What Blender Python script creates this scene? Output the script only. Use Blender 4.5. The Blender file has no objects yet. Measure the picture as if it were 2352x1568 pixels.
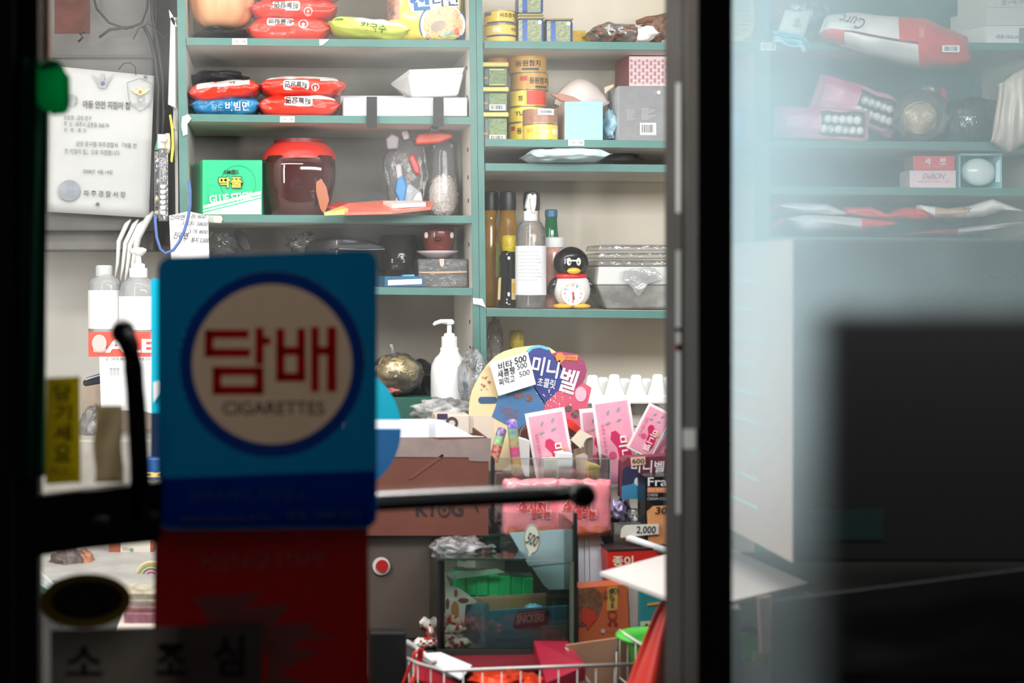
import bpy, bmesh, math, random
from mathutils import Vector, Matrix, noise
from math import sin, cos, pi, radians as R

# ------------------------------------------------------------------ camera, world, lights, exposure
F, PX, PY, CZ = 3300.0, 620.0, 640.0, 1.35          # focal length in pixels, principal point, eye height
sc = bpy.context.scene
col = sc.collection
cam = bpy.data.cameras.new('camera')
cam.sensor_width = 36.0
cam.lens = 36.0 * F / 2352.0
cam.shift_x = (1176.0 - PX) / 2352.0
cam.shift_y = (PY - 784.0) / 2352.0
cam.clip_start = 0.05
cam.dof.use_dof = True
cam.dof.focus_distance = 2.86
cam.dof.aperture_fstop = 3.6
camo = bpy.data.objects.new('camera', cam)
camo.location = (0, 0, CZ)
camo.rotation_euler = (R(90), 0, 0)
col.objects.link(camo)
sc.camera = camo
sc.view_settings.view_transform = 'Standard'
sc.view_settings.look = 'None'
sc.view_settings.exposure = -0.1
sc.view_settings.gamma = 1.0
sc.view_settings.use_curve_mapping = False
sc.cycles.use_denoising = True
sc.cycles.transparent_max_bounces = 24
sc.cycles.max_bounces = 8
sc.cycles.sample_clamp_indirect = 3.0
sc.cycles.sample_clamp_direct = 12.0
sc.cycles.caustics_reflective = False
sc.cycles.caustics_refractive = False
wd = bpy.data.worlds.new('night'); sc.world = wd
wd.use_nodes = True
wd.node_tree.nodes['Background'].inputs[0].default_value = (0.5, 0.5, 0.53, 1)
wd.node_tree.nodes['Background'].inputs[1].default_value = 0.06

def area_light(name, loc, rot, sx, sy, power, color):
    l = bpy.data.lights.new(name, 'AREA'); l.shape = 'RECTANGLE'
    l.size = sx; l.size_y = sy; l.energy = power; l.color = color
    o = bpy.data.objects.new(name, l); o.location = loc; o.rotation_euler = rot
    col.objects.link(o); return o
def aim(o, t): o.rotation_euler = (Vector(t) - o.location).to_track_quat('-Z', 'Y').to_euler()
l = area_light('left_fill_light', (-0.60, 1.75, 1.66), (0, 0, 0), 0.10, 0.9, 13, (1, 0.975, 0.94)); aim(l, (.9, 3.2, 1.45))  # unseen fill lamp added at the left to brighten the shelf interiors
area_light('tube_light', (-0.30, 1.9, 2.15), (R(36), 0, R(-14)), 0.9, 0.06, 7, (1, 0.97, 0.93))
area_light('tube_light', (0.85, 1.62, 1.80), (R(72), 0, 0), 1.5, 0.25, 26, (0.97, 0.99, 1.0))
area_light('tube_light', (0.1, 2.3, 2.4), (0, 0, 0), 1.6, 0.10, 7, (1, 0.98, 0.95))
l = area_light('fog_fill_light', (0.467, 1.562, 1.42), (0, 0, 0), 0.02, 0.62, 0.48, (1.0, 0.99, 0.97)); aim(l, (.967, .562, 1.42))  # unseen lamp added behind the door frame to brighten the fog
area_light('tube_uplight', (0.2, 2.0, 2.15), (R(180), 0, 0), 1.8, 0.10, 12, (1, 0.98, 0.95))

# ------------------------------------------------------------------ colour and materials
def lin(c):
    c = c / 255.0
    return c / 12.92 if c <= 0.04045 else ((c + 0.055) / 1.055) ** 2.4
def rgb(c): return (lin(c[0]), lin(c[1]), lin(c[2]), 1)
MC = {}
def mt(c, rough=0.5, metal=0.0, dirt=0.0, scale=30.0, dirtcol=None, bump=0.0, bscale=60.0, coat=0.0, thin=0.0, emit=0.0):
    """principled material: colour c (0-255), optional noise mottling, bump, translucency (thin sheet)"""
    key = (tuple(c), rough, metal, dirt, scale, dirtcol, bump, bscale, coat, thin, emit)
    if key in MC: return MC[key]
    m = bpy.data.materials.new('surface_%d_%d_%d' % tuple(c)); m.use_nodes = True
    nt = m.node_tree; b = nt.nodes['Principled BSDF']; L = nt.links
    b.inputs['Base Color'].default_value = rgb(c)
    b.inputs['Roughness'].default_value = rough
    b.inputs['Metallic'].default_value = metal
    if coat: b.inputs['Coat Weight'].default_value = coat
    if emit:
        b.inputs['Emission Color'].default_value = rgb(c); b.inputs['Emission Strength'].default_value = emit
    tc = nt.nodes.new('ShaderNodeTexCoord')
    if dirt:
        n = nt.nodes.new('ShaderNodeTexNoise'); n.inputs['Scale'].default_value = scale; n.inputs['Detail'].default_value = 5
        L.new(tc.outputs['Object'], n.inputs['Vector'])
        r = nt.nodes.new('ShaderNodeMapRange'); r.inputs[1].default_value = .38; r.inputs[2].default_value = .68
        r.inputs[3].default_value = 0; r.inputs[4].default_value = dirt
        L.new(n.outputs[0], r.inputs[0])
        mx = nt.nodes.new('ShaderNodeMix'); mx.data_type = 'RGBA'
        mx.inputs[6].default_value = rgb(c)
        mx.inputs[7].default_value = rgb(dirtcol if dirtcol else tuple(v * .6 for v in c))
        L.new(r.outputs[0], mx.inputs[0]); L.new(mx.outputs[2], b.inputs['Base Color'])
    if bump:
        n2 = nt.nodes.new('ShaderNodeTexNoise'); n2.inputs['Scale'].default_value = bscale; n2.inputs['Detail'].default_value = 3
        L.new(tc.outputs['Object'], n2.inputs['Vector'])
        bp = nt.nodes.new('ShaderNodeBump'); bp.inputs['Strength'].default_value = bump; bp.inputs['Distance'].default_value = 0.004
        L.new(n2.outputs[0], bp.inputs['Height']); L.new(bp.outputs[0], b.inputs['Normal'])
    if thin:
        t = nt.nodes.new('ShaderNodeBsdfTranslucent'); t.inputs[0].default_value = rgb(c)
        ms = nt.nodes.new('ShaderNodeMixShader'); ms.inputs[0].default_value = thin
        L.new(b.outputs[0], ms.inputs[1]); L.new(t.outputs[0], ms.inputs[2])
        L.new(ms.outputs[0], nt.nodes['Material Output'].inputs[0])
    MC[key] = m
    return m

def film(c=(235, 238, 240), cover=0.25, gloss=0.25, rough=0.12, bump=0.6, bscale=45.0, tint=(255, 255, 255), patchy=0.0):
    """clear plastic or glass: mostly see-through, with a milky cover and a sheen"""
    key = ('film', tuple(c), cover, gloss, rough, bump, bscale, tuple(tint), patchy)
    if key in MC: return MC[key]
    m = bpy.data.materials.new('clear_film'); m.use_nodes = True
    nt = m.node_tree; L = nt.links; N = nt.nodes; N.remove(N['Principled BSDF'])
    tr = N.new('ShaderNodeBsdfTransparent'); tr.inputs[0].default_value = rgb(tint)
    gl = N.new('ShaderNodeBsdfGlossy'); gl.inputs['Roughness'].default_value = rough
    df = N.new('ShaderNodeBsdfDiffuse'); df.inputs[0].default_value = rgb(c)
    tl = N.new('ShaderNodeBsdfTranslucent'); tl.inputs[0].default_value = rgb(c)
    dm = N.new('ShaderNodeMixShader'); dm.inputs[0].default_value = .4
    L.new(df.outputs[0], dm.inputs[1]); L.new(tl.outputs[0], dm.inputs[2])
    m1 = N.new('ShaderNodeMixShader'); m1.inputs[0].default_value = cover
    L.new(tr.outputs[0], m1.inputs[1]); L.new(dm.outputs[0], m1.inputs[2])
    lw = N.new('ShaderNodeLayerWeight'); lw.inputs[0].default_value = gloss
    m2 = N.new('ShaderNodeMixShader')
    L.new(lw.outputs['Fresnel'], m2.inputs[0]); L.new(m1.outputs[0], m2.inputs[1]); L.new(gl.outputs[0], m2.inputs[2])
    tc = N.new('ShaderNodeTexCoord')
    if bump:
        n2 = N.new('ShaderNodeTexNoise'); n2.inputs['Scale'].default_value = bscale; n2.inputs['Detail'].default_value = 3
        L.new(tc.outputs['Object'], n2.inputs['Vector'])
        bp = N.new('ShaderNodeBump'); bp.inputs['Strength'].default_value = bump; bp.inputs['Distance'].default_value = 0.006
        L.new(n2.outputs[0], bp.inputs['Height'])
        L.new(bp.outputs[0], gl.inputs['Normal']); L.new(bp.outputs[0], lw.inputs['Normal'])
    if patchy:
        n3 = N.new('ShaderNodeTexNoise'); n3.inputs['Scale'].default_value = bscale * .8; n3.inputs['Detail'].default_value = 4
        L.new(tc.outputs['Object'], n3.inputs['Vector'])
        r = N.new('ShaderNodeMapRange'); r.inputs[1].default_value = .4; r.inputs[2].default_value = .65
        r.inputs[3].default_value = cover * (1 - patchy); r.inputs[4].default_value = min(1, cover * (1 + patchy))
        L.new(n3.outputs[0], r.inputs[0]); L.new(r.outputs[0], m1.inputs[0])
    L.new(m2.outputs[0], N['Material Output'].inputs[0])
    MC[key] = m
    return m

WHITE = mt((238, 238, 236), .5); INK = mt((26, 26, 30), .6); BLACK = mt((14, 14, 15), .5)
RED = mt((235, 60, 40), .35); TEAL = mt((80, 128, 120), .5, dirt=.35, scale=18, dirtcol=(64, 104, 96))
PANEL = mt((214, 211, 203), .6, dirt=.3, scale=9, dirtcol=(180, 174, 162))

# ------------------------------------------------------------------ geometry
def W(px, py, Y): return Vector(((px - PX) * Y / F, Y, CZ + (PY - py) * Y / F))
def S(Y): return Y / F
TX = {}
def textmesh(s, bold):
    k = (s, bold)
    if k not in TX:
        c = bpy.data.curves.new('t', 'FONT'); c.body = s; c.offset = bold; c.resolution_u = 3; c.align_x = 'LEFT'
        o = bpy.data.objects.new('t', c); col.objects.link(o)
        bpy.context.view_layer.update()
        m = bpy.data.meshes.new_from_object(o.evaluated_get(bpy.context.evaluated_depsgraph_get()))
        V = [v.co.copy() for v in m.vertices]; P = [tuple(p.vertices) for p in m.polygons]
        bpy.data.objects.remove(o); bpy.data.curves.remove(c); bpy.data.meshes.remove(m)
        x0 = min(v.x for v in V); x1 = max(v.x for v in V); y0 = min(v.y for v in V); y1 = max(v.y for v in V)
        TX[k] = ([((v.x - x0) / (x1 - x0), (v.y - y0) / (y1 - y0)) for v in V], P)
    return TX[k]

class G:
    """collects geometry in world coordinates; build() links it as ONE mesh object"""
    def __init__(s): s.v = []; s.f = []; s.m = []
    def add(s, vs, fs, mi=0):
        n = len(s.v); s.v += [Vector(v) for v in vs]
        for f in fs: s.f.append(tuple(i + n for i in f)); s.m.append(mi)
        return s
    def foot(s, pts, z0, z1, mi=0, topscale=None):
        """prism over a footprint [(x, y)...] in plan, counter-clockwise from above"""
        n = len(pts)
        vs = [(x, y, z0) for x, y in pts] + [(x, y, z1) for x, y in pts]
        fs = [tuple(range(n))[::-1], tuple(range(n, 2 * n))] + [(i, (i + 1) % n, (i + 1) % n + n, i + n) for i in range(n)]
        return s.add(vs, fs, mi)
    def box(s, x0, x1, y0, y1, z0, z1, mi=0): return s.foot([(x0, y0), (x1, y0), (x1, y1), (x0, y1)], z0, z1, mi)
    def pbox(s, px0, py0, px1, py1, Y, d, mi=0, lay=0):
        """box whose front face covers the pixel rectangle at depth Y and goes d metres back"""
        Y -= .0005 * lay; a = W(px0, py1, Y); b = W(px1, py0, Y)
        return s.box(a.x, b.x, Y, Y + d, a.z, b.z, mi)
    def poly(s, pts, Y, d=.0006, mi=0, lay=0):
        """extruded outline given by pixels at depth Y"""
        Y -= .0005 * lay; P = [W(x, y, Y) for x, y in pts]
        ar = sum(P[i].x * P[(i + 1) % len(P)].z - P[(i + 1) % len(P)].x * P[i].z for i in range(len(P)))
        if ar < 0: P = P[::-1]
        n = len(P)
        if d == 0: return s.add(P, [tuple(range(n))], mi)
        vs = P + [p + Vector((0, d, 0)) for p in P]
        fs = [tuple(range(n)), tuple(range(n, 2 * n))[::-1]] + [(i, i + n, (i + 1) % n + n, (i + 1) % n) for i in range(n)]
        return s.add(vs, fs, mi)
    def ring(s, cx, cy, r0, r1, Y, d=.0006, mi=0, lay=0, n=48, ry=1.0):
        Y -= .0005 * lay; vs = []
        for k in range(n):
            a = 2 * pi * k / n
            for r, dy in ((r0, 0), (r1, 0), (r1, d), (r0, d)):
                p = W(cx + r * cos(a), cy - r * ry * sin(a), Y); vs.append(p + Vector((0, dy, 0)))
        fs = []
        if d == 0:
            return s.add([v for i, v in enumerate(vs) if i % 4 < 2], [(2 * k, 2 * k + 1, (2 * k + 3) % (2 * n), (2 * k + 2) % (2 * n)) for k in range(n)], mi)
        for k in range(n):
            a = 4 * k; b = 4 * ((k + 1) % n)
            for i in range(4): j = (i + 1) % 4; fs.append((a + i, a + j, b + j, b + i))
        return s.add(vs, fs, mi)
    def hexa(s, q, mi=0):
        """8 corners: front bottom-left, bottom-right, top-right, top-left, then the same at the back"""
        return s.add(q, [(0, 1, 2, 3), (5, 4, 7, 6), (4, 0, 3, 7), (1, 5, 6, 2), (3, 2, 6, 7), (4, 5, 1, 0)], mi)
    def lathe(s, cx, Y, prof, mi=0, n=28, sq=0.0, sy=1.0, base=None):
        """profile [(radius px, py)...] about a vertical axis at pixel cx, depth Y; sq > 0 makes it squarer"""
        k = S(Y); X = (cx - PX) * k; rings = []
        for r, y in prof:
            z = CZ + (PY - y) * k; row = []
            for i in range(n):
                a = 2 * pi * i / n; c, q = cos(a), sin(a)
                e = 1.0 if not sq else 1.0 / ((abs(c) ** sq + abs(q) ** sq) ** (1.0 / sq))
                row.append((X + r * k * c * e, Y + r * k * q * e * sy, z))
            rings.append(row)
        o = len(s.v)
        vs = [p for row in rings for p in row]; fs = []
        up = prof[-1][1] < prof[0][1]
        for j in range(len(rings) - 1):
            for i in range(n):
                q = (j * n + i, j * n + (i + 1) % n, (j + 1) * n + (i + 1) % n, (j + 1) * n + i)
                fs.append(q if up else q[::-1])
        b = tuple(range(n)); t = tuple((len(rings) - 1) * n + i for i in range(n))
        fs += [b[::-1], t] if up else [b, t[::-1]]
        return s.add(vs, fs, mi)
    def tube(s, pts, r, mi=0, n=8, closed=False):
        pts = [Vector(p) for p in pts]; N = len(pts); vs = []; fs = []
        rr = r if isinstance(r, (list, tuple)) else [r] * N
        up = Vector((0.13, 0.27, 0.95))
        for i, p in enumerate(pts):
            a = pts[(i - 1) % N] if (i or closed) else p; b = pts[(i + 1) % N] if (i < N - 1 or closed) else p
            t = (b - a).normalized(); u = t.cross(up)
            if u.length < .05: u = t.cross(Vector((1, 0, 0)))
            u.normalize(); w = u.cross(t).normalized()
            for k in range(n): ang = 2 * pi * k / n; vs.append(p + (u * cos(ang) + w * sin(ang)) * rr[i])
        for i in range(N if closed else N - 1):
            j = (i + 1) % N
            for k in range(n): fs.append((i * n + k, j * n + k, j * n + (k + 1) % n, i * n + (k + 1) % n))
        if not closed: fs += [tuple(range(n)), tuple((N - 1) * n + k for k in range(n))[::-1]]
        return s.add(vs, fs, mi)
    def ball(s, c, rx, ry, rz, mi=0, nu=24, nv=14, amp=0.0, fr=1.0, seed=0.0, zmin=-1.0, ridge=False, rot=0.0):
        """ellipsoid, optionally rumpled by noise; zmin cuts the bottom flat (-1..0)"""
        vs = []; fs = []; c = Vector(c); rm = Matrix.Rotation(rot, 3, 'Y')
        for j in range(nv + 1):
            th = pi * j / nv
            for i in range(nu):
                a = 2 * pi * i / nu; d = Vector((sin(th) * cos(a), sin(th) * sin(a), cos(th)))
                k = 1.0
                if amp:
                    q = noise.noise(d * fr + Vector((seed, seed * 1.7, -seed))); q2 = noise.noise(d * fr * 2.6 + Vector((seed * 3, 1, seed)))
                    if ridge: k += amp * (1 - 3 * abs(q)) + amp * .6 * (0.5 - abs(q2) * 2)
                    else: k += amp * q * 1.6 + amp * .5 * q2
                p = rm @ Vector((d.x * rx * k, d.y * ry * k, d.z * rz * k)); p.z = max(p.z, zmin * rz)
                vs.append(c + p)
        for j in range(nv):
            for i in range(nu): fs.append((j * nu + i, (j + 1) * nu + i, (j + 1) * nu + (i + 1) % nu, j * nu + (i + 1) % nu))
        return s.add(vs, fs, mi)
    def text(s, t, x0, y0, x1, y1, Y, mi=0, rot=0.0, bold=0.0, lay=2, flip=False, shear=0.0, fn=None):
        """lettering filling the pixel rectangle at depth Y; rot in degrees, anticlockwise in the picture"""
        V, P = textmesh(t, bold); Y -= .0005 * lay
        cx, cy = (x0 + x1) / 2, (y0 + y1) / 2; w, h = x1 - x0, y1 - y0; a = R(rot + (180 if flip else 0)); out = []
        for u, v in V:
            qx = (u - .5) * w + (v - .5) * h * shear; qy = (v - .5) * h
            x = cx + qx * cos(a) - qy * sin(a); y = cy - (qx * sin(a) + qy * cos(a))
            out.append(fn(x, y) if fn else W(x, y, Y))
        return s.add(out, P, mi)
    def sheet(s, fn, nu, nv, mi=0, thick=.0008, matfn=None):
        """surface fn(u, v) -> point, u and v in 0..1, given a thickness along +y"""
        fr = [fn(i / nu, j / nv) for j in range(nv + 1) for i in range(nu + 1)]
        n = len(fr); vs = fr + [p + Vector((0, thick, 0)) for p in fr]; k = nu + 1; base = len(s.v)
        for j in range(nv):
            for i in range(nu):
                q = (j * k + i, j * k + i + 1, (j + 1) * k + i + 1, (j + 1) * k + i)
                mm = matfn((i + .5) / nu, (j + .5) / nv) if matfn else mi
                s.f.append(tuple(base + w for w in q)); s.m.append(mm)
                s.f.append(tuple(base + w + n for w in q[::-1])); s.m.append(mm)
        edge = [i for i in range(k)] + [(j + 1) * k - 1 for j in range(1, nv + 1)] + [nv * k + i for i in range(nu - 1, -1, -1)] + [j * k for j in range(nv - 1, 0, -1)]
        for a, b in zip(edge, edge[1:] + edge[:1]): s.f.append((base + b, base + a, base + a + n, base + b + n)); s.m.append(mi)
        s.v += [Vector(p) for p in vs]
        return s
    def build(s, name, mats, parent=None, smooth=False, origin=None, bev=0.0, auto=None):
        if not isinstance(mats, (list, tuple)): mats = [mats]
        if origin is None:
            if parent is not None: origin = ROOT[parent.name]
            else:
                xs = [v.x for v in s.v]; ys = [v.y for v in s.v]
                origin = Vector(((min(xs) + max(xs)) / 2, (min(ys) + max(ys)) / 2, min(v.z for v in s.v)))
        me = bpy.data.meshes.new(name); me.from_pydata([v - origin for v in s.v], [], s.f)
        for m in mats: me.materials.append(m)
        for p, i in zip(me.polygons, s.m): p.material_index = i
        if smooth: me.polygons.foreach_set('use_smooth', [True] * len(me.polygons))
        me.update()
        o = bpy.data.objects.new(name, me); col.objects.link(o)
        if parent is not None:
            o.parent = parent
        else: o.location = origin
        ROOT[o.name] = origin
        if bev:
            b = o.modifiers.new('bevel', 'BEVEL'); b.width = bev; b.segments = 2; b.limit_method = 'ANGLE'; b.angle_limit = R(40)
        if smooth and auto:
            try:
                me.set_sharp_from_angle(angle=R(auto))
            except Exception: pass
        return o
ROOT = {}
def tag(o, label, cat, group=None, kind=None):
    o['label'] = label; o['category'] = cat
    if group: o['group'] = group
    if kind: o['kind'] = kind
    return o
def thing(name, label, cat, at, group=None):
    o = bpy.data.objects.new(name, None); col.objects.link(o); o.location = at; o.empty_display_size = .03
    ROOT[o.name] = Vector(at); return tag(o, label, cat, group)
def part(g, name, mats, parent, smooth=False, bev=0.0, auto=None, label=None, kind=None):
    o = g.build(name, mats, parent, smooth, bev=bev, auto=auto)
    if label: o['label'] = label
    if kind: o['kind'] = kind
    return o
def solo(g, name, mats, label, cat, group=None, smooth=False, bev=0.0, auto=None):
    return tag(g.build(name, mats, None, smooth, bev=bev, auto=auto), label, cat, group)
def struct(g, name, mats, smooth=False, bev=0.0):
    o = g.build(name, mats, None, smooth, origin=Vector((0, 0, 0)), bev=bev); o['kind'] = 'structure'; return o
def ell(cx, cy, rx, ry, n=40, rot=0.0, a0=0, a1=360):
    out = []
    m = n if a1 - a0 < 360 else n - 1
    for k in range(n):
        a = R(a0 + (a1 - a0) * k / (n - 1 if a1 - a0 < 360 else n)); x, y = rx * cos(a), ry * sin(a); r = R(rot)
        out.append((cx + x * cos(r) - y * sin(r), cy - (x * sin(r) + y * cos(r))))
    return out
def rrect(x0, y0, x1, y1, r, n=6):
    out = []
    for cx, cy, a0 in ((x1 - r, y0 + r, 0), (x0 + r, y0 + r, 90), (x0 + r, y1 - r, 180), (x1 - r, y1 - r, 270)):
        out += [(cx + r * cos(R(a0 + 90 * k / n)), cy - r * sin(R(a0 + 90 * k / n))) for k in range(n + 1)]
    return out

class Pillow:
    """a sealed packet: seals at the ends of its long axis, puffed in between.
    px rectangle (long axis u across), depth Y of its middle, d thickness towards the camera (metres)"""
    def __init__(s, x0, y0, x1, y1, Y, d, rot=0.0, n=2.4, seed=1, crease=.10, seal=.93, tip=0.06, end=.97, droop=0.0, lean=0.0):
        s.k = S(Y); s.Y = Y; s.cx, s.cy = (x0 + x1) / 2, (y0 + y1) / 2
        s.w = (x1 - x0) / 2 * s.k; s.h = (y1 - y0) / 2 * s.k; s.d = d / 2
        s.rot = R(rot); s.n = n; s.seed = seed; s.cr = crease; s.seal = seal; s.tip = tip; s.end = end; s.droop = droop; s.lean = lean
        s.c = W(s.cx, s.cy, Y)
    def prof(s, u):
        a = min(1, abs(u) / s.seal)
        body = max(0.0, 1 - a ** 5.5) ** .5
        return body * (1 - s.tip) + s.tip, s.end + (1 - s.end) * body       # thickness, width
    def fr(s, p):
        q = Matrix.Rotation(-s.rot, 3, 'Y') @ p; return s.c + q
    def pt(s, u, th, e=0.0):
        tk, wd_ = s.prof(u)
        if s.h <= s.d: hz, dy = s.h * tk, s.d * wd_                      # lying: flat seals spread in depth
        else: hz, dy = s.h * wd_, s.d * tk                               # standing: flat seals spread upwards
        c, q = cos(th), sin(th); m = 2.0 / s.n
        x = s.w * u; z = hz * (abs(q) ** m) * (1 if q > 0 else -1); y = -dy * (abs(c) ** m) * (1 if c > 0 else -1)
        nz = noise.noise(Vector((u * 3.1 + s.seed * 7.3, th * 1.9 + s.seed, s.seed)))
        n2 = noise.noise(Vector((u * 1.3, th * 6.0 + s.seed * 3, s.seed * 2.0)))
        k = 1 + s.cr * nz + s.cr * 1.4 * n2 * abs(u) ** 2
        sm = min(s.h, s.d)
        p = Vector((x + sm * .25 * n2 * (abs(u) > .9), y * k, max(-s.h, z * k) - s.droop * u * u + s.lean * y))
        return p
    def mesh(s, g, nu=44, nt=40, mats=None):
        vs = [s.fr(s.pt(-1 + 2 * i / nu, 2 * pi * j / nt)) for i in range(nu + 1) for j in range(nt)]
        b = len(g.v); g.v += vs
        for i in range(nu):
            for j in range(nt):
                u = -1 + 2 * (i + .5) / nu; th = 2 * pi * (j + .5) / nt
                g.f.append((b + i * nt + j, b + (i + 1) * nt + j, b + (i + 1) * nt + (j + 1) % nt, b + i * nt + (j + 1) % nt))
                v = sin(th); v = (abs(v) ** (2.0 / s.n)) * (1 if v > 0 else -1)
                g.m.append(mats(u, v, cos(th) > 0) if mats else 0)
        g.f.append(tuple(b + j for j in range(nt))); g.m.append(mats(-1, 0, True) if mats else 0)
        g.f.append(tuple(b + nu * nt + j for j in range(nt))[::-1]); g.m.append(mats(1, 0, True) if mats else 0)
        return g
    def on(s, x, y, eps=.0012):
        """pixel -> point lying on the packet's front"""
        p = Matrix.Rotation(s.rot, 3, 'Y') @ (W(x, y, s.Y) - s.c)
        u = max(-.98, min(.98, p.x / s.w)); tk, wd_ = s.prof(u)
        hz = s.h * (tk if s.h <= s.d else wd_)
        # search theta whose height matches
        best = None; lo, hi = -pi / 2, pi / 2
        for _ in range(22):
            mid = (lo + hi) / 2
            if s.pt(u, mid).z < p.z: lo = mid
            else: hi = mid
        q = s.pt(u, (lo + hi) / 2)
        return s.fr(Vector((p.x, q.y - eps, max(-s.h, min(s.h, p.z)))))
    def text(s, g, t, x0, y0, x1, y1, mi=0, rot=0.0, bold=0.0, flip=False, eps=.0016, shear=0.0):
        return g.text(t, x0, y0, x1, y1, s.Y, mi, rot, bold, 0, flip, shear, fn=lambda x, y: s.on(x, y, eps))
    def patch(s, g, pts, mi=0, eps=.0012, grid=10):
        """printed shape wrapped on the front: fan of thin quads clipped to a convex outline"""
        cx = sum(p[0] for p in pts) / len(pts); cy = sum(p[1] for p in pts) / len(pts); rings = []
        K = 4
        for r in range(K + 1):
            rings.append([s.on(cx + (x - cx) * (r + .001) / K, cy + (y - cy) * (r + .001) / K, eps) for x, y in pts])
        n = len(pts); vs = [p for q in rings for p in q]; fs = []
        for r in range(K):
            for i in range(n): fs.append((r * n + i, r * n + (i + 1) % n, (r + 1) * n + (i + 1) % n, (r + 1) * n + i))
        return g.add(vs, fs, mi)

# shelf edges measured in the photograph: left px, left py, right px, right py (top of the board's front edge)
YF, YB = 3.0, 3.30
SH = {'A1': (428, 87, 1081, 93), 'A2': (430, 262, 1082, 269), 'A3': (432, 493, 1084, 495), 'A4': (434, 655, 1085, 661), 'A5': (438, 905, 1088, 911),
      'B1': (1112, 94, 1735, 100), 'B2': (1113, 319, 1735, 325), 'B3': (1114, 375, 1735, 380), 'B4': (1116, 709, 1735, 716), 'B5': (1119, 985, 1735, 990),
      'C1': (1768, 97, 2420, 99), 'C2': (1768, 323, 2420, 327), 'C3': (1768, 428, 2420, 433), 'C4': (1768, 543, 2420, 549), 'C5': (1768, 800, 2420, 806)}
def sz(k, px, Y=3.0):
    """height of shelf k's top under pixel px seen at depth Y"""
    a, b, c, d = SH[k]; X = (px - PX) * S(Y); q = X / S(3.0) + PX; t = (q - a) / (c - a)
    return CZ + (PY - (b + (d - b) * t)) * S(3.0)
def sb(k, px, Y):
    """pixel row where an object standing on shelf k at depth Y and pixel px touches it"""
    return PY - (sz(k, px, Y) - CZ) / S(Y) - 1.3
def at(px, py, Y): return W(px, py, Y)
# ------------------------------------------------------------------ the room
wallm = mt((226, 224, 218), .8, dirt=.35, scale=5, dirtcol=(176, 168, 156))
struct(G().box(-.85, 2.6, 3.36, 3.42, 0, 2.55), 'wall_back', wallm)
struct(G().box(-.85, -.79, 1.4, 3.36, 0, 2.55), 'wall_left', wallm)
struct(G().box(2.54, 2.6, 1.4, 3.36, 0, 2.55), 'wall_right', wallm)
struct(G().box(-.85, 2.6, 1.4, 3.42, 2.55, 2.6), 'ceiling', mt((205, 203, 198), .8))
struct(G().box(-.85, 2.6, 1.4, 3.42, -.05, 0), 'floor', mt((120, 112, 104), .6, dirt=.5, scale=6))
struct(G().box(-3, 4, -2, 1.4, -.05, 0), 'floor_outside', mt((60, 58, 56), .9))
frm = mt((20, 17, 15), .55, dirt=.3, scale=8)
stile = mt((50, 47, 45), .5, metal=.1, dirt=.4, scale=6)
struct(G().box(-3, 4, 1.36, 1.5, 2.2, 2.62), 'wall_front', frm)
struct(G().box(-3, -.79, 1.36, 1.5, 0, 2.2), 'wall_front_left', frm)
struct(G().box(1.9, 4, 1.36, 1.5, 0, 2.2), 'wall_front_right', frm)
# sliding door stiles
xl = W(88, 0, 1.40).x
g = G().box(-.79, W(38, 0, 1.40).x, 1.38, 1.40, 0, 2.2).box(-.79, xl, 1.40, 1.425, 0, 2.2)
struct(g, 'trim_1', mt((16, 14, 13), .6))
xr = .417
g = G().box(xr, .4505, 1.4, 1.517, 0, 2.2)
d = struct(g, 'trim_2', [frm, stile])
for p in d.data.polygons:
    if p.normal.x < -.5: p.material_index = 1
def sidept(px, py): Y = xr * F / (px - PX); return W(px, py, Y)
def sidestrip(px0, px1, y0, y1):
    a, b, c, e = sidept(px0, y0), sidept(px1, y0), sidept(px1, y1), sidept(px0, y1)
    o = Vector((-.0015, 0, 0)); e2 = [p + o for p in (e, c, b, a)]
    return G().add([e, c, b, a] + e2, [(0, 1, 2, 3), (7, 6, 5, 4), (0, 4, 5, 1), (1, 5, 6, 2), (2, 6, 7, 3), (3, 7, 4, 0)])
part(sidestrip(1556, 1566, 190, 488), 'glass_edge', mt((205, 208, 205), .4), d, label='pale glass edge')
part(sidestrip(1556, 1566, 575, 1180), 'glass_edge', mt((165, 168, 166), .4), d, label='pale glass edge')
part(sidestrip(1556, 1566, 752, 762), 'red_mark', RED, d, label='red mark'); part(sidestrip(1555, 1566, 790, 806), 'red_mark', RED, d, label='red mark')
part(sidestrip(1568, 1569.5, -60, 1600), 'groove', BLACK, d, label='dark groove')
solo(sidestrip(1572, 1601, 985, 1030), 'tape', mt((196, 196, 194), .4, thin=.3), 'strip of whitish tape stuck on the grey door stile', 'tape')
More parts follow.
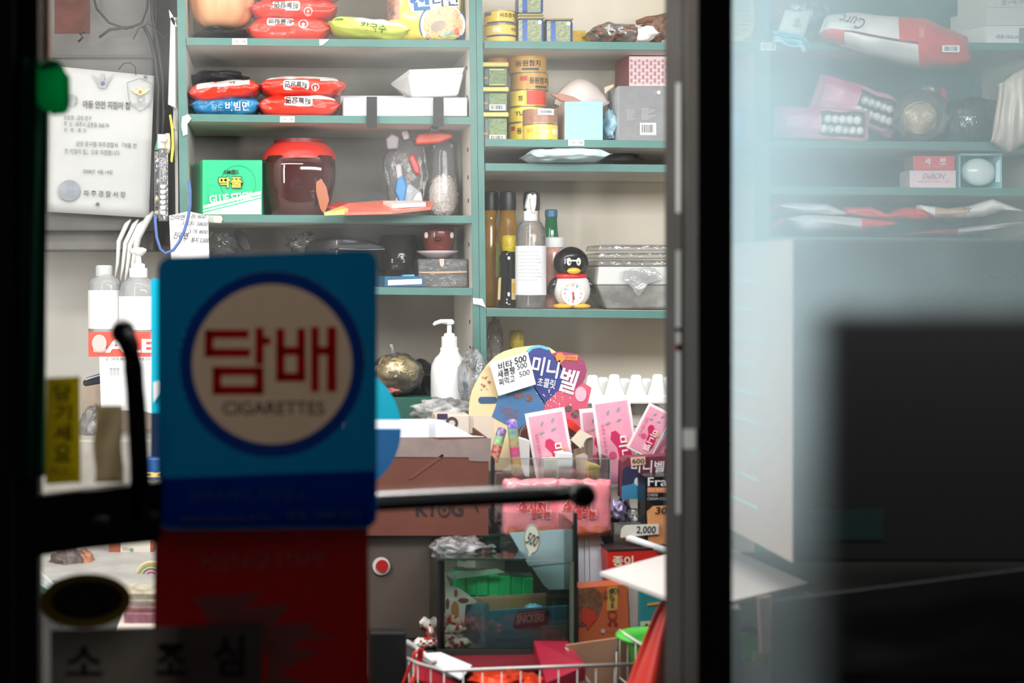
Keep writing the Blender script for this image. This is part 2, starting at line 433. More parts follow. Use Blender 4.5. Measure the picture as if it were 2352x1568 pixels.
# glazing: a real pane in the door and a fogged fixed pane at the right
def fogpane(name, x0, x1, Y, lo, hi, grad, tintc, scl, seed, reflection_mask=False):
    m = bpy.data.materials.new('fogged_glass'); m.use_nodes = True; nt = m.node_tree; N = nt.nodes; L = nt.links; N.remove(N['Principled BSDF'])
    tr = N.new('ShaderNodeBsdfTransparent'); tl = N.new('ShaderNodeBsdfTranslucent'); tl.inputs[0].default_value = rgb(tintc)
    tc = N.new('ShaderNodeTexCoord'); mp = N.new('ShaderNodeMapping'); mp.inputs['Location'].default_value = (seed, 0, seed)
    L.new(tc.outputs['Object'], mp.inputs[0])
    n = N.new('ShaderNodeTexNoise'); n.inputs['Scale'].default_value = scl; n.inputs['Detail'].default_value = 3; n.inputs['Roughness'].default_value = .45
    L.new(mp.outputs[0], n.inputs['Vector'])
    r = N.new('ShaderNodeMapRange'); r.interpolation_type = 'SMOOTHSTEP'; r.inputs[1].default_value = .36; r.inputs[2].default_value = .74; r.inputs[3].default_value = lo; r.inputs[4].default_value = hi
    L.new(n.outputs[0], r.inputs[0]); last = r.outputs[0]
    sx = N.new('ShaderNodeSeparateXYZ'); L.new(tc.outputs['Object'], sx.inputs[0])
    for ax, a, b, va, vb in grad:
        q = N.new('ShaderNodeMapRange'); q.interpolation_type = 'SMOOTHSTEP'
        for i, v in enumerate((a, b, va, vb)): q.inputs[1 + i].default_value = v
        L.new(sx.outputs[ax], q.inputs[0]); mu = N.new('ShaderNodeMath'); mu.operation = 'MULTIPLY'; mu.use_clamp = True
        L.new(last, mu.inputs[0]); L.new(q.outputs[0], mu.inputs[1]); last = mu.outputs[0]
    if reflection_mask:   # fog thinned over a rounded area, painting the dark reflection in the glass
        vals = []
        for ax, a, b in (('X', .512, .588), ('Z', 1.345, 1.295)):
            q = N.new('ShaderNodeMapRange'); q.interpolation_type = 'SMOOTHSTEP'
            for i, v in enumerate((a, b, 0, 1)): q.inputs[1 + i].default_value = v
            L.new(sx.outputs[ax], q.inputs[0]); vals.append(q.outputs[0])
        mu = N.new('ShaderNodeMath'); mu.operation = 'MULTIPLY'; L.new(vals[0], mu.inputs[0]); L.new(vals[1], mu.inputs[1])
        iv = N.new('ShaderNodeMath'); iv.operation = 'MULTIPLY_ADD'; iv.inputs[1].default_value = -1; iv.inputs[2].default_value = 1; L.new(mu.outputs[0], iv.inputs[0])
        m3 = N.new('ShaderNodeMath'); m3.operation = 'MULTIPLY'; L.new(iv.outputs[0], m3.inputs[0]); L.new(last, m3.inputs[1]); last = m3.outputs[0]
    ms = N.new('ShaderNodeMixShader'); L.new(last, ms.inputs[0]); L.new(tr.outputs[0], ms.inputs[1]); L.new(tl.outputs[0], ms.inputs[2])
    gl = N.new('ShaderNodeBsdfGlossy'); gl.inputs['Roughness'].default_value = .02
    m2 = N.new('ShaderNodeMixShader'); m2.inputs[0].default_value = .03
    L.new(ms.outputs[0], m2.inputs[1]); L.new(gl.outputs[0], m2.inputs[2]); L.new(m2.outputs[0], N['Material Output'].inputs[0])
    return struct(G().box(x0, x1, Y, Y + .004, .02, 2.2), name, m)
fogpane('window_1', xl, xr, 1.43, 0.0, .10, [('Z', 1.18, 1.48, .2, 1.0)], (225, 232, 235), 5.0, 3.1)
fogpane('window_2', .4505, 1.9, 1.455, .32, .56, [('Z', .95, 1.30, .30, 1.0), ('X', .455, .60, 1.55, 1.0), ('X', .70, 1.15, 1.0, .55)], (190, 212, 220), 4.0, 1.2, reflection_mask=True)

# ------------------------------------------------------------------ shelving against the back wall
def upright(px0, px1, slope, parent, front=TEAL):
    """one side panel: pale board with a teal front edge; leans a little like the old unit it belongs to"""
    zt, zb = 2.0, .02
    def xx(px, z): return (px + slope * (PY - (z - CZ) / S(3.0)) - PX) * S(3.0)
    q = [Vector((xx(px0, zb), YF, zb)), Vector((xx(px1, zb), YF, zb)), Vector((xx(px1, zt), YF, zt)), Vector((xx(px0, zt), YF, zt))]
    g = G().hexa(q + [p + Vector((0, .302, 0)) for p in q])
    o = part(g, 'side_panel', [PANEL], parent)
    q = [p + Vector((0, -.004, 0)) for p in q]
    gg = G().hexa(q + [p + Vector((0, .004, 0)) for p in q]); e = gg.build('edge_strip', front, o, origin=ROOT[parent.name]); e['label'] = 'teal painted front edge'
def shelf(k, parent, front=TEAL):
    a, b, c, d = SH[k]; za = CZ + (PY - b) * S(3); zc = CZ + (PY - d) * S(3); xa = (a - PX) * S(3) + .0005; xc = (c - PX) * S(3) - .0005; t = .0155
    g = G().hexa([Vector((xa, YF, za - t)), Vector((xc, YF, zc - t)), Vector((xc, YF, zc)), Vector((xa, YF, za)),
                  Vector((xa, YB, za - t)), Vector((xc, YB, zc - t)), Vector((xc, YB, zc)), Vector((xa, YB, za))])
    o = part(g, 'shelf_board', [PANEL], parent)
    q = [Vector((xa, YF - .0035, za - t)), Vector((xc, YF - .0035, zc - t)), Vector((xc, YF - .0035, zc)), Vector((xa, YF - .0035, za))]
    e = G().hexa(q + [p + Vector((0, .0035, 0)) for p in q]).build('edge_strip', TEAL, o, origin=ROOT[parent.name]); e['label'] = 'teal painted front edge'
    return o
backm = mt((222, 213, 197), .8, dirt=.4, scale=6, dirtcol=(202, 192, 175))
back_shaded = mt((146, 139, 130), .8, dirt=.6, scale=5, dirtcol=(112, 107, 100))  # left bay's shade put into the panel colour, with dirt mottling over it
back_hazed = mt((88, 118, 124), .8, dirt=.3, scale=6)  # bluish haze over the right bay put into the panel colour
def unit(label, ks, l, r, back, backp, top=2.0):
    x = (l[0] - PX) * S(3)
    u = thing('shelving_unit', label, 'shelving', (x, 3.0, .02))
    upright(*l, u); upright(*r, u)
    for k in ks: shelf(k, u)
    part(G().box((backp[0] - PX) * S(3), (backp[1] - PX) * S(3), YB + .002, YB + .01, .02, top), 'back_panel', back, u)
    # dark peg holes down the right-hand panel
    for py in (150, 218, 340, 404, 458, 560, 740, 800, 870, 930):
        z = CZ + (PY - py) * S(3.0); xh = (r[0] + r[2] * py - PX) * S(3.0) - .001
        part(G().box(xh - .0005, xh, 3.035, 3.043, z - .004, z + .004), 'peg_hole', BLACK, u)
    return u
uA = unit('teal edged shelving unit on the left holding the pumpkin and the green box', ['A1', 'A2', 'A3', 'A4', 'A5'], (407, 426, .0125), (1077, 1092, .012), back_shaded, (412, 1096))
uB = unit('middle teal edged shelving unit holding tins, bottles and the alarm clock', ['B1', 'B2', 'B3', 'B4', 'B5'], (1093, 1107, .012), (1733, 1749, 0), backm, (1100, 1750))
uC = unit('teal edged shelving unit seen through the fogged pane at the right', ['C1', 'C2', 'C3', 'C4', 'C5'], (1750, 1767, 0), (2420, 2440, 0), back_hazed, (1752, 2440))
for px0, py0, px1, py1, lb in ((533, 88, 568, 103, 'price sticker with red print under the red noodle stack'), (643, 267, 677, 281, 'price sticker on the second shelf edge under the paired red packets'),
                          (1305, 321, 1342, 335, 'curled cream price sticker under the pale blue box'), (1747, 97, 1782, 116, 'cream price sticker with pencilled words on the teal upright')):
    t = thing('price_sticker', lb, 'sticker', W((px0 + px1) / 2, py1, 2.995))
    part(G().pbox(px0, py0, px1, py1, 2.995, .0006), 'paper', mt((226, 222, 208), .6), t)
    part(G().text('안내' if px0 > 1700 else '가 격', px0 + 4, py0 + 4, px1 - 5, py1 - 4, 2.995), 'lettering', mt((170, 90, 90) if px0 < 1000 else (110, 104, 96), .6), t)
solo(G().poly([(733, 90), (757, 90), (742, 103), (734, 105)], 2.994), 'torn_sticker', mt((225, 226, 220)), 'torn corner of white sticker on the top shelf edge', 'sticker')
solo(G().poly([(1086, 684), (1108, 686), (1116, 706), (1101, 700), (1087, 698)], 2.992), 'torn_paper', mt((232, 232, 228)), 'torn white paper scrap on the middle teal upright', 'paper')
solo(G().poly([(418, 268), (432, 262), (440, 272), (430, 285), (431, 308), (421, 312), (416, 290)], 2.992), 'torn_paper', mt((214, 216, 208)), 'torn pale tape on the left upright beside the second shelf', 'tape')
solo(G().poly([(476, 494), (508, 495), (512, 503), (508, 512), (480, 510)], 2.992), 'tape', mt((196, 198, 186), .3), 'yellowed clear tape on the shelf edge below the green box', 'tape')
solo(G().pbox(842, 222, 866, 292, 2.985, .002).pbox(842, 287, 866, 292, 2.983, .0035), 'strap', mt((28, 28, 28), .6, dirt=.3), 'left black strap hung over the long white box', 'strap', bev=.0005)
solo(G().pbox(995, 224, 1019, 291, 2.985, .002).pbox(995, 286, 1019, 291, 2.983, .0035), 'strap', mt((28, 28, 28), .6, dirt=.3), 'right black strap hung over the long white box', 'strap', bev=.0005)

# ------------------------------------------------------------------ things on the door, close to the camera
Yd = 1.38
s_ = thing('tobacco_sign', 'blue rounded tobacco sign with red letters in a cream disc, hung on the door', 'sign', W(612, 1215, Yd))
blue = mt((0, 104, 150), .4, thin=.22); navy = mt((4, 44, 110), .4, thin=.22)
def persp(p):  # slight skew of the hung sign
    x, y = p; t = (x - 360) / 505.0; return (x, y + (8 - 14 * t) * (1 - (y - 580) / 640.0) - 3 * t)
c0, r1 = (625, 836), 214
def hole(side):
    rr = [persp(p) for p in rrect(362, 583, 866, 1216, 30)]
    arc_ = [(c0[0] + r1 * side * -sin(R(a)) * -1, c0[1] - r1 * cos(R(a))) for a in range(0, 181, 6)]
    out = [p for p in rr if (p[0] - c0[0]) * side > 0]
    out.sort(key=lambda p: math.atan2((p[0] - c0[0]) * side, -(p[1] - c0[1])))
    top = (c0[0], persp((c0[0], 583))[1]); bot = (c0[0], persp((c0[0], 1216))[1])
    return [top] + out + [bot] + arc_[::-1]
g = G()
for sd in (1, -1): g.poly(hole(sd), Yd, 0)
part(g, 'panel', blue, s_)
part(G().ring(*c0, 184, 214, Yd, 0), 'ring', navy, s_, label='dark blue ring')
part(G().poly(ell(*c0, 184, 184, 48), Yd, 0), 'disc', mt((236, 208, 178), .5, dirt=.35, scale=9, dirtcol=(220, 130, 90), thin=.13), s_, label='cream disc')
part(G().poly([(364, 1098), (864, 1080), (862, 1192), (850, 1208), (380, 1212), (366, 1196)], Yd, 0, lay=2), 'band', mt((20, 96, 196), .4, thin=.85), s_, label='dark blue lower band')
def strokes(g, rects, mi=0, Y=Yd, lay=2):
    for i, (x0, y0, x1, y1) in enumerate(rects): g.poly([(x0, y0), (x1, y0), (x1, y1), (x0, y1)], Y, 0, mi=mi, lay=lay + i * .1)
    return g
g = strokes(G(), [(470, 757, 572, 777), (470, 757, 490, 820), (470, 800, 575, 820), (586, 752, 606, 838), (600, 774, 622, 792),
                  (488, 842, 606, 862), (488, 842, 508, 906), (586, 842, 606, 906), (488, 886, 606, 906)])
part(g, 'letter', mt((230, 14, 10), .5, thin=.45), s_, label='red syllable block on the left')
g = strokes(G(), [(634, 754, 654, 876), (682, 754, 702, 876), (634, 796, 702, 816), (634, 856, 702, 876), (714, 750, 733, 900), (751, 750, 773, 900), (724, 796, 762, 815)])
part(g, 'letter', mt((230, 14, 10), .5, thin=.45), s_, label='red syllable block on the right')
part(G().text('CIGARETTES', 512, 922, 745, 952, Yd, lay=6, bold=.01), 'lettering', mt((84, 84, 84)), s_, label='grey latin word')
part(G().text('담배소매인 지정업소', 435, 1122, 705, 1152, Yd, lay=5), 'lettering', mt((110, 140, 180)), s_, label='faint blue small print')
part(G().text('www.tobacco.or.kr    상담 1544-1211', 412, 1172, 825, 1196, Yd, lay=5, rot=1.5), 'lettering', mt((140, 160, 190)), s_, label='faint blue small print')

s_ = thing('postage_sign', 'dark red postage stamp board under the blue sign with a white swallow mark', 'sign', W(600, 1640, Yd + .012))
part(G().poly([(355, 1195), (845, 1195), (850, 1640), (350, 1640)], Yd + .012, 0), 'panel', mt((150, 14, 14), .5, dirt=.2, scale=10, thin=.12), s_)
part(G().text('POSTAGE STAMP', 462, 1272, 748, 1306, Yd + .012, rot=2, lay=3), 'lettering', mt((220, 190, 190), .5, thin=.5), s_, label='pale lettering')
for i, (pts) in enumerate([[(440, 1372), (602, 1360), (560, 1395), (668, 1388), (630, 1432), (725, 1430), (712, 1450), (500, 1452), (470, 1410)],
                         [(560, 1448), (690, 1448), (780, 1462), (700, 1468), (640, 1500), (600, 1500)],
                         [(615, 1490), (740, 1490), (640, 1545), (700, 1568), (780, 1620), (615, 1620)]]):
    part(G().poly(pts, Yd + .012, 0, lay=1 + i * .5), 'swallow_mark', mt((190, 182, 178), .5, thin=.6), s_, label='pale swallow shape')
s_ = thing('notice_paper', 'grey paper notice with large black handwriting pasted low on the door', 'notice', W(360, 1640, Yd - .004))
part(G().poly([(116, 1446), (350, 1440), (603, 1430), (603, 1640), (116, 1640)], Yd - .004, 0), 'paper', mt((132, 124, 116), .7, dirt=.5, scale=22, dirtcol=(96, 88, 82), thin=.16), s_)
for ch, x0, x1, y0, y1 in (('소', 150, 236, 1482, 1552), ('조', 356, 428, 1478, 1550), ('심', 492, 560, 1458, 1552)):
    part(G().text(ch, x0, y0, x1, y1, Yd - .004, bold=.018, lay=3), 'character', mt((12, 12, 13)), s_, label='thick black character')
s_ = thing('oval_sticker', 'dark oval sticker with a yellow rim on the door glass at the lower left', 'sticker', W(196, 1445, Yd + .01))
part(G().poly(ell(196, 1380, 106, 63, 44, rot=3), Yd + .01, .0008), 'rim', mt((150, 126, 14), .5, thin=.25), s_, label='yellow rim')
part(G().poly(ell(200, 1378, 82, 44, 44, rot=3), Yd + .01, lay=2), 'centre', mt((10, 10, 12), .5), s_, label='black centre')
part(G().text('OPEN', 160, 1360, 240, 1395, Yd + .01, lay=4, rot=3, shear=.3), 'lettering', mt((34, 32, 26)), s_)
s_ = thing('pull_sticker', 'narrow yellow sticker lettered top to bottom on the door glass', 'sticker', W(146, 1112, Yd + .02))
part(G().poly([(106, 868), (184, 864), (186, 1108), (104, 1112)], Yd + .02, 0), 'paper', mt((200, 176, 16), .5, thin=.22), s_, label='yellow')
for i, ch in enumerate('당기세요'):
    part(G().text(ch, 124, 882 + i * 46, 164, 922 + i * 46, Yd + .02, lay=2, bold=.02), 'character', mt((44, 32, 10)), s_, label='dark character')
part(G().text('PULL', 116, 1074, 176, 1096, Yd + .02, lay=2), 'lettering', mt((90, 78, 10)), s_, label='dark lettering')
g = G().sheet(lambda u, v: W(216 + 66 * u + 3 * sin(v * 9), 930 + 178 * v, Yd + .03 + .002 * sin(u * 7 + v * 5)), 8, 14)
solo(g, 'paper_scrap', mt((226, 214, 190), .7, dirt=.7, scale=40, dirtcol=(170, 140, 96), thin=.4), 'old cream paper scrap taped beside the yellow sticker', 'paper', smooth=True)

# green cloth strip tied on the door edge, pale trim above it
solo(G().pbox(84, -60, 113, 146, 1.50, .01), 'wood_strip', mt((226, 172, 140), .6), 'pale salmon strip behind the green cloth at the top left', 'trim', bev=.001)
s_ = thing('green_cloth', 'dark green cloth strip tied to the door edge', 'cloth', W(75, 1092, 1.40))
def strip(u, v): return W(34 + 78 * u - 8 * v * u, 138 + 955 * v, 1.405) + Vector((0, -.012 * sin(u * 3.1) + .004 * sin(u * 15 + v * 4), 0))
part(G().sheet(strip, 18, 24, thick=.002), 'hanging_strip', mt((0, 110, 78), .8, thin=.35), s_, smooth=True)
part(G().poly([(84, 150), (120, 132), (140, 140), (140, 152), (152, 168), (154, 224), (148, 254), (112, 258), (84, 240)], 1.385, .03), 'knot', mt((0, 200, 140), .7, thin=.9), s_, smooth=False, bev=.004, label='green knot')
part(G().poly([(92, 148), (112, 134), (138, 140), (138, 152), (96, 160)], 1.382, .03), 'fold', mt((60, 168, 134), .8, thin=.3), s_, bev=.003, label='lighter green fold')

# door hardware
chrome = mt((70, 70, 72), .16, metal=1.0); dark = mt((12, 12, 13), .35, metal=.4)
s_ = thing('door_handle', 'black and chrome lever hardware standing off the door', 'handle', W(200, 1283, 1.30))
part(G().poly([(36, 1146), (200, 1126), (372, 1104), (366, 1245), (200, 1262), (38, 1286)], 1.36, .02), 'mounting_plate', dark, s_, bev=.002, label='black plate')
p = [W(324, 1190, 1.325), W(320, 1060, 1.32), W(313, 930, 1.32), W(306, 840, 1.322), W(298, 796, 1.33), W(285, 766, 1.345), W(276, 758, 1.36)]
part(G().tube(p, [.0096, .0096, .0095, .0095, .0098, .0104, .009], n=16), 'upright_tube', mt((30, 30, 32), .3, metal=.8), s_, smooth=True)
part(G().ball(W(283, 764, 1.345), .0118, .0118, .0125), 'knob', chrome, s_, smooth=True, label='chrome ball end')
for x, y in ((232, 1193), (345, 1182)):
    part(G().lathe(x, 1.352, [(20, y + 8), (22, y), (18, y - 8)], sy=.5), 'screw', mt((120, 116, 116), .2, metal=1), s_, smooth=True, label='small bright screw')
s_ = thing('push_bar', 'chrome bar with a black ball end reaching right from behind the blue sign', 'bar', W(800, 1190, 1.42))
part(G().tube([W(360, 1178, 1.405), W(700, 1160, 1.405), W(1000, 1146, 1.404), W(1330, 1131, 1.402)], .0094, n=20), 'tube', mt((200, 200, 202), .22, metal=1), s_, smooth=True)
part(G().tube([W(360, 1186, 1.398), W(1336, 1141, 1.394)], .0042, n=12), 'sleeve', mt((20, 20, 22), .3, metal=.5), s_, smooth=True, label='dark lower rod')
part(G().ball(W(1338, 1137, 1.39), .0135, .013, .0128, amp=.03, fr=1), 'ball_end', mt((12, 12, 13), .3), s_, smooth=True, label='black ball end')

# reverse of another hanging sign, further inside
s_ = thing('standing_sign', 'bright cyan and blue sign peeking out on both sides behind the tobacco sign', 'sign', W(600, 1130, 1.95))
cy = mt((0, 196, 226), .4, thin=.25); bl = mt((18, 108, 172), .4, thin=.2)
xs_ = W(590, 0, 1.96).x
part(G().box(xs_ - .008, xs_ + .008, 1.956, 1.972, .01, 1.3), 'stand_pole', mt((150, 150, 150), .4), s_)
part(G().box(xs_ - .14, xs_ + .14, 1.88, 2.06, 0, .012), 'stand_base', mt((150, 150, 150), .4), s_)
part(G().poly([(347, 640), (600, 640), (600, 948), (347, 948)], 1.95, .003), 'upper_panel', cy, s_, label='cyan')
part(G().poly([(347, 948), (600, 948), (600, 1050), (347, 1050)], 1.95, .003), 'lower_panel', mt((10, 36, 74), .4), s_, label='navy')
arc = ell(775, 985, 146, 150, 44)
part(G().poly([p for p in arc if p[1] <= 984], 1.93, .003), 'disc_upper_half', cy, s_, label='cyan')
part(G().poly([p for p in arc if p[1] >= 984], 1.93, .003), 'disc_lower_half', bl, s_, label='blue')
solo(G().poly([(352, 878), (364, 874), (369, 886), (364, 905), (352, 925)], 1.948, .001), 'paper_scrap', WHITE, 'tiny white paper scrap on the left edge of the cyan sign', 'paper')
# ------------------------------------------------------------------ left shelving unit, top shelf
redp = mt((232, 58, 38), .28, bump=.25, bscale=55, coat=.3); pwhite = mt((232, 230, 224), .35, bump=.2, bscale=50)
def barcode(par, x0, y0, x1, y1, Y, bg=True, lay=2):
    if bg: part(G().pbox(x0, y0, x1, y1, Y, .0004, lay=lay), 'barcode_label', mt((236, 236, 236)), par, label='white barcode label')
    g = G(); r = random.Random(int(x0 * 7 + y0)); x = x0 + (x1 - x0) * .12
    while x < x1 - (x1 - x0) * .15:
        w = r.choice((.8, 1.2, 2.0)); g.pbox(x, y0 + (y1 - y0) * .15, x + w, y1 - (y1 - y0) * .2, Y, .0003, lay=lay + 1); x += w + r.choice((1, 1.6, 2.4))
    part(g, 'barcode', mt((60, 60, 62)), par)

def noodle_pack(label, x0, y0, x1, y1, Y, seed, words=None, group=None, white=None, rot=0, mats=None, base=redp, sec=pwhite, d=.12, circ=None, lean=0, name='noodle_packet'):
    t = thing(name, label, 'packet', W((x0 + x1) / 2, y1, Y), group)
    p = Pillow(x0, y0, x1, y1, Y, d, rot=rot, seed=seed, n=2.6, crease=.13, lean=lean)
    part(p.mesh(G(), mats=white), 'wrapper', [base, sec] + (mats or []), t, smooth=True)
    if words:
        s, a, b, c, e, flip, c1, c2, bd, rt = words
        if c2: part(p.patch(G(), rrect(a - 4, b - 4, c + 4, e + 4, 6, 3), eps=.0012), 'name_outline', c2, t, label='white outline of the name')
        part(p.text(G(), s, a, b, c, e, flip=flip, bold=bd, rot=rt, eps=.0022), 'lettering', c1, t, label='dark lettering')
    if circ:
        cx, cy, r = circ
        g = G(); n = 28
        vs = [p.on(cx + q * cos(2 * pi * i / n), cy + q * .95 * sin(2 * pi * i / n), .002) for q in (r, r * .78) for i in range(n)]
        g.add(vs, [(i, (i + 1) % n, (i + 1) % n + n, i + n) for i in range(n)])
        g.add([p.on(cx + x, cy + y, .0024) for x, y in ell(0, r * .3, r * .3, r * .5, 14)], [tuple(range(14))])
        part(g, 'ring_mark', pwhite, t, label='white ring mark')
    return t, p
def wfn(f): return lambda u, v, fr: 1 if f(u, v) else 0
grp = 'red noodle packets stacked beside the pumpkin'
Y1 = 3.09
b = sb('A1', 660, Y1)
noodle_pack('lowest of three red noodle packets beside the pumpkin', 568, 45, 756, b, Y1, 1, ('해물탕면', 617, 53, 670, 66, True, INK, pwhite, .015, -2), grp, circ=(695, 66, 11))
noodle_pack('middle of three red noodle packets beside the pumpkin', 574, 6, 772, 50, Y1, 2, ('해물탕면', 630, 17, 684, 32, True, INK, pwhite, .015, -3), grp, wfn(lambda u, v: v > .72 and u < -.55 or (v > .8 and u > .1 and u < .5)), circ=(706, 37, 10), rot=0)
noodle_pack('uppermost of three red noodle packets beside the pumpkin, cut by the frame', 588, -34, 778, 14, Y1, 3, ('해물탕면', 622, -26, 680, -12, True, INK, pwhite, .015, -2), grp, circ=(716, -3, 12))
# pumpkin on a dark bag
t = thing('pumpkin', 'large pale orange ribbed pumpkin on the top left shelf', 'pumpkin', W(509, 84, 3.13))
g = G(); nu, nv = 72, 24; k = S(3.10); c = W(511, 4, 3.10); vs = []
for j in range(nv + 1):
    th = pi * j / nv
    for i in range(nu):
        a = 2 * pi * i / nu; rb = 1 - .045 * abs(cos(a * 5.0)) ** 3 * sin(th) ; sq = 1 - .12 * abs(cos(th)) ** 6
        vs.append(c + Vector((cos(a) * sin(th) ** .8 * 77 * k * rb, sin(a) * sin(th) ** .8 * 77 * k * rb, cos(th) * 72 * k * sq)))
fs = [(j * nu + i, (j + 1) * nu + i, (j + 1) * nu + (i + 1) % nu, j * nu + (i + 1) % nu) for j in range(nv) for i in range(nu)]
part(g.add(vs, fs), 'fruit', mt((233, 176, 132), .45, dirt=.35, scale=14, dirtcol=(196, 140, 98)), t, smooth=True)
part(G().tube([c + Vector((0, 0, .066)), c + Vector((.004, 0, .08)), c + Vector((.016, -.01, .095))], [.012, .008, .009], n=8), 'stem', mt((120, 100, 60), .8), t, smooth=True)
solo(G().ball(W(513, 84, 3.12), .058, .08, .012, amp=.25, fr=2.5, seed=4, nu=40, nv=20), 'black_bag', film((40, 40, 44), .85, .3, bump=.8), 'crumpled black plastic under the pumpkin', 'bag', smooth=True)
# lime packet
lime = mt((214, 226, 92), .35, bump=.3, bscale=40)
t, p = noodle_pack('lime green noodle packet with a white flap lying at the front of the top shelf', 752, 48, 935, 93, 3.06, 5, ('칼국수', 824, 66, 882, 84, False, mt((60, 110, 60)), None, .01, -8), None,
            wfn(lambda u, v: v > .25 and u > -.35), rot=-6, base=lime, d=.13)
part(p.text(G(), '멸치', 800, 70, 822, 78, rot=-6), 'small_lettering', mt((200, 110, 60)), t)
part(p.patch(G(), ell(775, 58, 10, 5, 16)), 'green_mark', mt((110, 170, 60)), t, label='green mark')
# big yellow packet
t = thing('noodle_multipack', 'large yellow noodle multipack with blue lettering and a bowl picture', 'packet', W(977, 93, 3.06))
p = Pillow(892, -120, 1055, 93, 3.07, .07, seed=6, n=3.2, crease=.05, seal=1.02, tip=.25)
yel = mt((240, 222, 96), .28, coat=.4, bump=.15, bscale=30); cream = mt((238, 218, 190), .35)
def ymat(u, v, fr): return 1 if u < -.72 and v > -.55 else 0
part(p.mesh(G(), mats=ymat), 'wrapper', [yel, mt((206, 150, 110), .35, dirt=.9, scale=60, dirtcol=(70, 80, 100))], t, smooth=True)
def bowl(x): return ell(1014, 62, 52 * x, 48 * x, 40)
part(p.patch(G(), bowl(1.06), eps=.0010), 'bowl_rim', mt((54, 94, 150), .4), t, label='blue rim of the printed bowl')
part(p.patch(G(), bowl(1.0), eps=.0018), 'bowl', mt((232, 226, 216), .4), t)
part(p.patch(G(), bowl(.88), eps=.0026), 'noodles', mt((236, 206, 168), .5, dirt=.8, scale=170, dirtcol=(214, 150, 110)), t, label='printed noodles')
part(p.patch(G(), ell(1002, 66, 17, 11, 20, 20), eps=.0034), 'mushroom', mt((176, 160, 146), .5), t, label='grey printed topping')
part(p.patch(G(), ell(1030, 58, 12, 9, 20), eps=.0034), 'egg', mt((238, 190, 140), .5), t, label='orange printed egg')
part(p.patch(G(), ell(1024, 84, 18, 8, 20), eps=.0034), 'greens', mt((150, 180, 140), .6, dirt=.8, scale=200, dirtcol=(220, 220, 200)), t, label='printed green onion')
part(p.patch(G(), ell(1048, 76, 9, 8, 20), eps=.0034), 'chilli', mt((220, 130, 110), .6), t, label='printed red topping')
outl = mt((240, 242, 246), .35); bluel = mt((52, 108, 168), .4)
part(p.patch(G(), [(932, -30), (984, -30), (984, 28), (942, 36), (934, 20)], eps=.0036), 'name_outline', outl, t)
part(p.patch(G(), [(984, -30), (1050, -26), (1050, 22), (984, 30)], eps=.0036), 'name_outline', outl, t)
part(p.text(G(), '진', 936, -18, 982, 32, rot=4, bold=.05, eps=.0044), 'lettering', bluel, t, label='blue character')
part(p.text(G(), '라면', 988, -8, 1047, 22, rot=4, bold=.02, eps=.0044), 'lettering', mt((60, 78, 110), .4), t, label='dark blue characters')

# second shelf
t, p = noodle_pack('blue noodle packet squashed under a red and white one', 439, 222, 598, sb('A2', 510, 3.09), 3.09, 8, ('비빔면', 520, 242, 573, 262, False, mt((232, 240, 244)), None, .02, 0),
            base=mt((24, 118, 168), .3, dirt=.6, scale=40, dirtcol=(60, 150, 200), bump=.4, bscale=60), d=.13)
part(p.text(G(), '팔도', 488, 248, 516, 263, eps=.002), 'small_lettering', mt((150, 190, 210)), t)
t, p = noodle_pack('red packet with a white top lying askew over the blue one', 433, 190, 598, 236, 3.07, 9, ('국물', 528, 194, 542, 202, False, INK, None, 0, 6), None, wfn(lambda u, v: v > .15 and abs(u) < .72), rot=5, d=.13)
part(p.patch(G(), ell(497, 194, 4, 2, 12), eps=.002), 'red_dot', RED, t)
grp = 'pair of red noodle packets on the second shelf'
noodle_pack('lower red packet of the pair on the second shelf', 591, 222, 780, sb('A2', 680, 3.08), 3.08, 10, ('해물탕면', 656, 231, 712, 248, True, INK, pwhite, .015, -2), grp, wfn(lambda u, v: u > .25 and u < .85 and v > .5))
noodle_pack('upper red packet of the pair on the second shelf', 593, 180, 792, 226, 3.08, 11, ('해물탕면', 654, 196, 704, 211, True, INK, pwhite, .015, -3), grp, wfn(lambda u, v: (v > .7 and abs(u) < .8) or (u > .42 and v > .45 and u < .8)), circ=(722, 209, 9))
solo(G().ball(W(500, 178, 3.2), .062, .05, .014, amp=.2, fr=2, seed=8, nu=40, nv=20), 'grey_bag', film((90, 90, 94), .6, .3), 'dark crumpled plastic behind the red packets on the second shelf', 'bag', smooth=True)
t = thing('long_box', 'long white cardboard box held by two black straps', 'box', W(926, 268, 3.02))
zb_ = sz('A2', 926) ; 
q0 = W(789, 224, 3.01); q1 = W(1073, 224, 3.01)
part(G().box(q0.x, q1.x, 3.01, 3.14, zb_ + .002, q0.z), 'tray', mt((220, 220, 222), .6), t, bev=.001)
part(G().add([W(789, 224, 3.01), W(1073, 224, 3.01), Vector((q1.x, 3.14, q1.z + .001)), Vector((q0.x, 3.14, q0.z + .001))], [(0, 1, 2, 3)]).box(q0.x, q1.x, 3.138, 3.142, zb_ + .002, q0.z + .02), 'lid', mt((224, 224, 224), .6), t)
t = thing('foam_tray', 'white foam food tray tipped up on the long box', 'tray', W(985, 224, 3.05))
def trayhull(sx, zz): pass
Yt = 3.05
g = G(); o0 = [(897, 194), (935, 163), (1066, 156), (1058, 222), (940, 224)]
part(G().poly([(936, 170), (1066, 166), (1053, 219), (946, 223)], Yt, .03), 'bowl', mt((236, 236, 234), .55), t, bev=.006)
part(G().add([W(897, 192, Yt + .10), W(940, 160, Yt), W(1067, 155, Yt), W(1062, 168, Yt), W(942, 174, Yt), W(908, 204, Yt + .10)] , [(0, 5, 4, 1), (1, 4, 3, 2)]), 'rim', mt((232, 232, 230), .55), t)
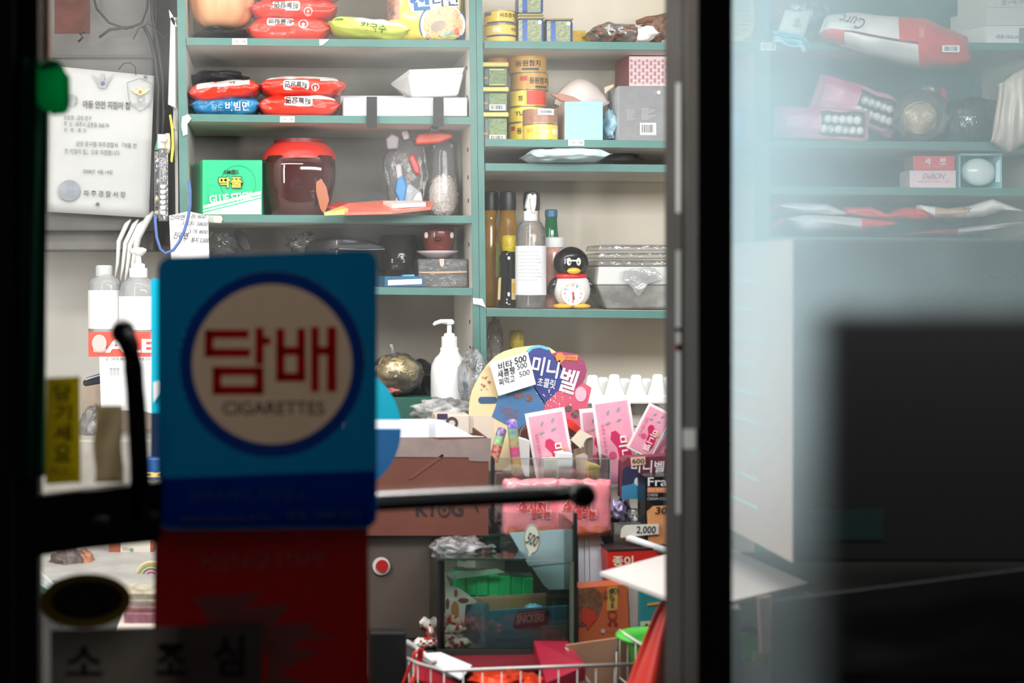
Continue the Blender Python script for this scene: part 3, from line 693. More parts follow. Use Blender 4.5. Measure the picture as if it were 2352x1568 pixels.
part(G().add([W(899, 196, Yt + .10), W(942, 172, Yt + .001), W(948, 222, Yt + .01), W(930, 222, Yt + .09)], [(0, 1, 2, 3)]), 'side', mt((222, 222, 220), .55), t)

# third shelf
z3 = lambda px: sz('A3', px)
t = thing('glue_stick_box', 'green and white carton of glue sticks on the third shelf', 'box', W(530, 493, 3.04))
zt = W(465, 367, 3.04).z; zb3 = z3(530) + .001
fl = W(465, 0, 3.04); fr_ = W(602, 0, 3.04); bl_ = W(443, 0, 3.17); br_ = Vector((fr_.x + .005, 3.16, 0))
ft = [(fl.x, 3.04), (fr_.x, 3.045), (br_.x, 3.165), (bl_.x, 3.16)]
grn = mt((0, 196, 130), .35, coat=.2)
part(G().foot(ft, zb3, zt), 'carton', grn, t, bev=.001)
part(G().poly([(467, 472), (600, 440), (600, 492), (467, 492)], 3.04, lay=3), 'white_panel', mt((234, 236, 234), .4), t, label='white lower panel')
for i, (a, b2) in enumerate(((470, 437), (477, 445), (484, 452))):
    part(G().poly([(467, a + 2), (600, b2 + 1), (600, b2 + 3.4), (467, a + 5)], 3.04, lay=4 if i else 5), 'stripe', grn if i else mt((234, 236, 234), .4), t)
part(G().text('AM●S', 512, 389, 548, 400, 3.04, lay=6, bold=.01), 'lettering', mt((10, 60, 40)), t, label='dark lettering')
ygl = mt((238, 206, 70), .4)
part(G().text('딱풀', 501, 404, 558, 433, 3.04, lay=5, bold=.045), 'character_outline', mt((20, 60, 30)), t, label='dark outline')
part(G().text('딱풀', 503, 406, 556, 431, 3.04, lay=7, bold=.02), 'characters', ygl, t, label='yellow characters')
part(G().text('GLUE STICK', 481, 444, 581, 463, 3.04, lay=6, rot=5, bold=.022), 'lettering', mt((240, 246, 242)), t, label='thick white lettering')
part(G().text('35g NET 12 PCS   AMOS', 528, 483, 594, 488, 3.04, lay=5), 'small_lettering', mt((120, 150, 140)), t)
part(G().ring(547, 420, 40, 41, 3.04, lay=3), 'thin_ring', mt((0, 150, 96)), t)
# jar
t = thing('lidded_jar', 'dark red-brown jar with a wide red lid on the third shelf', 'jar', W(687, 493, 3.12))
bz = sb('A3', 687, 3.12); e0 = bz - .5
part(G().lathe(688, 3.12, [(64, e0), (68, e0 - 20), (74, 460), (82, 425), (84, 395), (83, 378), (79, 369), (78, 362)], n=48, sq=2.9), 'body', mt((66, 20, 18), .06, coat=.8), t, smooth=True)
part(G().lathe(688, 3.12, [(84, 369), (84.5, 363), (80, 350), (68, 336), (58, 330), (58, 324), (30, 321)], n=48), 'lid', mt((226, 52, 40), .35), t, smooth=True, auto=40)
part(G().lathe(688, 3.12, [(59, 331), (59, 322), (44, 320)], n=40), 'lid_cap', mt((120, 22, 24), .4), t, smooth=True, auto=40, label='darker red cap')
part(G().poly([(726, 418), (738, 410), (750, 430), (756, 460), (745, 492), (736, 480), (726, 440)], 3.04, .001), 'label', mt((170, 90, 40), .3), t, label='orange-brown label edge')
# flat packets
t = thing('flat_packet', 'coral red flat packet with a yellow corner jutting over the third shelf', 'packet', W(870, 500, 2.96))
def flat(pts, Y0, th=.003): return None
P_ = [W(745, 496, 2.93), W(800, 472, 3.0), W(880, 466, 3.06), W(998, 468, 3.06), W(990, 482, 2.95), W(900, 492, 2.91)]
def plate(g, P, th, mi=0):
    n = len(P); up = Vector((0, 0, th))
    return g.add([p for p in P] + [p + up for p in P], [tuple(range(n))[::-1], tuple(range(n, 2 * n))] + [(i, (i + 1) % n, (i + 1) % n + n, i + n) for i in range(n)], mi)
part(plate(G(), P_, .006), 'sleeve', mt((238, 110, 92), .35, dirt=.3, scale=20, dirtcol=(240, 160, 140)), t, bev=.001)
part(plate(G(), [P_[0] + Vector((0, -.001, .001)), W(785, 480, 2.98), W(800, 486, 2.93), W(790, 493, 2.92)], .0066), 'corner', mt((232, 200, 110), .4), t, label='yellow corner')
part(plate(G(), [W(880, 470, 3.0), W(965, 468, 3.03), W(978, 474, 2.96), W(900, 478, 2.95)], .008), 'white_print', mt((236, 220, 214), .4), t, label='whitish printed area')
t = solo(plate(G(), [W(800, 482, 3.04), W(852, 448, 3.12), W(880, 446, 3.13), W(892, 474, 3.08), W(880, 482, 3.03)], .004), 'grey_card', mt((84, 86, 90), .5), 'dark grey card poking up behind the coral packet', 'card')
solo(plate(G(), [W(752, 478, 3.06), W(775, 468, 3.1), W(800, 470, 3.1), W(775, 482, 3.05)], .005), 'red_card', mt((206, 50, 44), .4), 'small red card with white trim beside the jar base', 'card')
# clear bag of toys
t = thing('toy_bag', 'clear bag of small plastic toys standing at the right of the third shelf', 'bag', W(930, 493, 3.14))
b3 = sb('A3', 930, 3.14)
part(G().ball(W(933, 400, 3.14), .046, .03, .087, amp=.12, fr=2.2, seed=5, nu=32, nv=24), 'film', film((240, 240, 245), .12, .3), t, smooth=True)
for nm, pts, c, lb in (('blue_toy', [(912, 410), (926, 400), (936, 430), (930, 462), (918, 466), (908, 440)], (40, 130, 190), 'blue toy'),
                   ('white_toy', [(906, 470), (914, 440), (940, 420), (968, 440), (972, 466), (950, 478), (920, 478)], (228, 228, 230), 'white toy'),
                   ('red_toy', [(938, 360), (950, 352), (964, 380), (966, 404), (952, 396)], (196, 50, 44), 'red toy'),
                   ('white_toy', [(922, 300), (938, 298), (942, 318), (926, 322)], (220, 214, 214), 'pinkish white cube'),
                   ('grey_toy', [(886, 318), (900, 304), (918, 314), (915, 342), (890, 344)], (140, 132, 134), 'grey toy'),
                   ('grey_toy', [(908, 378), (922, 374), (926, 406), (912, 412)], (190, 186, 190), 'pale toy')):
    part(G().poly(pts, 3.10 if nm != 'white_toy' else 3.12, .02), nm, mt(c, .35), t, bev=.004, label=lb)
part(G().tube([W(874, 345, 3.1), W(912, 346, 3.1)], .0012), 'stick', INK, t)
t = thing('puff_jar', 'clear jar of white rice puffs with a tilted orange lid', 'jar', W(1018, 493, 3.13))
b3 = sb('A3', 1018, 3.13)
part(G().lathe(1018, 3.13, [(34, b3), (36, b3 - 20), (36, 420), (30, 350), (30, 326)], n=36), 'body', film((240, 235, 240), .10, .3, bump=.15), t, smooth=True)
part(G().ball(W(1018, 450, 3.13), .031, .031, .046, amp=.1, fr=9, seed=3, nu=60, nv=40), 'puffs', mt((250, 240, 232), .8, bump=1, bscale=220, dirt=.35, scale=160, dirtcol=(188, 176, 170)), t, smooth=True, kind='stuff', label='white rice puffs')
part(G().poly([(955, 318), (962, 307), (1012, 304), (1040, 307), (1041, 316), (1010, 328), (956, 331)], 3.10, .06), 'lid', mt((222, 72, 30), .4), t, bev=.004, label='orange lid')
part(G().poly([(988, 290), (1006, 288), (1010, 303), (990, 304)], 3.02, .02), 'lid_knob', mt((60, 54, 52), .4), t, bev=.003, label='dark knob')
# price note, cable
t = thing('price_note', 'handwritten white price note taped below the left upright', 'note', W(435, 600, 2.97))
part(G().sheet(lambda u, v: W(388 + 5 * v + (90 - 2 * v) * u, 489 + (6 - 10 * (1 - abs(2 * u - 1))) * (v < .01) + 112 * v, 2.97 + .004 * sin(u * 5 + v * 2)), 16, 12), 'paper', mt((238, 238, 236), .7), t, smooth=True)
for s, x0, y0, x1, y1, c in (('신라면', 391, 492, 424, 505, 1), ('1개 800', 434, 491, 473, 502, 0), ('1봉지 3800', 420, 508, 477, 519, 0), ('1개 800', 437, 526, 477, 537, 0), ('진라면', 399, 533, 432, 549, 1), ('봉지 3,500', 439, 545, 480, 558, 1)):
    part(G().text(s, x0, y0, x1, y1, 2.964, rot=-2, shear=.2, bold=.012 * c), 'handwriting', mt((34, 38, 48)), t)
solo(G().tube([W(x, y, 2.95) for x, y in ((434, 415), (437, 440), (437, 470), (432, 500), (424, 528), (412, 555), (398, 574), (380, 582), (368, 572), (360, 545), (357, 515), (356, 490))], .0032, n=10), 'cable', mt((78, 108, 172), .4), 'blue cable looping over the handwritten price note', 'cable', smooth=True)

# fourth shelf
z4 = 'A4'
solo(G().ball(W(502, 562, 3.14), .042, .05, .028, amp=.22, fr=2.4, seed=21, nu=36, nv=22), 'clear_bag', film((150, 150, 150), .25, .5), 'crumpled clear bag beside the price note on the fourth shelf', 'bag', smooth=True)
solo(G().poly([(535, 528), (550, 526), (566, 540), (578, 575), (560, 580), (546, 560)], 3.14, .03), 'black_wrap', mt((36, 36, 36), .4), 'folded black wrapper behind the blue sign top', 'wrapper', bev=.004)
t = thing('black_pouch', 'black zipped pouch showing above the blue sign', 'pouch', W(820, 620, 3.1))
part(G().sheet(lambda u, v: W(700 + 184 * u, 570 - 26 * sin(pi * min(1, u * .9 + .1)) ** .6 + 60 * v, 3.12 - .05 * sin(pi * u)), 20, 6, thick=.06), 'body', mt((28, 28, 29), .4, coat=.3), t, smooth=True)
part(G().poly([(756, 572), (780, 559), (850, 557), (882, 564), (884, 572), (860, 574), (790, 575)], 3.03, .05), 'flap', mt((38, 42, 44), .35), t, bev=.004)
part(G().tube([W(778, 571, 3.026), W(830, 573, 3.024), W(884, 572, 3.026)], .0012), 'zip', mt((190, 190, 190), .3, metal=.7), t, label='silver zip')
solo(G().ball(W(700, 560, 3.16), .04, .04, .022, amp=.3, fr=2, seed=31, nu=36, nv=20), 'clear_bag', film((170, 170, 170), .22, .5), 'clear crumpled wrap left of the black pouch', 'bag', smooth=True)
solo(G().lathe(915, 3.18, [(46, sb('A4', 915, 3.18)), (46, 600), (44, 540)], n=30), 'tumbler', film((120, 110, 108), .35, .4, tint=(150, 145, 142)), 'smoky clear tub at the back of the fourth shelf', 'tub', smooth=True)
t = thing('small_blue_box', 'small flat blue box with a white label on the fourth shelf', 'box', W(920, 660, 3.03))
zz = sz('A4', 920) + .001
part(G().foot([(W(872, 0, 3.05).x, 3.05), (W(884, 0, 3.02).x, 3.02), (W(974, 0, 3.02).x, 3.02), (W(974, 0, 3.02).x, 3.11), (W(868, 0, 3.02).x, 3.11)], zz, W(900, 634, 3.03).z), 'carton', mt((34, 94, 130), .4), t, bev=.0012)
part(G().poly([(891, 643), (969, 640), (969, 652), (891, 655)], 3.02, lay=2), 'label', mt((226, 232, 232)), t, label='white label')
part(G().poly([(925, 631), (952, 630), (952, 634), (925, 635)], 3.03, .05), 'tab', mt((90, 190, 216)), t, label='light blue tab')
t = thing('wrapped_box', 'grey gift box in clear wrap carrying the saucer', 'box', W(1018, 660, 3.05))
zb4 = sz('A4', 1018, 3.05) + .001; a = W(962, 596, 3.05); b2 = W(1072, 596, 3.05)
part(G().box(a.x, b2.x, 3.05, 3.15, zb4, a.z), 'carton', mt((92, 90, 90), .4, dirt=.4, scale=30), t, bev=.002)
part(G().box(a.x - .002, b2.x + .001, 3.045, 3.155, zb4, a.z + .0015), 'wrap', film((220, 220, 220), .16, .3, bump=.9, bscale=60), t)
part(G().poly([(1009, 594), (1020, 594), (1020, 608), (1015, 614), (1010, 608)], 3.044), 'tape', mt((205, 186, 176)), t, label='beige tape')
part(G().poly([(963, 624), (1072, 622), (1072, 626), (1010, 628), (963, 627)], 3.044), 'cord', mt((196, 160, 130)), t, label='tan line')
t = thing('saucer', 'pinkish white saucer under the brown cup', 'saucer', W(1005, 593, 3.1))
part(G().lathe(1005, 3.1, [(20, 593.5), (24, 592), (40, 583), (48, 577), (47, 576), (20, 582)], n=40), 'dish', mt((226, 206, 210), .3), t, smooth=True)
t = thing('brown_cup', 'reddish brown cup with two white eye marks standing on the saucer', 'cup', W(1007, 580, 3.1))
part(G().lathe(1007, 3.1, [(24, 582), (30, 572), (37, 550), (38, 532), (36, 525), (33, 527), (32, 545), (20, 570)], n=40), 'bowl', mt((120, 48, 36), .3, coat=.4), t, smooth=True)
for x in (979, 1038):
    part(G().lathe(x, 3.070, [(3.0, 547), (4.6, 543), (4.6, 537), (3, 533)], n=12, sy=.7), 'eye_mark', mt((220, 214, 206)), t, smooth=True, label='white oval mark')
part(G().lathe(1006, 3.062, [(6, 553), (9, 549), (6, 545)], n=14, sy=.3), 'nose_mark', mt((70, 24, 20)), t, smooth=True)

# below the fourth shelf
zz5 = sz('A5', 930)
t = thing('green_box', 'dark green flat box holding the gold bag at the bottom left', 'box', W(930, 962, 2.9))
part(G().pbox(868, 913, 994, 962, 2.9, .12), 'box', mt((22, 82, 70), .6), t, bev=.001)
t = thing('gold_bundle', 'golden round bundle wrapped in clear film with a twisted top', 'bundle', W(912, 910, 2.95))
part(G().ball(W(912, 852, 2.95), .045, .042, .034, amp=.09, fr=2.5, seed=12, nu=44, nv=30), 'contents', mt((206, 184, 130), .25, metal=.55, bump=.7, bscale=60), t, smooth=True, label='golden contents')
part(G().ball(W(905, 893, 2.94), .032, .03, .012, amp=.2, fr=4, seed=13, nu=32, nv=20), 'lower_contents', mt((176, 90, 74), .4, dirt=.8, scale=60, dirtcol=(70, 50, 44)), t, smooth=True, label='reddish lower contents')
part(G().ball(W(915, 860, 2.95), .052, .048, .044, amp=.1, fr=2.2, seed=14, nu=40, nv=26), 'film', film((220, 215, 205), .10, .45, bump=.8), t, smooth=True)
part(G().tube([W(906, 822, 2.94), W(903, 806, 2.93), W(898, 790, 2.93)], [.009, .004, .006], n=8), 'twist', film((220, 218, 210), .3, .4), t, smooth=True)
solo(G().ball(W(960, 885, 3.02), .05, .05, .05, amp=.12, fr=2, seed=16, nu=40, nv=26, zmin=-.7), 'black_bag', mt((22, 22, 23), .25, bump=.6, bscale=40), 'shiny black plastic bag behind the gold bundle', 'bag', smooth=True)

def pump(label, cx, Y, ytop, ybot, r, head, body=WHITE, neck=None, clear=False, lab=None, hw=1.0):
    """bottle with a pump or spray head; px measures"""
    t = thing('pump_bottle', label, 'bottle', W(cx, ybot, Y))
    return t
t = thing('pump_bottle', 'opaque white pump bottle standing by the middle upright', 'bottle', W(1030, 946, 2.92))
Yp = 2.92
part(G().lathe(1032, Yp, [(40, 946), (43, 942), (43, 855), (41, 838), (33, 822), (24, 813), (21, 806), (21, 798)], n=40), 'body', mt((234, 236, 238), .28, coat=.3), t, smooth=True)
part(G().lathe(1032, Yp, [(18, 798), (18, 773), (13, 772), (12, 766), (6, 764)], n=32), 'collar', WHITE, t, smooth=True, auto=35)
part(G().lathe(1032, Yp, [(5.5, 766), (5.5, 745), (11, 744), (12, 738), (8, 734), (2, 733)], n=24), 'stem', WHITE, t, smooth=True, auto=35)
part(G().tube([W(1038, 739, Yp), W(1012, 738, Yp - .01), W(1000, 742, Yp - .015), W(996, 746, Yp - .017)], [.006, .0045, .004, .003], n=12), 'nozzle', WHITE, t, smooth=True)
solo(G().poly([(1066, 850), (1070, 856), (1076, 895), (1068, 905), (1063, 880)], 2.86, .001), 'printed_tag', mt((200, 216, 226), .3, dirt=.9, scale=90, dirtcol=(40, 140, 190)), 'blue and white tag hanging beside the white pump bottle', 'tag')
solo(G().ball(W(1085, 868, 2.88), .028, .04, .062, amp=.16, fr=2.0, seed=41, nu=40, nv=28), 'clear_bag', film((245, 246, 246), .22, .4, bump=1, bscale=38, patchy=.8), 'milky crumpled bag between the pump bottle and the display card', 'bag', smooth=True)
solo(G().ball(W(1020, 945, 2.72), .056, .05, .024, amp=.3, fr=2.2, seed=43, nu=44, nv=26), 'clear_bag', film((248, 248, 248), .5, .3, bump=1, bscale=38, patchy=.6), 'white crumpled plastic bag behind the brown carton', 'bag', smooth=True)
# ------------------------------------------------------------------ middle unit, top shelf
ylc = mt((240, 206, 90), .35, coat=.3); rimm = mt((222, 206, 150), .25, metal=.7); navyp = mt((50, 50, 120), .5)
def can(label, cx, r, y0, y1, Y, mat, group=None, rim=rimm, words=None, wc=None, name='tin_can'):
    t = thing(name, label, 'tin', W(cx, y1, Y), group)
    part(G().lathe(cx, Y, [(r * .97, y1 - 1.2), (r, y1 - 2), (r, y0 + 2), (r * .97, y0 + 1.2)], n=44), 'body', mat, t, smooth=True, auto=40)
    part(G().lathe(cx, Y, [(r * .985, y1), (r * 1.01, y1 - 1), (r * 1.01, y1 - 2.4), (r * .98, y1 - 2.8)], n=44), 'bottom_rim', rim, t, smooth=True)
    part(G().lathe(cx, Y, [(r * .98, y0 + 2.6), (r * 1.01, y0 + 2.2), (r * 1.01, y0 + .6), (r * .96, y0), (r * .9, y0 + .8)], n=44), 'top_rim', rim, t, smooth=True)
    def wrap(x, y, e=.0009):
        q = (x - cx) / r * 1.0; q = max(-.97, min(.97, q)); k = S(Y)
        return Vector(((x - PX) * k, Y - r * k * math.sqrt(1 - q * q) - e, CZ + (PY - y) * k))
    for w in (words or []):
        s, a, b, c, e, m, bd = w; part(G().text(s, a, b, c, e, Y, bold=bd, lay=0, fn=lambda x, y: wrap(x, y, .0016)), 'lettering', m, t)
    return t, wrap
def wpatch(wrap, pts, e=.0009):
    xs = [p[0] for p in pts]; ys = [p[1] for p in pts]; x0, x1, y0, y1 = min(xs), max(xs), min(ys), max(ys); n = 10
    return G().sheet(lambda u, v: wrap(x0 + (x1 - x0) * u, y0 + (y1 - y0) * v, e), n, 2, thick=.0004)
YB1 = 3.11
z = lambda k, x, Y: sb(k, x, Y)
b0 = z('B1', 1150, YB1)
g1 = 'yellow tuna tins stacked at the left of the top middle shelf'
t, wr = can('lower yellow tuna tin by the middle upright on the top shelf', 1150, 37, 61, b0, YB1, ylc, g1, words=[('사조', 1168, 68, 1182, 77, INK, .01)])
part(wpatch(wr, [(1116, 85), (1184, 89)]), 'purple_band', navyp, t); part(wpatch(wr, [(1126, 68), (1146, 80)]), 'pale_print', mt((240, 228, 196), .5), t)
t, wr = can('upper yellow tuna tin with dark lettering above its twin', 1148, 36, 29, 60.5, YB1, ylc, g1, words=[('사조참치', 1142, 36, 1180, 46, INK, .012)])
part(wpatch(wr, [(1116, 55), (1183, 58)]), 'purple_band', navyp, t); part(wpatch(wr, [(1113, 33), (1124, 40)]), 'grey_print', mt((120, 130, 150), .5), t)
def meat(label, x0, x1, y0, y1, Y, group):
    """squarish lunch-meat tin, blue with an olive panel"""
    t = thing('meat_tin', label, 'tin', W((x0 + x1) / 2, y1, Y), group); cx = (x0 + x1) / 2; r = (x1 - x0) / 2
    k = S(Y); a = W(x0, y1, Y); c = W(x1, y0, Y); d = .052
    part(G().pbox(x0 + 1, y0 + 5, x1 - 1, y1 - 5, Y, d), 'body', mt((70, 96, 160), .3, metal=.3), t, bev=.007)
    part(G().pbox(x0, y0, x1, y0 + 6, Y - .001, d + .002), 'lid', rimm, t, bev=.004); part(G().pbox(x0, y1 - 6, x1, y1, Y - .001, d + .002), 'base', rimm, t, bev=.004)
    part(G().pbox(x0 + 21, y0 + 9, x1 - 8, y1 - 8, Y, .0006, lay=2), 'text_panel', mt((160, 166, 104), .5, dirt=.9, scale=240, dirtcol=(84, 108, 130)), t, label='olive printed panel')
    part(G().pbox(x0 + 1, y0 + 9, x0 + 10, y1 - 8, Y, .0006, lay=2), 'side_print', mt((170, 172, 120), .5, dirt=.8, scale=200, dirtcol=(90, 110, 140)), t)
    part(G().poly(ell(x1 - 12, y0 + 14, 4.5, 4.5, 16), Y, lay=4), 'round_mark', mt((214, 226, 238)), t, label='pale round mark')
    return t
g2 = 'square blue meat tins on the top middle shelf'
bq = z('B1', 1220, 3.08)
meat('lower blue meat tin of the two stacked beside the tuna', 1190, 1252, 37, bq, 3.08, g2)
meat('upper blue meat tin on its twin, cut by the frame', 1190, 1250, -18, 36.5, 3.08, g2)
meat('single blue meat tin standing right of the stacked pair', 1255, 1318, 40, z('B1', 1285, 3.08), 3.08, g2)
t = thing('yellow_carton', 'tiny yellow carton behind the single blue meat tin', 'box', W(1330, 92, 3.12))
part(G().pbox(1312, 70, 1346, z('B1', 1330, 3.12), 3.12, .04), 'carton', mt((236, 196, 60), .5, dirt=.4, scale=90), t, bev=.001)
t = thing('foil_packet', 'crumpled black and silver foil snack packet on the top middle shelf', 'packet', W(1425, 94, 3.07))
p = Pillow(1348, 58, 1500, z('B1', 1425, 3.07) - 3, 3.07, .10, seed=33, n=2.2, crease=.34, rot=-2)
part(p.mesh(G(), mats=lambda u, v, fr: (1 if noise.noise(Vector((u * 3, v * 2, 4))) > .02 else 0) if u < .35 else 2), 'wrapper', [mt((150, 146, 142), .25, metal=.6, bump=.8, bscale=70), mt((56, 50, 50), .3, dirt=.9, scale=90, dirtcol=(180, 120, 96)), mt((222, 222, 218), .25, bump=.7, bscale=70)], t, smooth=True)
t = thing('brown_branch', 'brown fuzzy dried bundle at the right end of the top middle shelf', 'bundle', W(1500, 94, 3.15))
part(G().ball(W(1506, 70, 3.15), .03, .03, .027, amp=.3, fr=3, seed=3, nu=44, nv=30), 'lower_clump', mt((150, 112, 96), .9, bump=1, bscale=150, dirt=.6, scale=70), t, smooth=True)
part(G().tube([W(1462, 52, 3.14), W(1485, 46, 3.14), W(1510, 44, 3.15), W(1545, 34, 3.15)], [.005, .008, .009, .008], n=10), 'upper_clump', mt((138, 98, 82), .9, bump=1, bscale=160, dirt=.6, scale=90), t, smooth=True)
# yellow basket at the far right of the middle unit
t = thing('yellow_basket', 'pale yellow slotted plastic basket seen just right of the black frame', 'basket', W(1660, 100, 3.06))
yb = mt((228, 208, 112), .4, thin=.2); fb = z('B1', 1660, 2.985)
for i in range(13):
    y = -46 + i * 10.6; xr_ = 1731 - (0 if y < 50 else (y - 50) ** 2 / 90.0)
    part(G().pbox(1592, y, xr_, y + 6.2, 2.985, .0022), 'slat', yb, t)
for x in (1604, 1634, 1668, 1694): part(G().pbox(x, -60, x + 8, fb - 4, 2.9835, .003), 'rib', yb, t)
part(G().poly([(1722, -60), (1733, -60), (1733, 58), (1724, 82), (1700, fb), (1590, fb), (1590, fb - 9), (1696, fb - 9), (1716, 76), (1723, 54)], 2.982, .006), 'frame_edge', yb, t, bev=.0008)
part(G().box(W(1592, 0, 3.05).x, W(1700, 0, 3.05).x, 2.985, 3.2, W(0, fb, 2.985).z, W(0, fb, 2.985).z + .002).box(W(1592, 0, 3.05).x, W(1705, 0, 3.05).x, 3.2, 3.202, W(0, fb, 2.985).z, 1.95), 'back_and_bottom', yb, t)

# ------------------------------------------------------------------ middle unit, second shelf
g3 = 'square jars with yellow lids stacked by the middle upright'
jl = mt((246, 232, 130), .4); jg = mt((150, 168, 110), .5, dirt=.9, scale=200, dirtcol=(96, 128, 100)); jb = mt((70, 96, 90), .35)
bj = z('B2', 1140, 3.08)
for y0, y1, w in ((257, bj, 'lowest'), (199, 256.5, 'middle'), (142, 198.5, 'topmost')):
    t = thing('square_jar', w + ' of three green labelled jars with yellow lids by the middle upright', 'jar', W(1140, y1, 3.08), g3)
    part(G().pbox(1109, y0 + 12, 1165, y1, 3.085, .05), 'body', jb, t, bev=.005)
    part(G().pbox(1106, y0, 1169, y0 + 11, 3.082, .056), 'lid', jl, t, bev=.003)
    part(G().pbox(1123, y0 + 16, 1164, y1 - 2, 3.083, .001), 'label', jg, t, label='speckled green label')
    if w != 'topmost': barcode(t, 1124, y1 - 17, 1161, y1 - 3, 3.083)
    else: part(G().pbox(1124, y0 + 16, 1158, y0 + 19, 3.083, .0005, lay=2).pbox(1124, y1 - 5, 1160, y1 - 3, 3.083, .0005, lay=2), 'yellow_line', jl, t)
    part(G().pbox(1112, y1 - 22, 1121, y1 - 17, 3.083, .0005, lay=1), 'orange_print', mt((200, 140, 100)), t)
can('orange lidded tub just behind the topmost green jar', 1144, 27, 130, 156, 3.15, mt((196, 124, 66), .5), name='tub')
g4 = 'tuna tins piled at the left of the second middle shelf'
oldc = mt((214, 160, 66), .35, dirt=.3, scale=30, dirtcol=(176, 120, 60)); yc = mt((242, 214, 70), .35)
for cx, y0, y1, m, wd_, lb in ((1211, 285, z('B2', 1211, 3.13), yc, ('동원', 1181, 297, 1202, 311), 'bottom tuna tin of the tall pile, mostly behind the front tins'),
                             (1211, 249, 284.5, yc, ('TUNA', 1178, 260, 1214, 269), 'second tuna tin from the bottom of the tall pile'),
                             (1212, 211, 248.5, yc, ('참', 1184, 224, 1194, 236), 'tuna tin with a red sticker in the middle of the tall pile'),
                             (1216, 172, 210.5, oldc, ('동원참치', 1208, 183, 1254, 198), 'second tuna tin from the top of the tall pile'),
                             (1212, 132, 171.5, oldc, ('동원참치', 1178, 144, 1234, 158), 'topmost tuna tin of the tall pile')):
    t, wr = can(lb, cx, 43, y0, y1, 3.13, m, g4, words=[(wd_[0], *wd_[1:], INK, .015)])
    if y0 in (172, 132): part(wpatch(wr, [(wd_[1] + 14, wd_[4] + 4), (wd_[3] - 4, wd_[4] + 9)]), 'dark_band', mt((70, 64, 60)), t)
    if y0 == 211: part(wpatch(wr, [(1202, 213), (1251, 245)]), 'red_sticker', mt((238, 66, 46), .5), t, label='square red sticker')
    if y0 in (285, 172): part(wpatch(wr, [(1171 if y0 == 285 else 1188, y0 + 8), (1178 if y0 == 285 else 1203, y0 + 18)]), 'red_mark', mt((200, 70, 50)), t)
g5 = 'front pair of tins before the tall pile'
t, wr = can('yellow tin at the bottom of the front pair before the tall pile', 1241, 40, 288, z('B2', 1241, 3.06), 3.06, ylc, g5, words=[('참치', 1206, 298, 1216, 308, mt((200, 150, 60)), 0)])
part(wpatch(wr, [(1262, 299), (1277, 312)]), 'pale_panel', mt((232, 226, 190)), t); part(wpatch(wr, [(1245, 303), (1253, 309)]), 'round_print', mt((244, 234, 200)), t)
t, wr = can('brown tin with a white barcode label on top of the front pair', 1241, 40, 253, 287.5, 3.06, mt((176, 128, 104), .4, dirt=.4, scale=120), g5)
part(wpatch(wr, [(1228, 254), (1266, 268)]), 'barcode_label', mt((228, 228, 232)), t, label='white barcode label')
g = G(); 
for i in range(11): g2_ = wpatch(wr, [(1234 + i * 2.4, 258), (1235.2 + i * 2.4, 264)], .0018); g.v, o_ = g.v + g2_.v, len(g.v); g.f += [tuple(q + o_ for q in f) for f in g2_.f]; g.m += g2_.m
part(g, 'barcode', mt((120, 120, 130)), t)
t = thing('pale_blue_box', 'pale blue carton with a whitish side under the beige pouch', 'box', W(1330, 319, 3.05))
zbb = sz('B2', 1330) + .0015
a = [(W(1297, 0, 3.05).x, 3.05), (W(1385, 0, 3.05).x, 3.05), (W(1385, 0, 3.05).x - .002, 3.16), (W(1280, 0, 3.12).x, 3.15)]
o = part(G().foot(a, zbb, W(0, 233, 3.05).z), 'carton', [mt((152, 214, 226), .45), mt((206, 196, 194), .6)], t, bev=.0012)
o.data.polygons[5].material_index = 1
t = thing('beige_pouch', 'cream and brown pouch slumped on the pale blue carton', 'pouch', W(1335, 240, 3.08))
g = G().sheet(lambda u, v: W(1275 + 125 * u - 0 * v, 232 - 52 * sin(pi * min(1, u * 1.05)) ** .7 * (1 - v) + 6 * v + 20 * v * sin(pi * u), 3.10 - .045 * sin(pi * u) * sin(pi * (v * .8 + .1))), 26, 12, thick=.02)
part(g, 'pouch', mt((226, 212, 206), .3, bump=.4, bscale=30), t, smooth=True)
part(G().poly([(1264, 216), (1290, 215), (1318, 222), (1345, 238), (1330, 238), (1290, 232)], 3.055, .01), 'lower_fold', mt((172, 122, 100), .5), t, bev=.002, label='brown fold')
part(G().poly([(1388, 200), (1411, 192), (1410, 200), (1398, 208), (1390, 216)], 3.07, .006), 'corner_fold', mt((214, 180, 160), .5), t, bev=.002, label='peach corner')
solo(G().ball(W(1402, 290, 3.1), .014, .03, .028, amp=.35, fr=2, seed=6, nu=24, nv=24, ridge=True), 'pale_blue_wrap', mt((164, 196, 210), .4), 'small crumpled pale blue wrapping beside the grey carton', 'wrapping', smooth=True)
t = thing('grey_box', 'grey carton with fine white print and a barcode on the second middle shelf', 'box', W(1475, 321, 3.05))
a = [(W(1421, 0, 3.05).x, 3.05), (W(1560, 0, 3.05).x, 3.05), (W(1560, 0, 3.05).x, 3.17), (W(1403, 0, 3.12).x, 3.15)]
gt = W(0, 197, 3.05).z
o = part(G().foot(a, sz('B2', 1475) + .0015, gt), 'carton', [mt((132, 132, 134), .5, dirt=.2, scale=40), mt((196, 196, 200), .5)], t, bev=.0012)
o.data.polygons[5].material_index = 1
lg = mt((176, 176, 180)); 
g = G()
for i in range(9):
    g.pbox(1439, 252 + i * 2.9, 1439 + (24 if i else 28) * (.6 + .4 * ((i * 7) % 5) / 4), 253 + i * 2.9, 3.05, .0003, lay=2)
    g.pbox(1473, 249 + i * 3.1, 1473 + 34 * (.5 + .5 * ((i * 3) % 4) / 3), 250.2 + i * 3.1, 3.05, .0003, lay=2)
part(g, 'fine_print', lg, t)
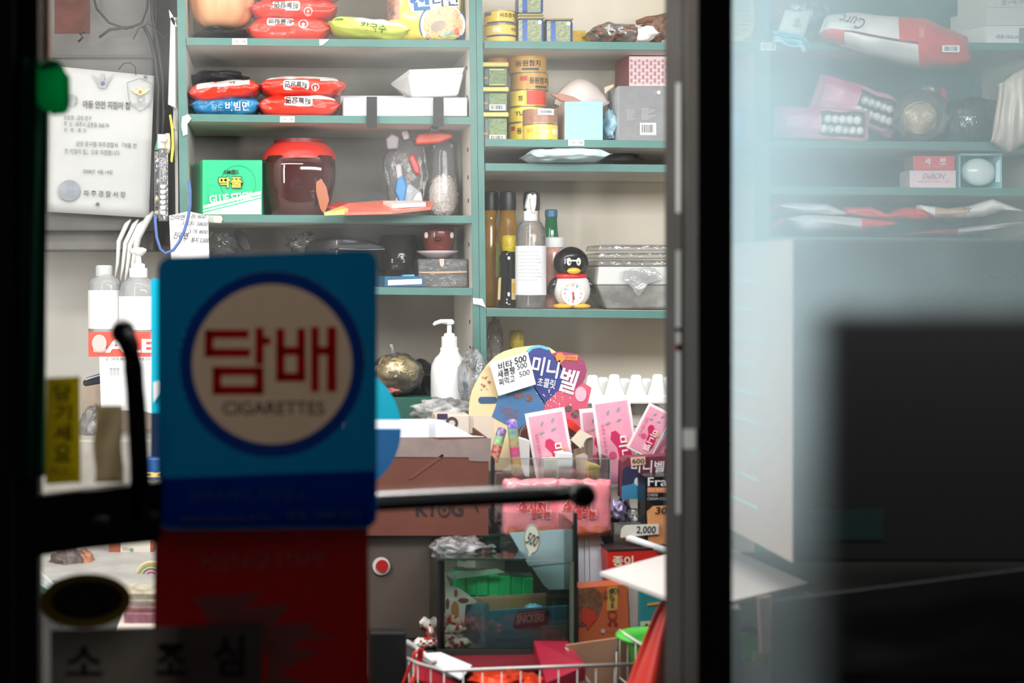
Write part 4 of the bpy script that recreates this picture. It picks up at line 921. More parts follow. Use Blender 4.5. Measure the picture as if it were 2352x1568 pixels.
part(G().ring(0, 0, 0, 0, 3.05, n=3) if False else G().pbox(1436, 248, 1436.5, 276, 3.05, .0003, lay=2).pbox(1468, 248, 1468.5, 278, 3.05, .0003, lay=2), 'rule_line', lg, t)
part(G().poly(ell(1513, 212, 4.5, 4.5, 16), 3.05, lay=2), 'round_mark', mt((210, 210, 212)), t)
part(G().text('이롬', 1497, 208, 1508, 217, 3.05), 'lettering', lg, t)
part(G().text('♻', 1461, 298, 1466, 307, 3.05).text('♻', 1449, 297, 1457, 307, 3.05), 'recycling_mark', lg, t)
barcode(t, 1470, 282, 1507, 310, 3.05)
# pink patterned box: fretwork lines as print
t = thing('patterned_box', 'pink fret patterned gift box on the grey carton', 'box', W(1480, 197, 3.07))
a = [(W(1445, 0, 3.07).x, 3.07), (W(1570, 0, 3.07).x, 3.07), (W(1570, 0, 3.07).x, 3.17), (W(1420, 0, 3.15).x, 3.18)]
o = part(G().foot(a, gt + .001, W(0, 129, 3.07).z), 'carton', [mt((226, 196, 196), .5), mt((160, 104, 106), .5)], t, bev=.001)
o.data.polygons[5].material_index = 1
g = G(); r = random.Random(4)
for i in range(-9, 16):
    for j in range(1, 9):
        cx = 1445 + i * 9 + 4; cy = 131 + j * 8 + 2
        if cx < 1449 or cx > 1566 or cy > 190: continue
        s1 = 1 if (i + j) % 2 else -1
        for q in (0, 2.8, 5.6):
            dx, dy = 4.6, 4.6 * s1
            x0, y0 = cx + q * (.5), cy + (-q * .5 * s1)
            g.poly([(x0 - dx * .5, y0 - dy * .5 - .6), (x0 + dx * .5, y0 + dy * .5 - .6), (x0 + dx * .5, y0 + dy * .5 + .6), (x0 - dx * .5, y0 - dy * .5 + .6)], 3.07, 0, lay=2)
part(g, 'fret_pattern', mt((150, 96, 104)), t, kind='stuff', label='dark pink fret lines')

# third: narrow gap shelf
t = thing('pale_packet', 'pale icy blue cloth-like packet lying in the narrow middle gap', 'packet', W(1295, 376, 2.99))
p = Pillow(1203, 343, 1389, z('B3', 1295, 3.0) - 1, 3.00, .13, seed=40, n=2.3, crease=.2)
part(p.mesh(G()), 'wrapper', mt((202, 222, 226), .4, dirt=.4, scale=22, dirtcol=(176, 206, 214), bump=.4, bscale=35), t, smooth=True)
part(G().ball(W(1420, 364, 3.17), .05, .04, .011, amp=.2, fr=2, seed=9), 'crumpled_tail', mt((90, 92, 92), .5), t, smooth=True, label='dark folded tail')

# ------------------------------------------------------------------ fourth shelf of the middle unit
amb = mt((196, 140, 60), .12, coat=.5, dirt=.5, scale=30, dirtcol=(140, 120, 60)); capb = mt((34, 35, 38), .4)
z4 = lambda x, Y: sb('B4', x, Y)
g6 = 'amber oil bottles with black caps at the back of the clock shelf'
for cx, lb, Y in ((1121, 'amber bottle with a black cap tight against the middle upright', 3.17), (1166, 'amber bottle with a black cap behind the soy sauce bottle', 3.17), (1221, 'bottle with a black cap directly behind the spray head', 3.19)):
    r = 30 if cx > 1130 else 11
    b0 = z4(cx, Y); x = cx
    t = thing('oil_bottle', lb, 'bottle', W(cx, b0, Y), g6)
    if cx == 1121: x = 1142; r = 26; Y = 3.21; b0 = z4(x, Y); x = 1121 + 6
    rr = 28 if cx > 1130 else 20
    part(G().lathe(x, Y, [(rr - 3, b0), (rr, b0 - 5), (rr, 560), (rr - 4, 535), (19 if cx > 1130 else 14, 505), (17, 480)], n=32), 'body', amb, t, smooth=True)
    part(G().lathe(x, Y, [(19, 483), (19.5, 460), (18, 442), (10, 439)], n=28), 'cap', capb, t, smooth=True, auto=35)
    if cx == 1166: part(G().poly([(1140, 560), (1149, 555), (1150, 600), (1144, 640), (1138, 635)], Y - .029, .001), 'green_print', mt((150, 160, 76)), t)
t = thing('soy_bottle', 'black soy sauce bottle with a yellow cap beside the spray bottle', 'bottle', W(1168, z4(1168, 3.09), 3.09)); b0 = z4(1168, 3.09)
part(G().lathe(1167, 3.09, [(22, b0), (23, b0 - 4), (23, 696), (19, 690), (18, 660), (19, 610), (21, 592), (17, 582), (16, 576)], n=32), 'body', mt((18, 15, 14), .1, coat=.5), t, smooth=True)
part(G().lathe(1169, 3.09, [(16.5, 578), (17, 574), (17, 546), (15, 541)], n=30), 'cap', mt((232, 208, 40), .35, dirt=.5, scale=300, dirtcol=(120, 96, 20)), t, smooth=True, auto=35)
part(G().poly([(1145, 640), (1151, 636), (1149, 688), (1143, 688)], 3.072, .0006).poly([(1175, 640), (1184, 640), (1184, 688), (1175, 688)], 3.07, .0006), 'label', mt((206, 190, 130)), t, label='cream and yellow label')
part(G().poly([(1176, 650), (1184, 650), (1184, 672), (1176, 672)], 3.069, .0006), 'label_band', mt((206, 160, 40)), t)
t = thing('spray_bottle', 'clear spray bottle with a blank white label and white trigger head', 'bottle', W(1219, z4(1219, 3.05), 3.05)); b0 = z4(1219, 3.05); Ys = 3.05
part(G().lathe(1219, Ys, [(32, b0), (34.5, b0 - 4), (34.5, 545), (32, 525), (24, 511), (15, 506), (14, 500)], n=44), 'body', film((235, 238, 242), .2, .3, rough=.05, bump=0, tint=(246, 247, 248)), t, smooth=True)
part(G().lathe(1219, Ys, [(35.2, 677), (35.2, 565)], n=44), 'label', mt((232, 234, 236), .5), t, smooth=True, auto=35, label='white label')
def lwrap(cx, r, Y): return lambda x, y: Vector(((x - PX) * S(Y), Y - r * S(Y) * math.sqrt(max(.05, 1 - ((x - cx) / r) ** 2)) - .0012, CZ + (PY - y) * S(Y)))
g = G()
for i, y in enumerate(range(578, 650, 8)): g.sheet(lambda u, v: lwrap(1219, 35.2, Ys)(1189 + (40 + 10 * ((i * 5) % 4) / 3) * u, y + 1.0 * v), 6, 1, thick=.0003)
part(g, 'fine_print', mt((190, 192, 196)), t)
part(G().lathe(1219, Ys, [(16, 508), (16, 485), (10, 484), (9, 470)], n=28), 'collar', WHITE, t, smooth=True, auto=35)
part(G().poly([(1209, 470), (1208, 478), (1228, 484), (1232, 470), (1233, 450), (1230, 443), (1224, 450), (1221, 444), (1215, 444), (1212, 456), (1210, 464)], 3.04, .022), 'head', WHITE, t, bev=.003)
part(G().poly([(1218, 452), (1230, 450), (1232, 470), (1228, 488), (1223, 490), (1219, 470)], 3.022, .012), 'trigger', WHITE, t, bev=.003)
part(G().tube([W(1218, 506, Ys), W(1216, 600, Ys), W(1213, b0 - 6, Ys)], .0018), 'dip_tube', mt((226, 228, 230), .3), t, smooth=True)
t = thing('green_bottle', 'green glass bottle with a blue cap behind the spray bottle', 'bottle', W(1266, z4(1266, 3.17), 3.17)); b0 = z4(1266, 3.17)
part(G().lathe(1266, 3.17, [(26, b0), (28, b0 - 5), (28, 600), (20, 560), (15, 530), (13, 497)], n=32), 'body', mt((30, 108, 66), .12, coat=.4), t, smooth=True)
part(G().lathe(1266, 3.17, [(14.5, 498), (14.5, 484), (12, 481)], n=28), 'cap', mt((58, 112, 146), .35), t, smooth=True, auto=35)
t = thing('salt_jar', 'jar of pink salt with a white screw lid behind the penguin clock', 'jar', W(1272, z4(1272, 3.12), 3.12)); b0 = z4(1272, 3.12)
part(G().lathe(1272, 3.12, [(22, b0), (24, b0 - 4), (24, 580), (20, 566)], n=32), 'body', mt((214, 160, 146), .25, dirt=.3, scale=200, coat=.5), t, smooth=True)
part(G().lathe(1273, 3.12, [(22, 568), (22.5, 564), (22.5, 547), (20, 545)], n=32), 'lid', WHITE, t, smooth=True, auto=35)
# penguin-shaped alarm clock, built as a plain penguin
t = thing('alarm_clock', 'penguin shaped alarm clock with a red collar and a dial in its belly', 'clock', W(1312, z4(1312, 3.06), 3.06)); Yc = 3.07
bw = mt((20, 20, 22), .12, coat=.6); wh = mt((232, 232, 230), .22, coat=.4); org = mt((244, 186, 48), .3, coat=.3)
b0 = z4(1312, 3.06)
part(G().ball(W(1311, 604, Yc), .0372, .034, .0355), 'head', bw, t, smooth=True)
part(G().ball(W(1313, 664, Yc), .040, .034, .042, zmin=-.98), 'body', wh, t, smooth=True)
part(G().lathe(1311, Yc, [(34, 640), (37, 637), (37, 632), (34, 629)], n=40, sy=.9), 'collar', mt((214, 36, 32), .3), t, smooth=True, label='red collar')
for s in (-1, 1):
    part(G().ball(W(1312 + s * 43, 656, Yc), .009, .014, .021, rot=-s * .45), 'wing', bw, t, smooth=True, label='black wing')
    part(G().ball(W(1311 + s * 20 + 2, 702.5, Yc - .02), .0212, .026, .0058), 'foot', org, t, smooth=True, label='yellow foot')
    part(G().ball(W(1318 + s * 11, 601, Yc - .0325), .0050, .0030, .0085), 'eye', wh, t, smooth=True, label='white oval eye')
    part(G().ball(W(1318.5 + s * 10, 602, Yc - .0356), .0014, .0010, .0026), 'pupil', BLACK, t, smooth=True)
part(G().ball(W(1318, 622, Yc - .034), .0145, .008, .0068), 'beak', org, t, smooth=True, label='orange beak')
dcx, dcy, Yq = 1316, 674, Yc - .037
part(G().ring(dcx, dcy, 23.5, 27, Yq, .006), 'bezel', mt((214, 212, 208), .3, coat=.3), t, smooth=False)
part(G().poly(ell(dcx, dcy, 24, 24, 36), Yq + .002, .004), 'dial', mt((244, 240, 236), .4), t)
cols = [(220, 70, 60), (60, 150, 190), (230, 190, 70)]
for h in range(12):
    a = R(90 - 30 * h); x, y = dcx + 19 * cos(a), dcy - 19 * sin(a)
    part(G().text(str(12 if h == 0 else h), x - (3.4 if h in (0, 10, 11) else 2.0), y - 2.6, x + (3.4 if h in (0, 10, 11) else 2.0), y + 2.6, Yq + .002, lay=2, bold=.02), 'numeral', mt(cols[h % 3]), t)
part(G().poly([(1315, 674), (1318, 673), (1320, 686), (1318.6, 690), (1317, 686)], Yq, lay=2), 'hour_hand', mt((50, 60, 56)), t)
part(G().poly([(1315, 674), (1317.4, 674), (1317, 694), (1315.4, 694)], Yq, lay=3), 'minute_hand', mt((196, 60, 60)), t)
part(G().poly(ell(1316.4, 673, 3, 3, 14), Yq, lay=4), 'hub', mt((224, 60, 54)), t)
# clear food trays
t = thing('clear_trays', 'stack of clear domed food trays with a crumpled liner bag right of the clock', 'tray', W(1470, 712, 3.06)); Yt = 3.06; zz = sz('B4', 1470) + .002
k = S(Yt); X0, X1 = W(1368, 0, Yt).x, W(1590, 0, Yt).x
def frustum(g, x0, x1, y0, y1, za, zb2, ins, mi=0):
    return g.hexa([Vector((x0 + ins, y0 + ins, za)), Vector((x1 - ins, y0 + ins, za)), Vector((x1, y0, zb2)), Vector((x0, y0, zb2)), Vector((x0 + ins, y1 - ins, za)), Vector((x1 - ins, y1 - ins, za)), Vector((x1, y1, zb2)), Vector((x0, y1, zb2))], mi)
fm = film((250, 250, 250), .42, .35, rough=.08, bump=.3, bscale=25, patchy=.3)
part(frustum(G(), X0, X1, 3.045, 3.19, zz, W(0, 655, Yt).z, .026), 'lower_tray', fm, t, bev=.004)
part(frustum(G(), X0 + .004, X1, 3.05, 3.19, W(0, 654, Yt).z, W(0, 612, Yt).z, -.004), 'upper_tray', mt((226, 226, 222), .35, thin=.3), t, bev=.003, label='milky upper tray')
g = G()
for i in range(3): frustum(g, X0 + .006 + i * .001, X1, 3.055, 3.18, W(0, 611 - i * 18, Yt).z, W(0, 598 - i * 18, Yt).z, -.003)
part(g, 'clear_lids', film((250, 250, 250), .28, .5, rough=.06, bump=.5, bscale=60), t, bev=.003)
part(G().poly([(1435, 618), (1500, 612), (1527, 640), (1490, 650), (1470, 678), (1463, 678), (1452, 660), (1432, 640)], 3.03, .003), 'liner_bag', film((232, 232, 232), .4, .4, bump=.9, patchy=.3), t, label='crumpled clear liner')
# lower shelf
t = thing('sauce_bottle', 'bottle with a speckled yellow cap on the lowest middle shelf', 'bottle', W(1187, 985, 3.14)); b0 = sb('B5', 1187, 3.14)
part(G().lathe(1187, 3.14, [(24, b0), (25, b0 - 5), (25, 860), (18, 815), (15, 797)], n=30), 'body', mt((26, 20, 18), .15, coat=.4), t, smooth=True)
part(G().lathe(1187, 3.14, [(16.5, 798), (16.5, 764), (14, 758)], n=28), 'cap', mt((206, 178, 40), .4, dirt=.6, scale=240, dirtcol=(110, 86, 20)), t, smooth=True, auto=35)
solo(G().ball(W(1136, 800, 3.16), .018, .03, .065, amp=.16, fr=3, seed=51, nu=28, nv=28), 'clear_bag', film((206, 200, 190), .3, .4), 'tall clear wrapper beside the yellow capped bottle on the lowest middle shelf', 'bag', smooth=True)
# egg trays
ew = mt((240, 240, 238), .8); eg = mt((186, 180, 172), .85)
def eggtray(name, label, x0, x1, ytop, ybot, Y, m, off):
    t = thing('egg_tray', label, 'tray', W((x0 + x1) / 2, ybot, Y)); k = S(Y)
    r = random.Random(3); i = 0
    part(G().pbox(x0, ytop + 50, x1, ybot, Y + .0, .155), 'base', m, t, bev=.004)
    for row in range(2):
        for q in range(int((x1 - x0) / 50) + 1):
            cx = x0 + 16 + q * 50 + row * 24 + off; yy = Y + .02 + row * .05
            if cx > x1: continue
            c = W(cx, ytop + 52, yy); h = 52 * k * (1 - .12 * row) * r.uniform(.93, 1.03); g = G(); n = 12; rings = []
            for rr, hh in ((25, 0), (19, .35), (14, .75), (12, .94), (8, 1.0)):
                rings.append([c + Vector((cos(2 * pi * a / n) * rr * k, sin(2 * pi * a / n) * rr * k * .9, hh * h)) for a in range(n)])
            vs = [p for rg in rings for p in rg]
            fs = [(j * n + a, j * n + (a + 1) % n, (j + 1) * n + (a + 1) % n, (j + 1) * n + a) for j in range(4) for a in range(n)] + [tuple(4 * n + a for a in range(n))]
            part(g.add(vs, fs), 'cone', m, t, smooth=True)
    return t
eggtray('a', 'grey egg tray underneath the white one', 1352, 1530, 900, sb('B5', 1450, 3.06), 3.06, eg, 0)
eggtray('b', 'white moulded egg tray with tall cones behind the pink packets', 1345, 1540, 858, 928, 2.99, ew, 0)
t = thing('pale_blue_bag', 'pale blue packet with white lettering seen right of the black frame in the middle unit', 'packet', W(1700, 322, 3.07))
part(Pillow(1600, 250, 1727, sb('B2', 1700, 3.08), 3.08, .06, seed=70, n=3.2, crease=.08, tip=.4).mesh(G()), 'wrapper', mt((80, 150, 186), .35), t, smooth=True)
part(G().text('B', 1684, 260, 1697, 276, 3.045).text('G', 1682, 300, 1692, 312, 3.045), 'lettering', WHITE, t)
# ------------------------------------------------------------------ right-hand unit, behind the fogged pane
t = thing('grain_bag', 'clear bag with a white label and red and grey contents at the upper right', 'bag', W(1838, 97, 3.08)); b0 = sb('C1', 1838, 3.08)
part(G().ball(W(1836, 42, 3.08), .062, .05, .048, amp=.14, fr=2.2, seed=61, nu=44, nv=30, zmin=-.95), 'contents', mt((196, 190, 184), .5, dirt=.9, scale=60, dirtcol=(110, 106, 104)), t, smooth=True)
part(G().ball(W(1792, 26, 3.05), .022, .02, .028, amp=.2, fr=2, seed=62), 'red_part', mt((190, 60, 50), .4, dirt=.5, scale=60), t, smooth=True, label='red corner')
part(G().sheet(lambda u, v: W(1800 + 62 * u - 16 * (1 - v) * -.2 - 14 * v, 22 + 8 * u + 52 * v, 3.015 - .008 * sin(pi * u)), 10, 8), 'label', mt((226, 224, 218), .5), t, smooth=True, label='white label')
part(G().text('현미', 1822, 44, 1842, 62, 3.002, rot=75, bold=.01).text('쌀', 1866, 40, 1882, 52, 3.002, rot=-20), 'lettering', mt((96, 100, 106)), t)
part(G().ball(W(1838, 40, 3.075), .062, .054, .048, amp=.12, fr=2, seed=63, nu=44, nv=30, zmin=-.98), 'outer_film', film((220, 224, 226), .12, .5, bump=.9), t, smooth=True)
t = thing('blue_toy', 'bunch of pale blue ribbon hanging off the upper right shelf edge', 'ribbon', W(1815, 104, 2.97))
r = random.Random(2)
for i in range(5):
    pts = [W(1776 + 76 * q + r.uniform(-3, 3), 70 + i * 6 + 22 * q * q + r.uniform(-5, 5), 2.97 + r.uniform(-.008, .008)) for q in (0, .2, .4, .6, .8, 1)]
    part(G().tube(pts, .0042, n=8), 'loop', mt((70, 176, 200) if i % 2 else (160, 214, 224), .5), t, smooth=True)
# big red and white packet
def drape(label, name, rows, Y, mats, d=.03, seed=1, matfn=None, wave=.006, cat='packet', group=None):
    """soft packet given by top and bottom outline points left to right"""
    top, bot = rows
    def ip(L, u):
        x = L[0][0] + (L[-1][0] - L[0][0]) * u
        for (a, b), (c, e) in zip(L, L[1:]):
            if x <= c + 1e-6: return (x, b + (e - b) * (x - a) / max(1e-6, c - a))
        return L[-1]
    t = thing(name, label, cat, W((top[0][0] + top[-1][0]) / 2, max(p[1] for p in bot), Y), group)
    def fn(u, v):
        a = ip(top, u); b = ip(bot, u); x = a[0] + (b[0] - a[0]) * v; y = a[1] + (b[1] - a[1]) * v
        bul = (max(0, sin(pi * min(1, max(0, v)))) ** .5) * (max(0, sin(pi * u)) ** .3)
        return W(x, y, Y - d * bul + wave * noise.noise(Vector((u * 5, v * 2.5, seed))) + .10 * (1 - v) * 0)
    part(G().sheet(fn, 40, 16, thick=.02, matfn=matfn), 'wrapper', mats, t, smooth=True)
    return t, fn
rw = [mt((232, 228, 226), .3, bump=.3, bscale=30), mt((226, 62, 60), .3, bump=.3, bscale=30), mt((120, 54, 60), .4)]
def mf(u, v):
    if u > .66 and v > .45: return 1
    if u > .52 and v < .5: return 1
    if v > .47 and v < .56 and u > .15: return 2
    if u < .16 and v > .5: return 1
    return 0
t, fn = drape('large red and white packet sagging over the top shelf edge at the right', 'snack_packet', ([(1888, 68), (1905, 34), (1960, 28), (2030, 36), (2130, 42), (2150, 54), (2222, 84)], [(1888, 76), (1905, 96), (1960, 112), (2000, 124), (2080, 144), (2130, 154), (2200, 150), (2232, 140)]), 2.97, rw, .05, 5, mf, .012)
part(G().text('Curc', 1928, 36, 1986, 62, 2.915, rot=-14, shear=.3, bold=.01, lay=0, flip=True), 'lettering', mt((70, 64, 66)), t, label='dark flowing lettering')
part(G().text('Dofi', 2112, 62, 2122, 86, 2.915, lay=0), 'small_lettering', mt((230, 200, 200)), t)
barcode(t, 2164, 104, 2204, 120, 2.925, lay=10)
t = thing('medicine_box', 'long white carton with its name printed upside down at the top right corner', 'box', W(2308, 97, 3.03))
zc1 = sz('C1', 2308) + .002; a, b2 = W(2266, 59, 3.03), W(2392, 97, 3.03)
part(G().foot([(a.x, 3.03), (b2.x, 3.03), (b2.x, 3.16), (W(2178, 0, 3.14).x, 3.15)], zc1, a.z), 'carton', mt((222, 224, 224), .5), t, bev=.001)
part(G().text('Enebron-pp', 2288, 78, 2368, 92, 3.03, flip=True), 'lettering', mt((90, 104, 106)), t)
part(G().pbox(2341, 64, 2400, 97, 3.03, .0006, lay=1), 'grey_panel', mt((130, 136, 138)), t)
t = thing('apricot_box', 'pale carton stacked on the long white carton at the top right corner', 'box', W(2310, 58, 3.03))
a, b2 = W(2268, 17, 3.03), W(2392, 58, 3.03)
part(G().foot([(a.x, 3.03), (b2.x, 3.03), (b2.x, 3.16), (W(2188, 0, 3.14).x, 3.15)], W(0, 58.3, 3.03).z, a.z), 'carton', mt((206, 206, 202), .5), t, bev=.001)
t = thing('lettered_box', 'topmost pale carton with printed words cut by the top right corner of the picture', 'box', W(2310, 16, 3.03))
a, b2 = W(2276, -40, 3.03), W(2392, 16, 3.03)
part(G().foot([(a.x, 3.03), (b2.x, 3.03), (b2.x, 3.16), (W(2204, 0, 3.14).x, 3.15)], W(0, 16.6, 3.03).z, a.z), 'carton', mt((214, 212, 204), .5), t, bev=.001)
part(G().text('살구씨가루', 2300, -4, 2360, 12, 3.03, bold=.01), 'lettering', mt((110, 112, 110)), t)
# pink packs with white balls
pk = mt((226, 110, 160), .3, bump=.3, bscale=40); pk2 = mt((236, 160, 186), .3)
for lb, x0, y0, x1, y1, Y, rot, sd in (('front pink packet of white balls with a clear window on the second right shelf', 1776, 248, 1992, sb('C2', 1880, 3.06) - 6, 3.06, -3, 71), ('rear pink packet of white balls leaning to the right on the second right shelf', 1868, 197, 2066, 286, 3.13, -20, 72)):
    t = thing('ball_packet', lb, 'packet', W((x0 + x1) / 2, y1, Y), 'pink packets of white balls on the second right shelf')
    p = Pillow(x0, y0, x1, y1, Y, .06, rot=rot, seed=sd, n=2.6, crease=.12, tip=.3)
    part(p.mesh(G(), mats=lambda u, v, fr: 2 if -.1 < u < .88 and abs(v) < .8 else (1 if v > .35 and u < -.1 else 0)), 'wrapper', [pk2, pk, film((250, 236, 242), .12, .25, bump=.6)], t, smooth=True)
    r = random.Random(sd)
    for i in range(11):
        u = -.02 + .86 * ((i % 6) + .5 * (i // 6)) / 5.6; q = p.fr(Vector((p.w * u, -.024 + r.uniform(-.003, .003), (-.35 + .6 * (i // 6)) * p.h)))
        part(G().ball(q, .0095, .0095, .0095, nu=14, nv=9), 'ball', mt((250, 246, 244), .6), t, smooth=True)
t = thing('noodle_bag', 'clear bag of pale dried noodles on the second right shelf', 'bag', W(2112, 326, 3.07)); c = W(2112, 272, 3.07)
r = random.Random(9); g = G()
for i in range(46):
    a0 = r.uniform(0, 6.28); R0 = r.uniform(.012, .036); tl = r.uniform(-.6, .6)
    g.tube([c + Vector((cos(a0 + q) * R0 + .01 * sin(tl), sin(q) * .016 * tl - .005, sin(a0 + q) * R0 * .95)) for q in (0, .5, 1, 1.5, 2, 2.5, 3, 3.5)], .0016, n=5)
part(g, 'noodles', mt((226, 206, 172), .6), t, smooth=True, kind='stuff', label='pale noodle strands')
part(G().ball(c, .038, .018, .034, amp=.1, fr=3, seed=3), 'noodle_core', mt((206, 184, 152), .7, bump=1, bscale=200), t, smooth=True)
part(G().ball(W(2115, 266, 3.07), .058, .045, .055, amp=.1, fr=2.4, seed=75, nu=44, nv=30), 'film', film((250, 246, 240), .14, .35, bump=.9, patchy=.5), t, smooth=True)
part(G().ball(W(2130, 208, 3.07), .022, .02, .014, amp=.3, fr=3, seed=76, nu=30, nv=20), 'gathered_top', film((232, 228, 228), .3, .5, bump=.9), t, smooth=True)
part(G().ball(W(2164, 222, 3.08), .010, .012, .02, amp=.2, fr=2, seed=77), 'red_tie', mt((196, 60, 90), .4), t, smooth=True, label='pinkish red tie')
t = thing('elastic_bundle', 'bundle of dark grey elastic loops in clear wrap on the second right shelf', 'bundle', W(2238, 322, 3.06)); b0 = sb('C2', 2238, 3.06)
for i in range(20):
    x = 2184 + i * 5.8
    part(G().tube([W(x, b0 - 4, 3.07), W(x + 2, 290, 3.055), W(x - 2, 255, 3.055), W(x + 3, 230 + (i % 3) * 3, 3.07), W(x + 5, 240, 3.085), W(x + 3, 300, 3.085)], .0027, n=6), 'loop', mt((76, 92, 102), .6), t, smooth=True)
part(G().box(W(2180, 0, 3.1).x, W(2300, 0, 3.1).x, 3.075, 3.13, W(0, b0, 3.1).z, W(0, 232, 3.1).z), 'core', mt((62, 78, 88), .7), t, bev=.006)
part(G().ball(W(2238, 276, 3.08), .062, .045, .046, amp=.1, fr=2.6, seed=78, nu=44, nv=28, zmin=-.92), 'outer_film', film((226, 230, 232), .08, .55, bump=1), t, smooth=True)
t, fn = drape('tall beige plastic sleeve hanging at the right edge of the second right shelf', 'plastic_sleeve', ([(2305, 190), (2330, 168), (2370, 150)], [(2286, 325), (2322, 349), (2352, 330), (2380, 320)]), 2.96, [mt((206, 198, 186), .3, bump=.5, bscale=25)], .03, 7, None, .01, 'bag')
# soap boxes
t = thing('soap_box', 'red soap carton lying on the pale pink one', 'box', W(2145, 390, 3.04)); zt = W(0, 391, 3.04).z
o = part(G().foot([(W(2098, 0, 3.04).x, 3.04), (W(2193, 0, 3.04).x, 3.04), (W(2193, 0, 3.04).x, 3.10), (W(2076, 0, 3.09).x, 3.09)], zt + .0006, W(0, 358, 3.04).z), 'carton', [mt((228, 70, 80), .5), mt((150, 120, 124), .5)], t, bev=.001)
o.data.polygons[5].material_index = 1
part(G().text('세', 2124, 362, 2137, 378, 3.04, bold=.03).text('뽀', 2158, 362, 2173, 378, 3.04, bold=.03), 'characters', mt((240, 214, 214)), t, label='white characters')
part(G().text('Transparent Beauty Soap', 2115, 380, 2180, 384, 3.04), 'small_lettering', mt((246, 190, 190)), t)
t = thing('soap_box', 'pale pink soap carton with script lettering under the red one', 'box', W(2140, 427, 3.04)); zc3 = sz('C3', 2140) + .0015
o = part(G().foot([(W(2090, 0, 3.04).x, 3.04), (W(2196, 0, 3.04).x, 3.04), (W(2196, 0, 3.04).x, 3.10), (W(2066, 0, 3.10).x, 3.10)], zc3, zt), 'carton', [mt((232, 206, 212), .5), mt((206, 190, 196), .5)], t, bev=.001)
o.data.polygons[5].material_index = 1
part(G().text('DeBON', 2121, 398, 2169, 411, 3.04, shear=.25), 'lettering', mt((176, 130, 144)), t)
part(G().text('ALOE MOISTURIZING CARE', 2108, 414, 2180, 419, 3.04), 'small_lettering', mt((206, 176, 184)), t)
t = thing('open_soap_box', 'open teal soap carton showing a white oval soap', 'box', W(2253, 428, 3.04)); zc3 = sz('C3', 2253) + .0015
a, b2 = W(2204, 353, 3.04), W(2301, 427, 3.04); tm = mt((150, 210, 214), .45); th = .0016
for nm, bx in (('bottom_wall', (a.x, b2.x, 3.04, 3.10, zc3, zc3 + th)), ('top_wall', (a.x, b2.x, 3.035, 3.10, a.z - th * 2, a.z)), ('left_wall', (a.x, a.x + th, 3.04, 3.10, zc3 + th, a.z - 2 * th)), ('right_wall', (b2.x - th, b2.x, 3.04, 3.10, zc3 + th, a.z - 2 * th)), ('back_wall', (a.x, b2.x, 3.10, 3.101, zc3, a.z))):
    part(G().box(*bx), nm, tm if nm != 'back_wall' else mt((60, 130, 140), .5), t)
part(G().poly([(2288, 374), (2297, 364), (2297, 418), (2287, 418)], 3.045, .001), 'inner_flap', mt((216, 232, 234)), t, label='pale inner flap')
solo(G().ball(W(2247, 395, 3.065), .0365, .020, .0295, rot=.12), 'soap', mt((226, 238, 236), .25, coat=.5), 'white oval soap inside the open teal carton', 'soap', smooth=True)
# packets on the fourth right shelf
for lb, rows, Y, mats, mfn, sd in (
    ('white packet with a red tip at the upper left of the lower right row', ([(1768, 480), (1790, 468), (1830, 465), (1900, 468), (1945, 488)], [(1768, 500), (1790, 476), (1830, 488), (1900, 494), (1945, 494)]), 3.04, rw, lambda u, v: 1 if u < .16 else 0, 11),
    ('grey and white packet with a red end under the first one', ([(1768, 515), (1800, 502), (1850, 492), (1930, 496), (1980, 500), (2060, 508)], [(1768, 534), (1810, 504), (1850, 532), (1930, 526), (1980, 530), (2060, 516)]), 3.03, [mt((206, 206, 206), .3), rw[1], rw[2]], lambda u, v: 1 if u < .14 or u > .72 else 0, 12),
    ('bright red packet in the middle of the lower right row', ([(1942, 476), (2000, 474), (2040, 490), (2080, 474), (2120, 480), (2158, 500)], [(1942, 492), (2000, 500), (2060, 505), (2090, 506), (2130, 504), (2158, 502)]), 3.035, [rw[1]], None, 13),
    ('white packet with a crimped beige end at the right of the lower right row', ([(2112, 470), (2180, 478), (2230, 472), (2280, 456), (2352, 484)], [(2112, 480), (2150, 502), (2200, 504), (2260, 498), (2300, 485), (2352, 486)]), 3.02, [rw[0], mt((206, 176, 150), .4, dirt=.6, scale=40, dirtcol=(170, 130, 100))], lambda u, v: 1 if .15 < u < .45 else 0, 14),
    ('dull red and grey packet at the bottom of the lower right row', ([(2064, 538), (2150, 526), (2200, 524), (2300, 512), (2352, 508)], [(2064, 544), (2150, 538), (2200, 542), (2300, 528), (2352, 515)]), 3.01, [mt((150, 60, 76), .4), mt((186, 180, 182), .3)], lambda u, v: 1 if u > .48 else 0, 15)):
    t, fn = drape(lb, 'snack_packet', rows, Y, mats, .03, sd, mfn, .008)
    if sd == 14: part(G().text('50g', 2212, 470, 2230, 486, 2.985, rot=-30), 'lettering', mt((80, 70, 76)), t)

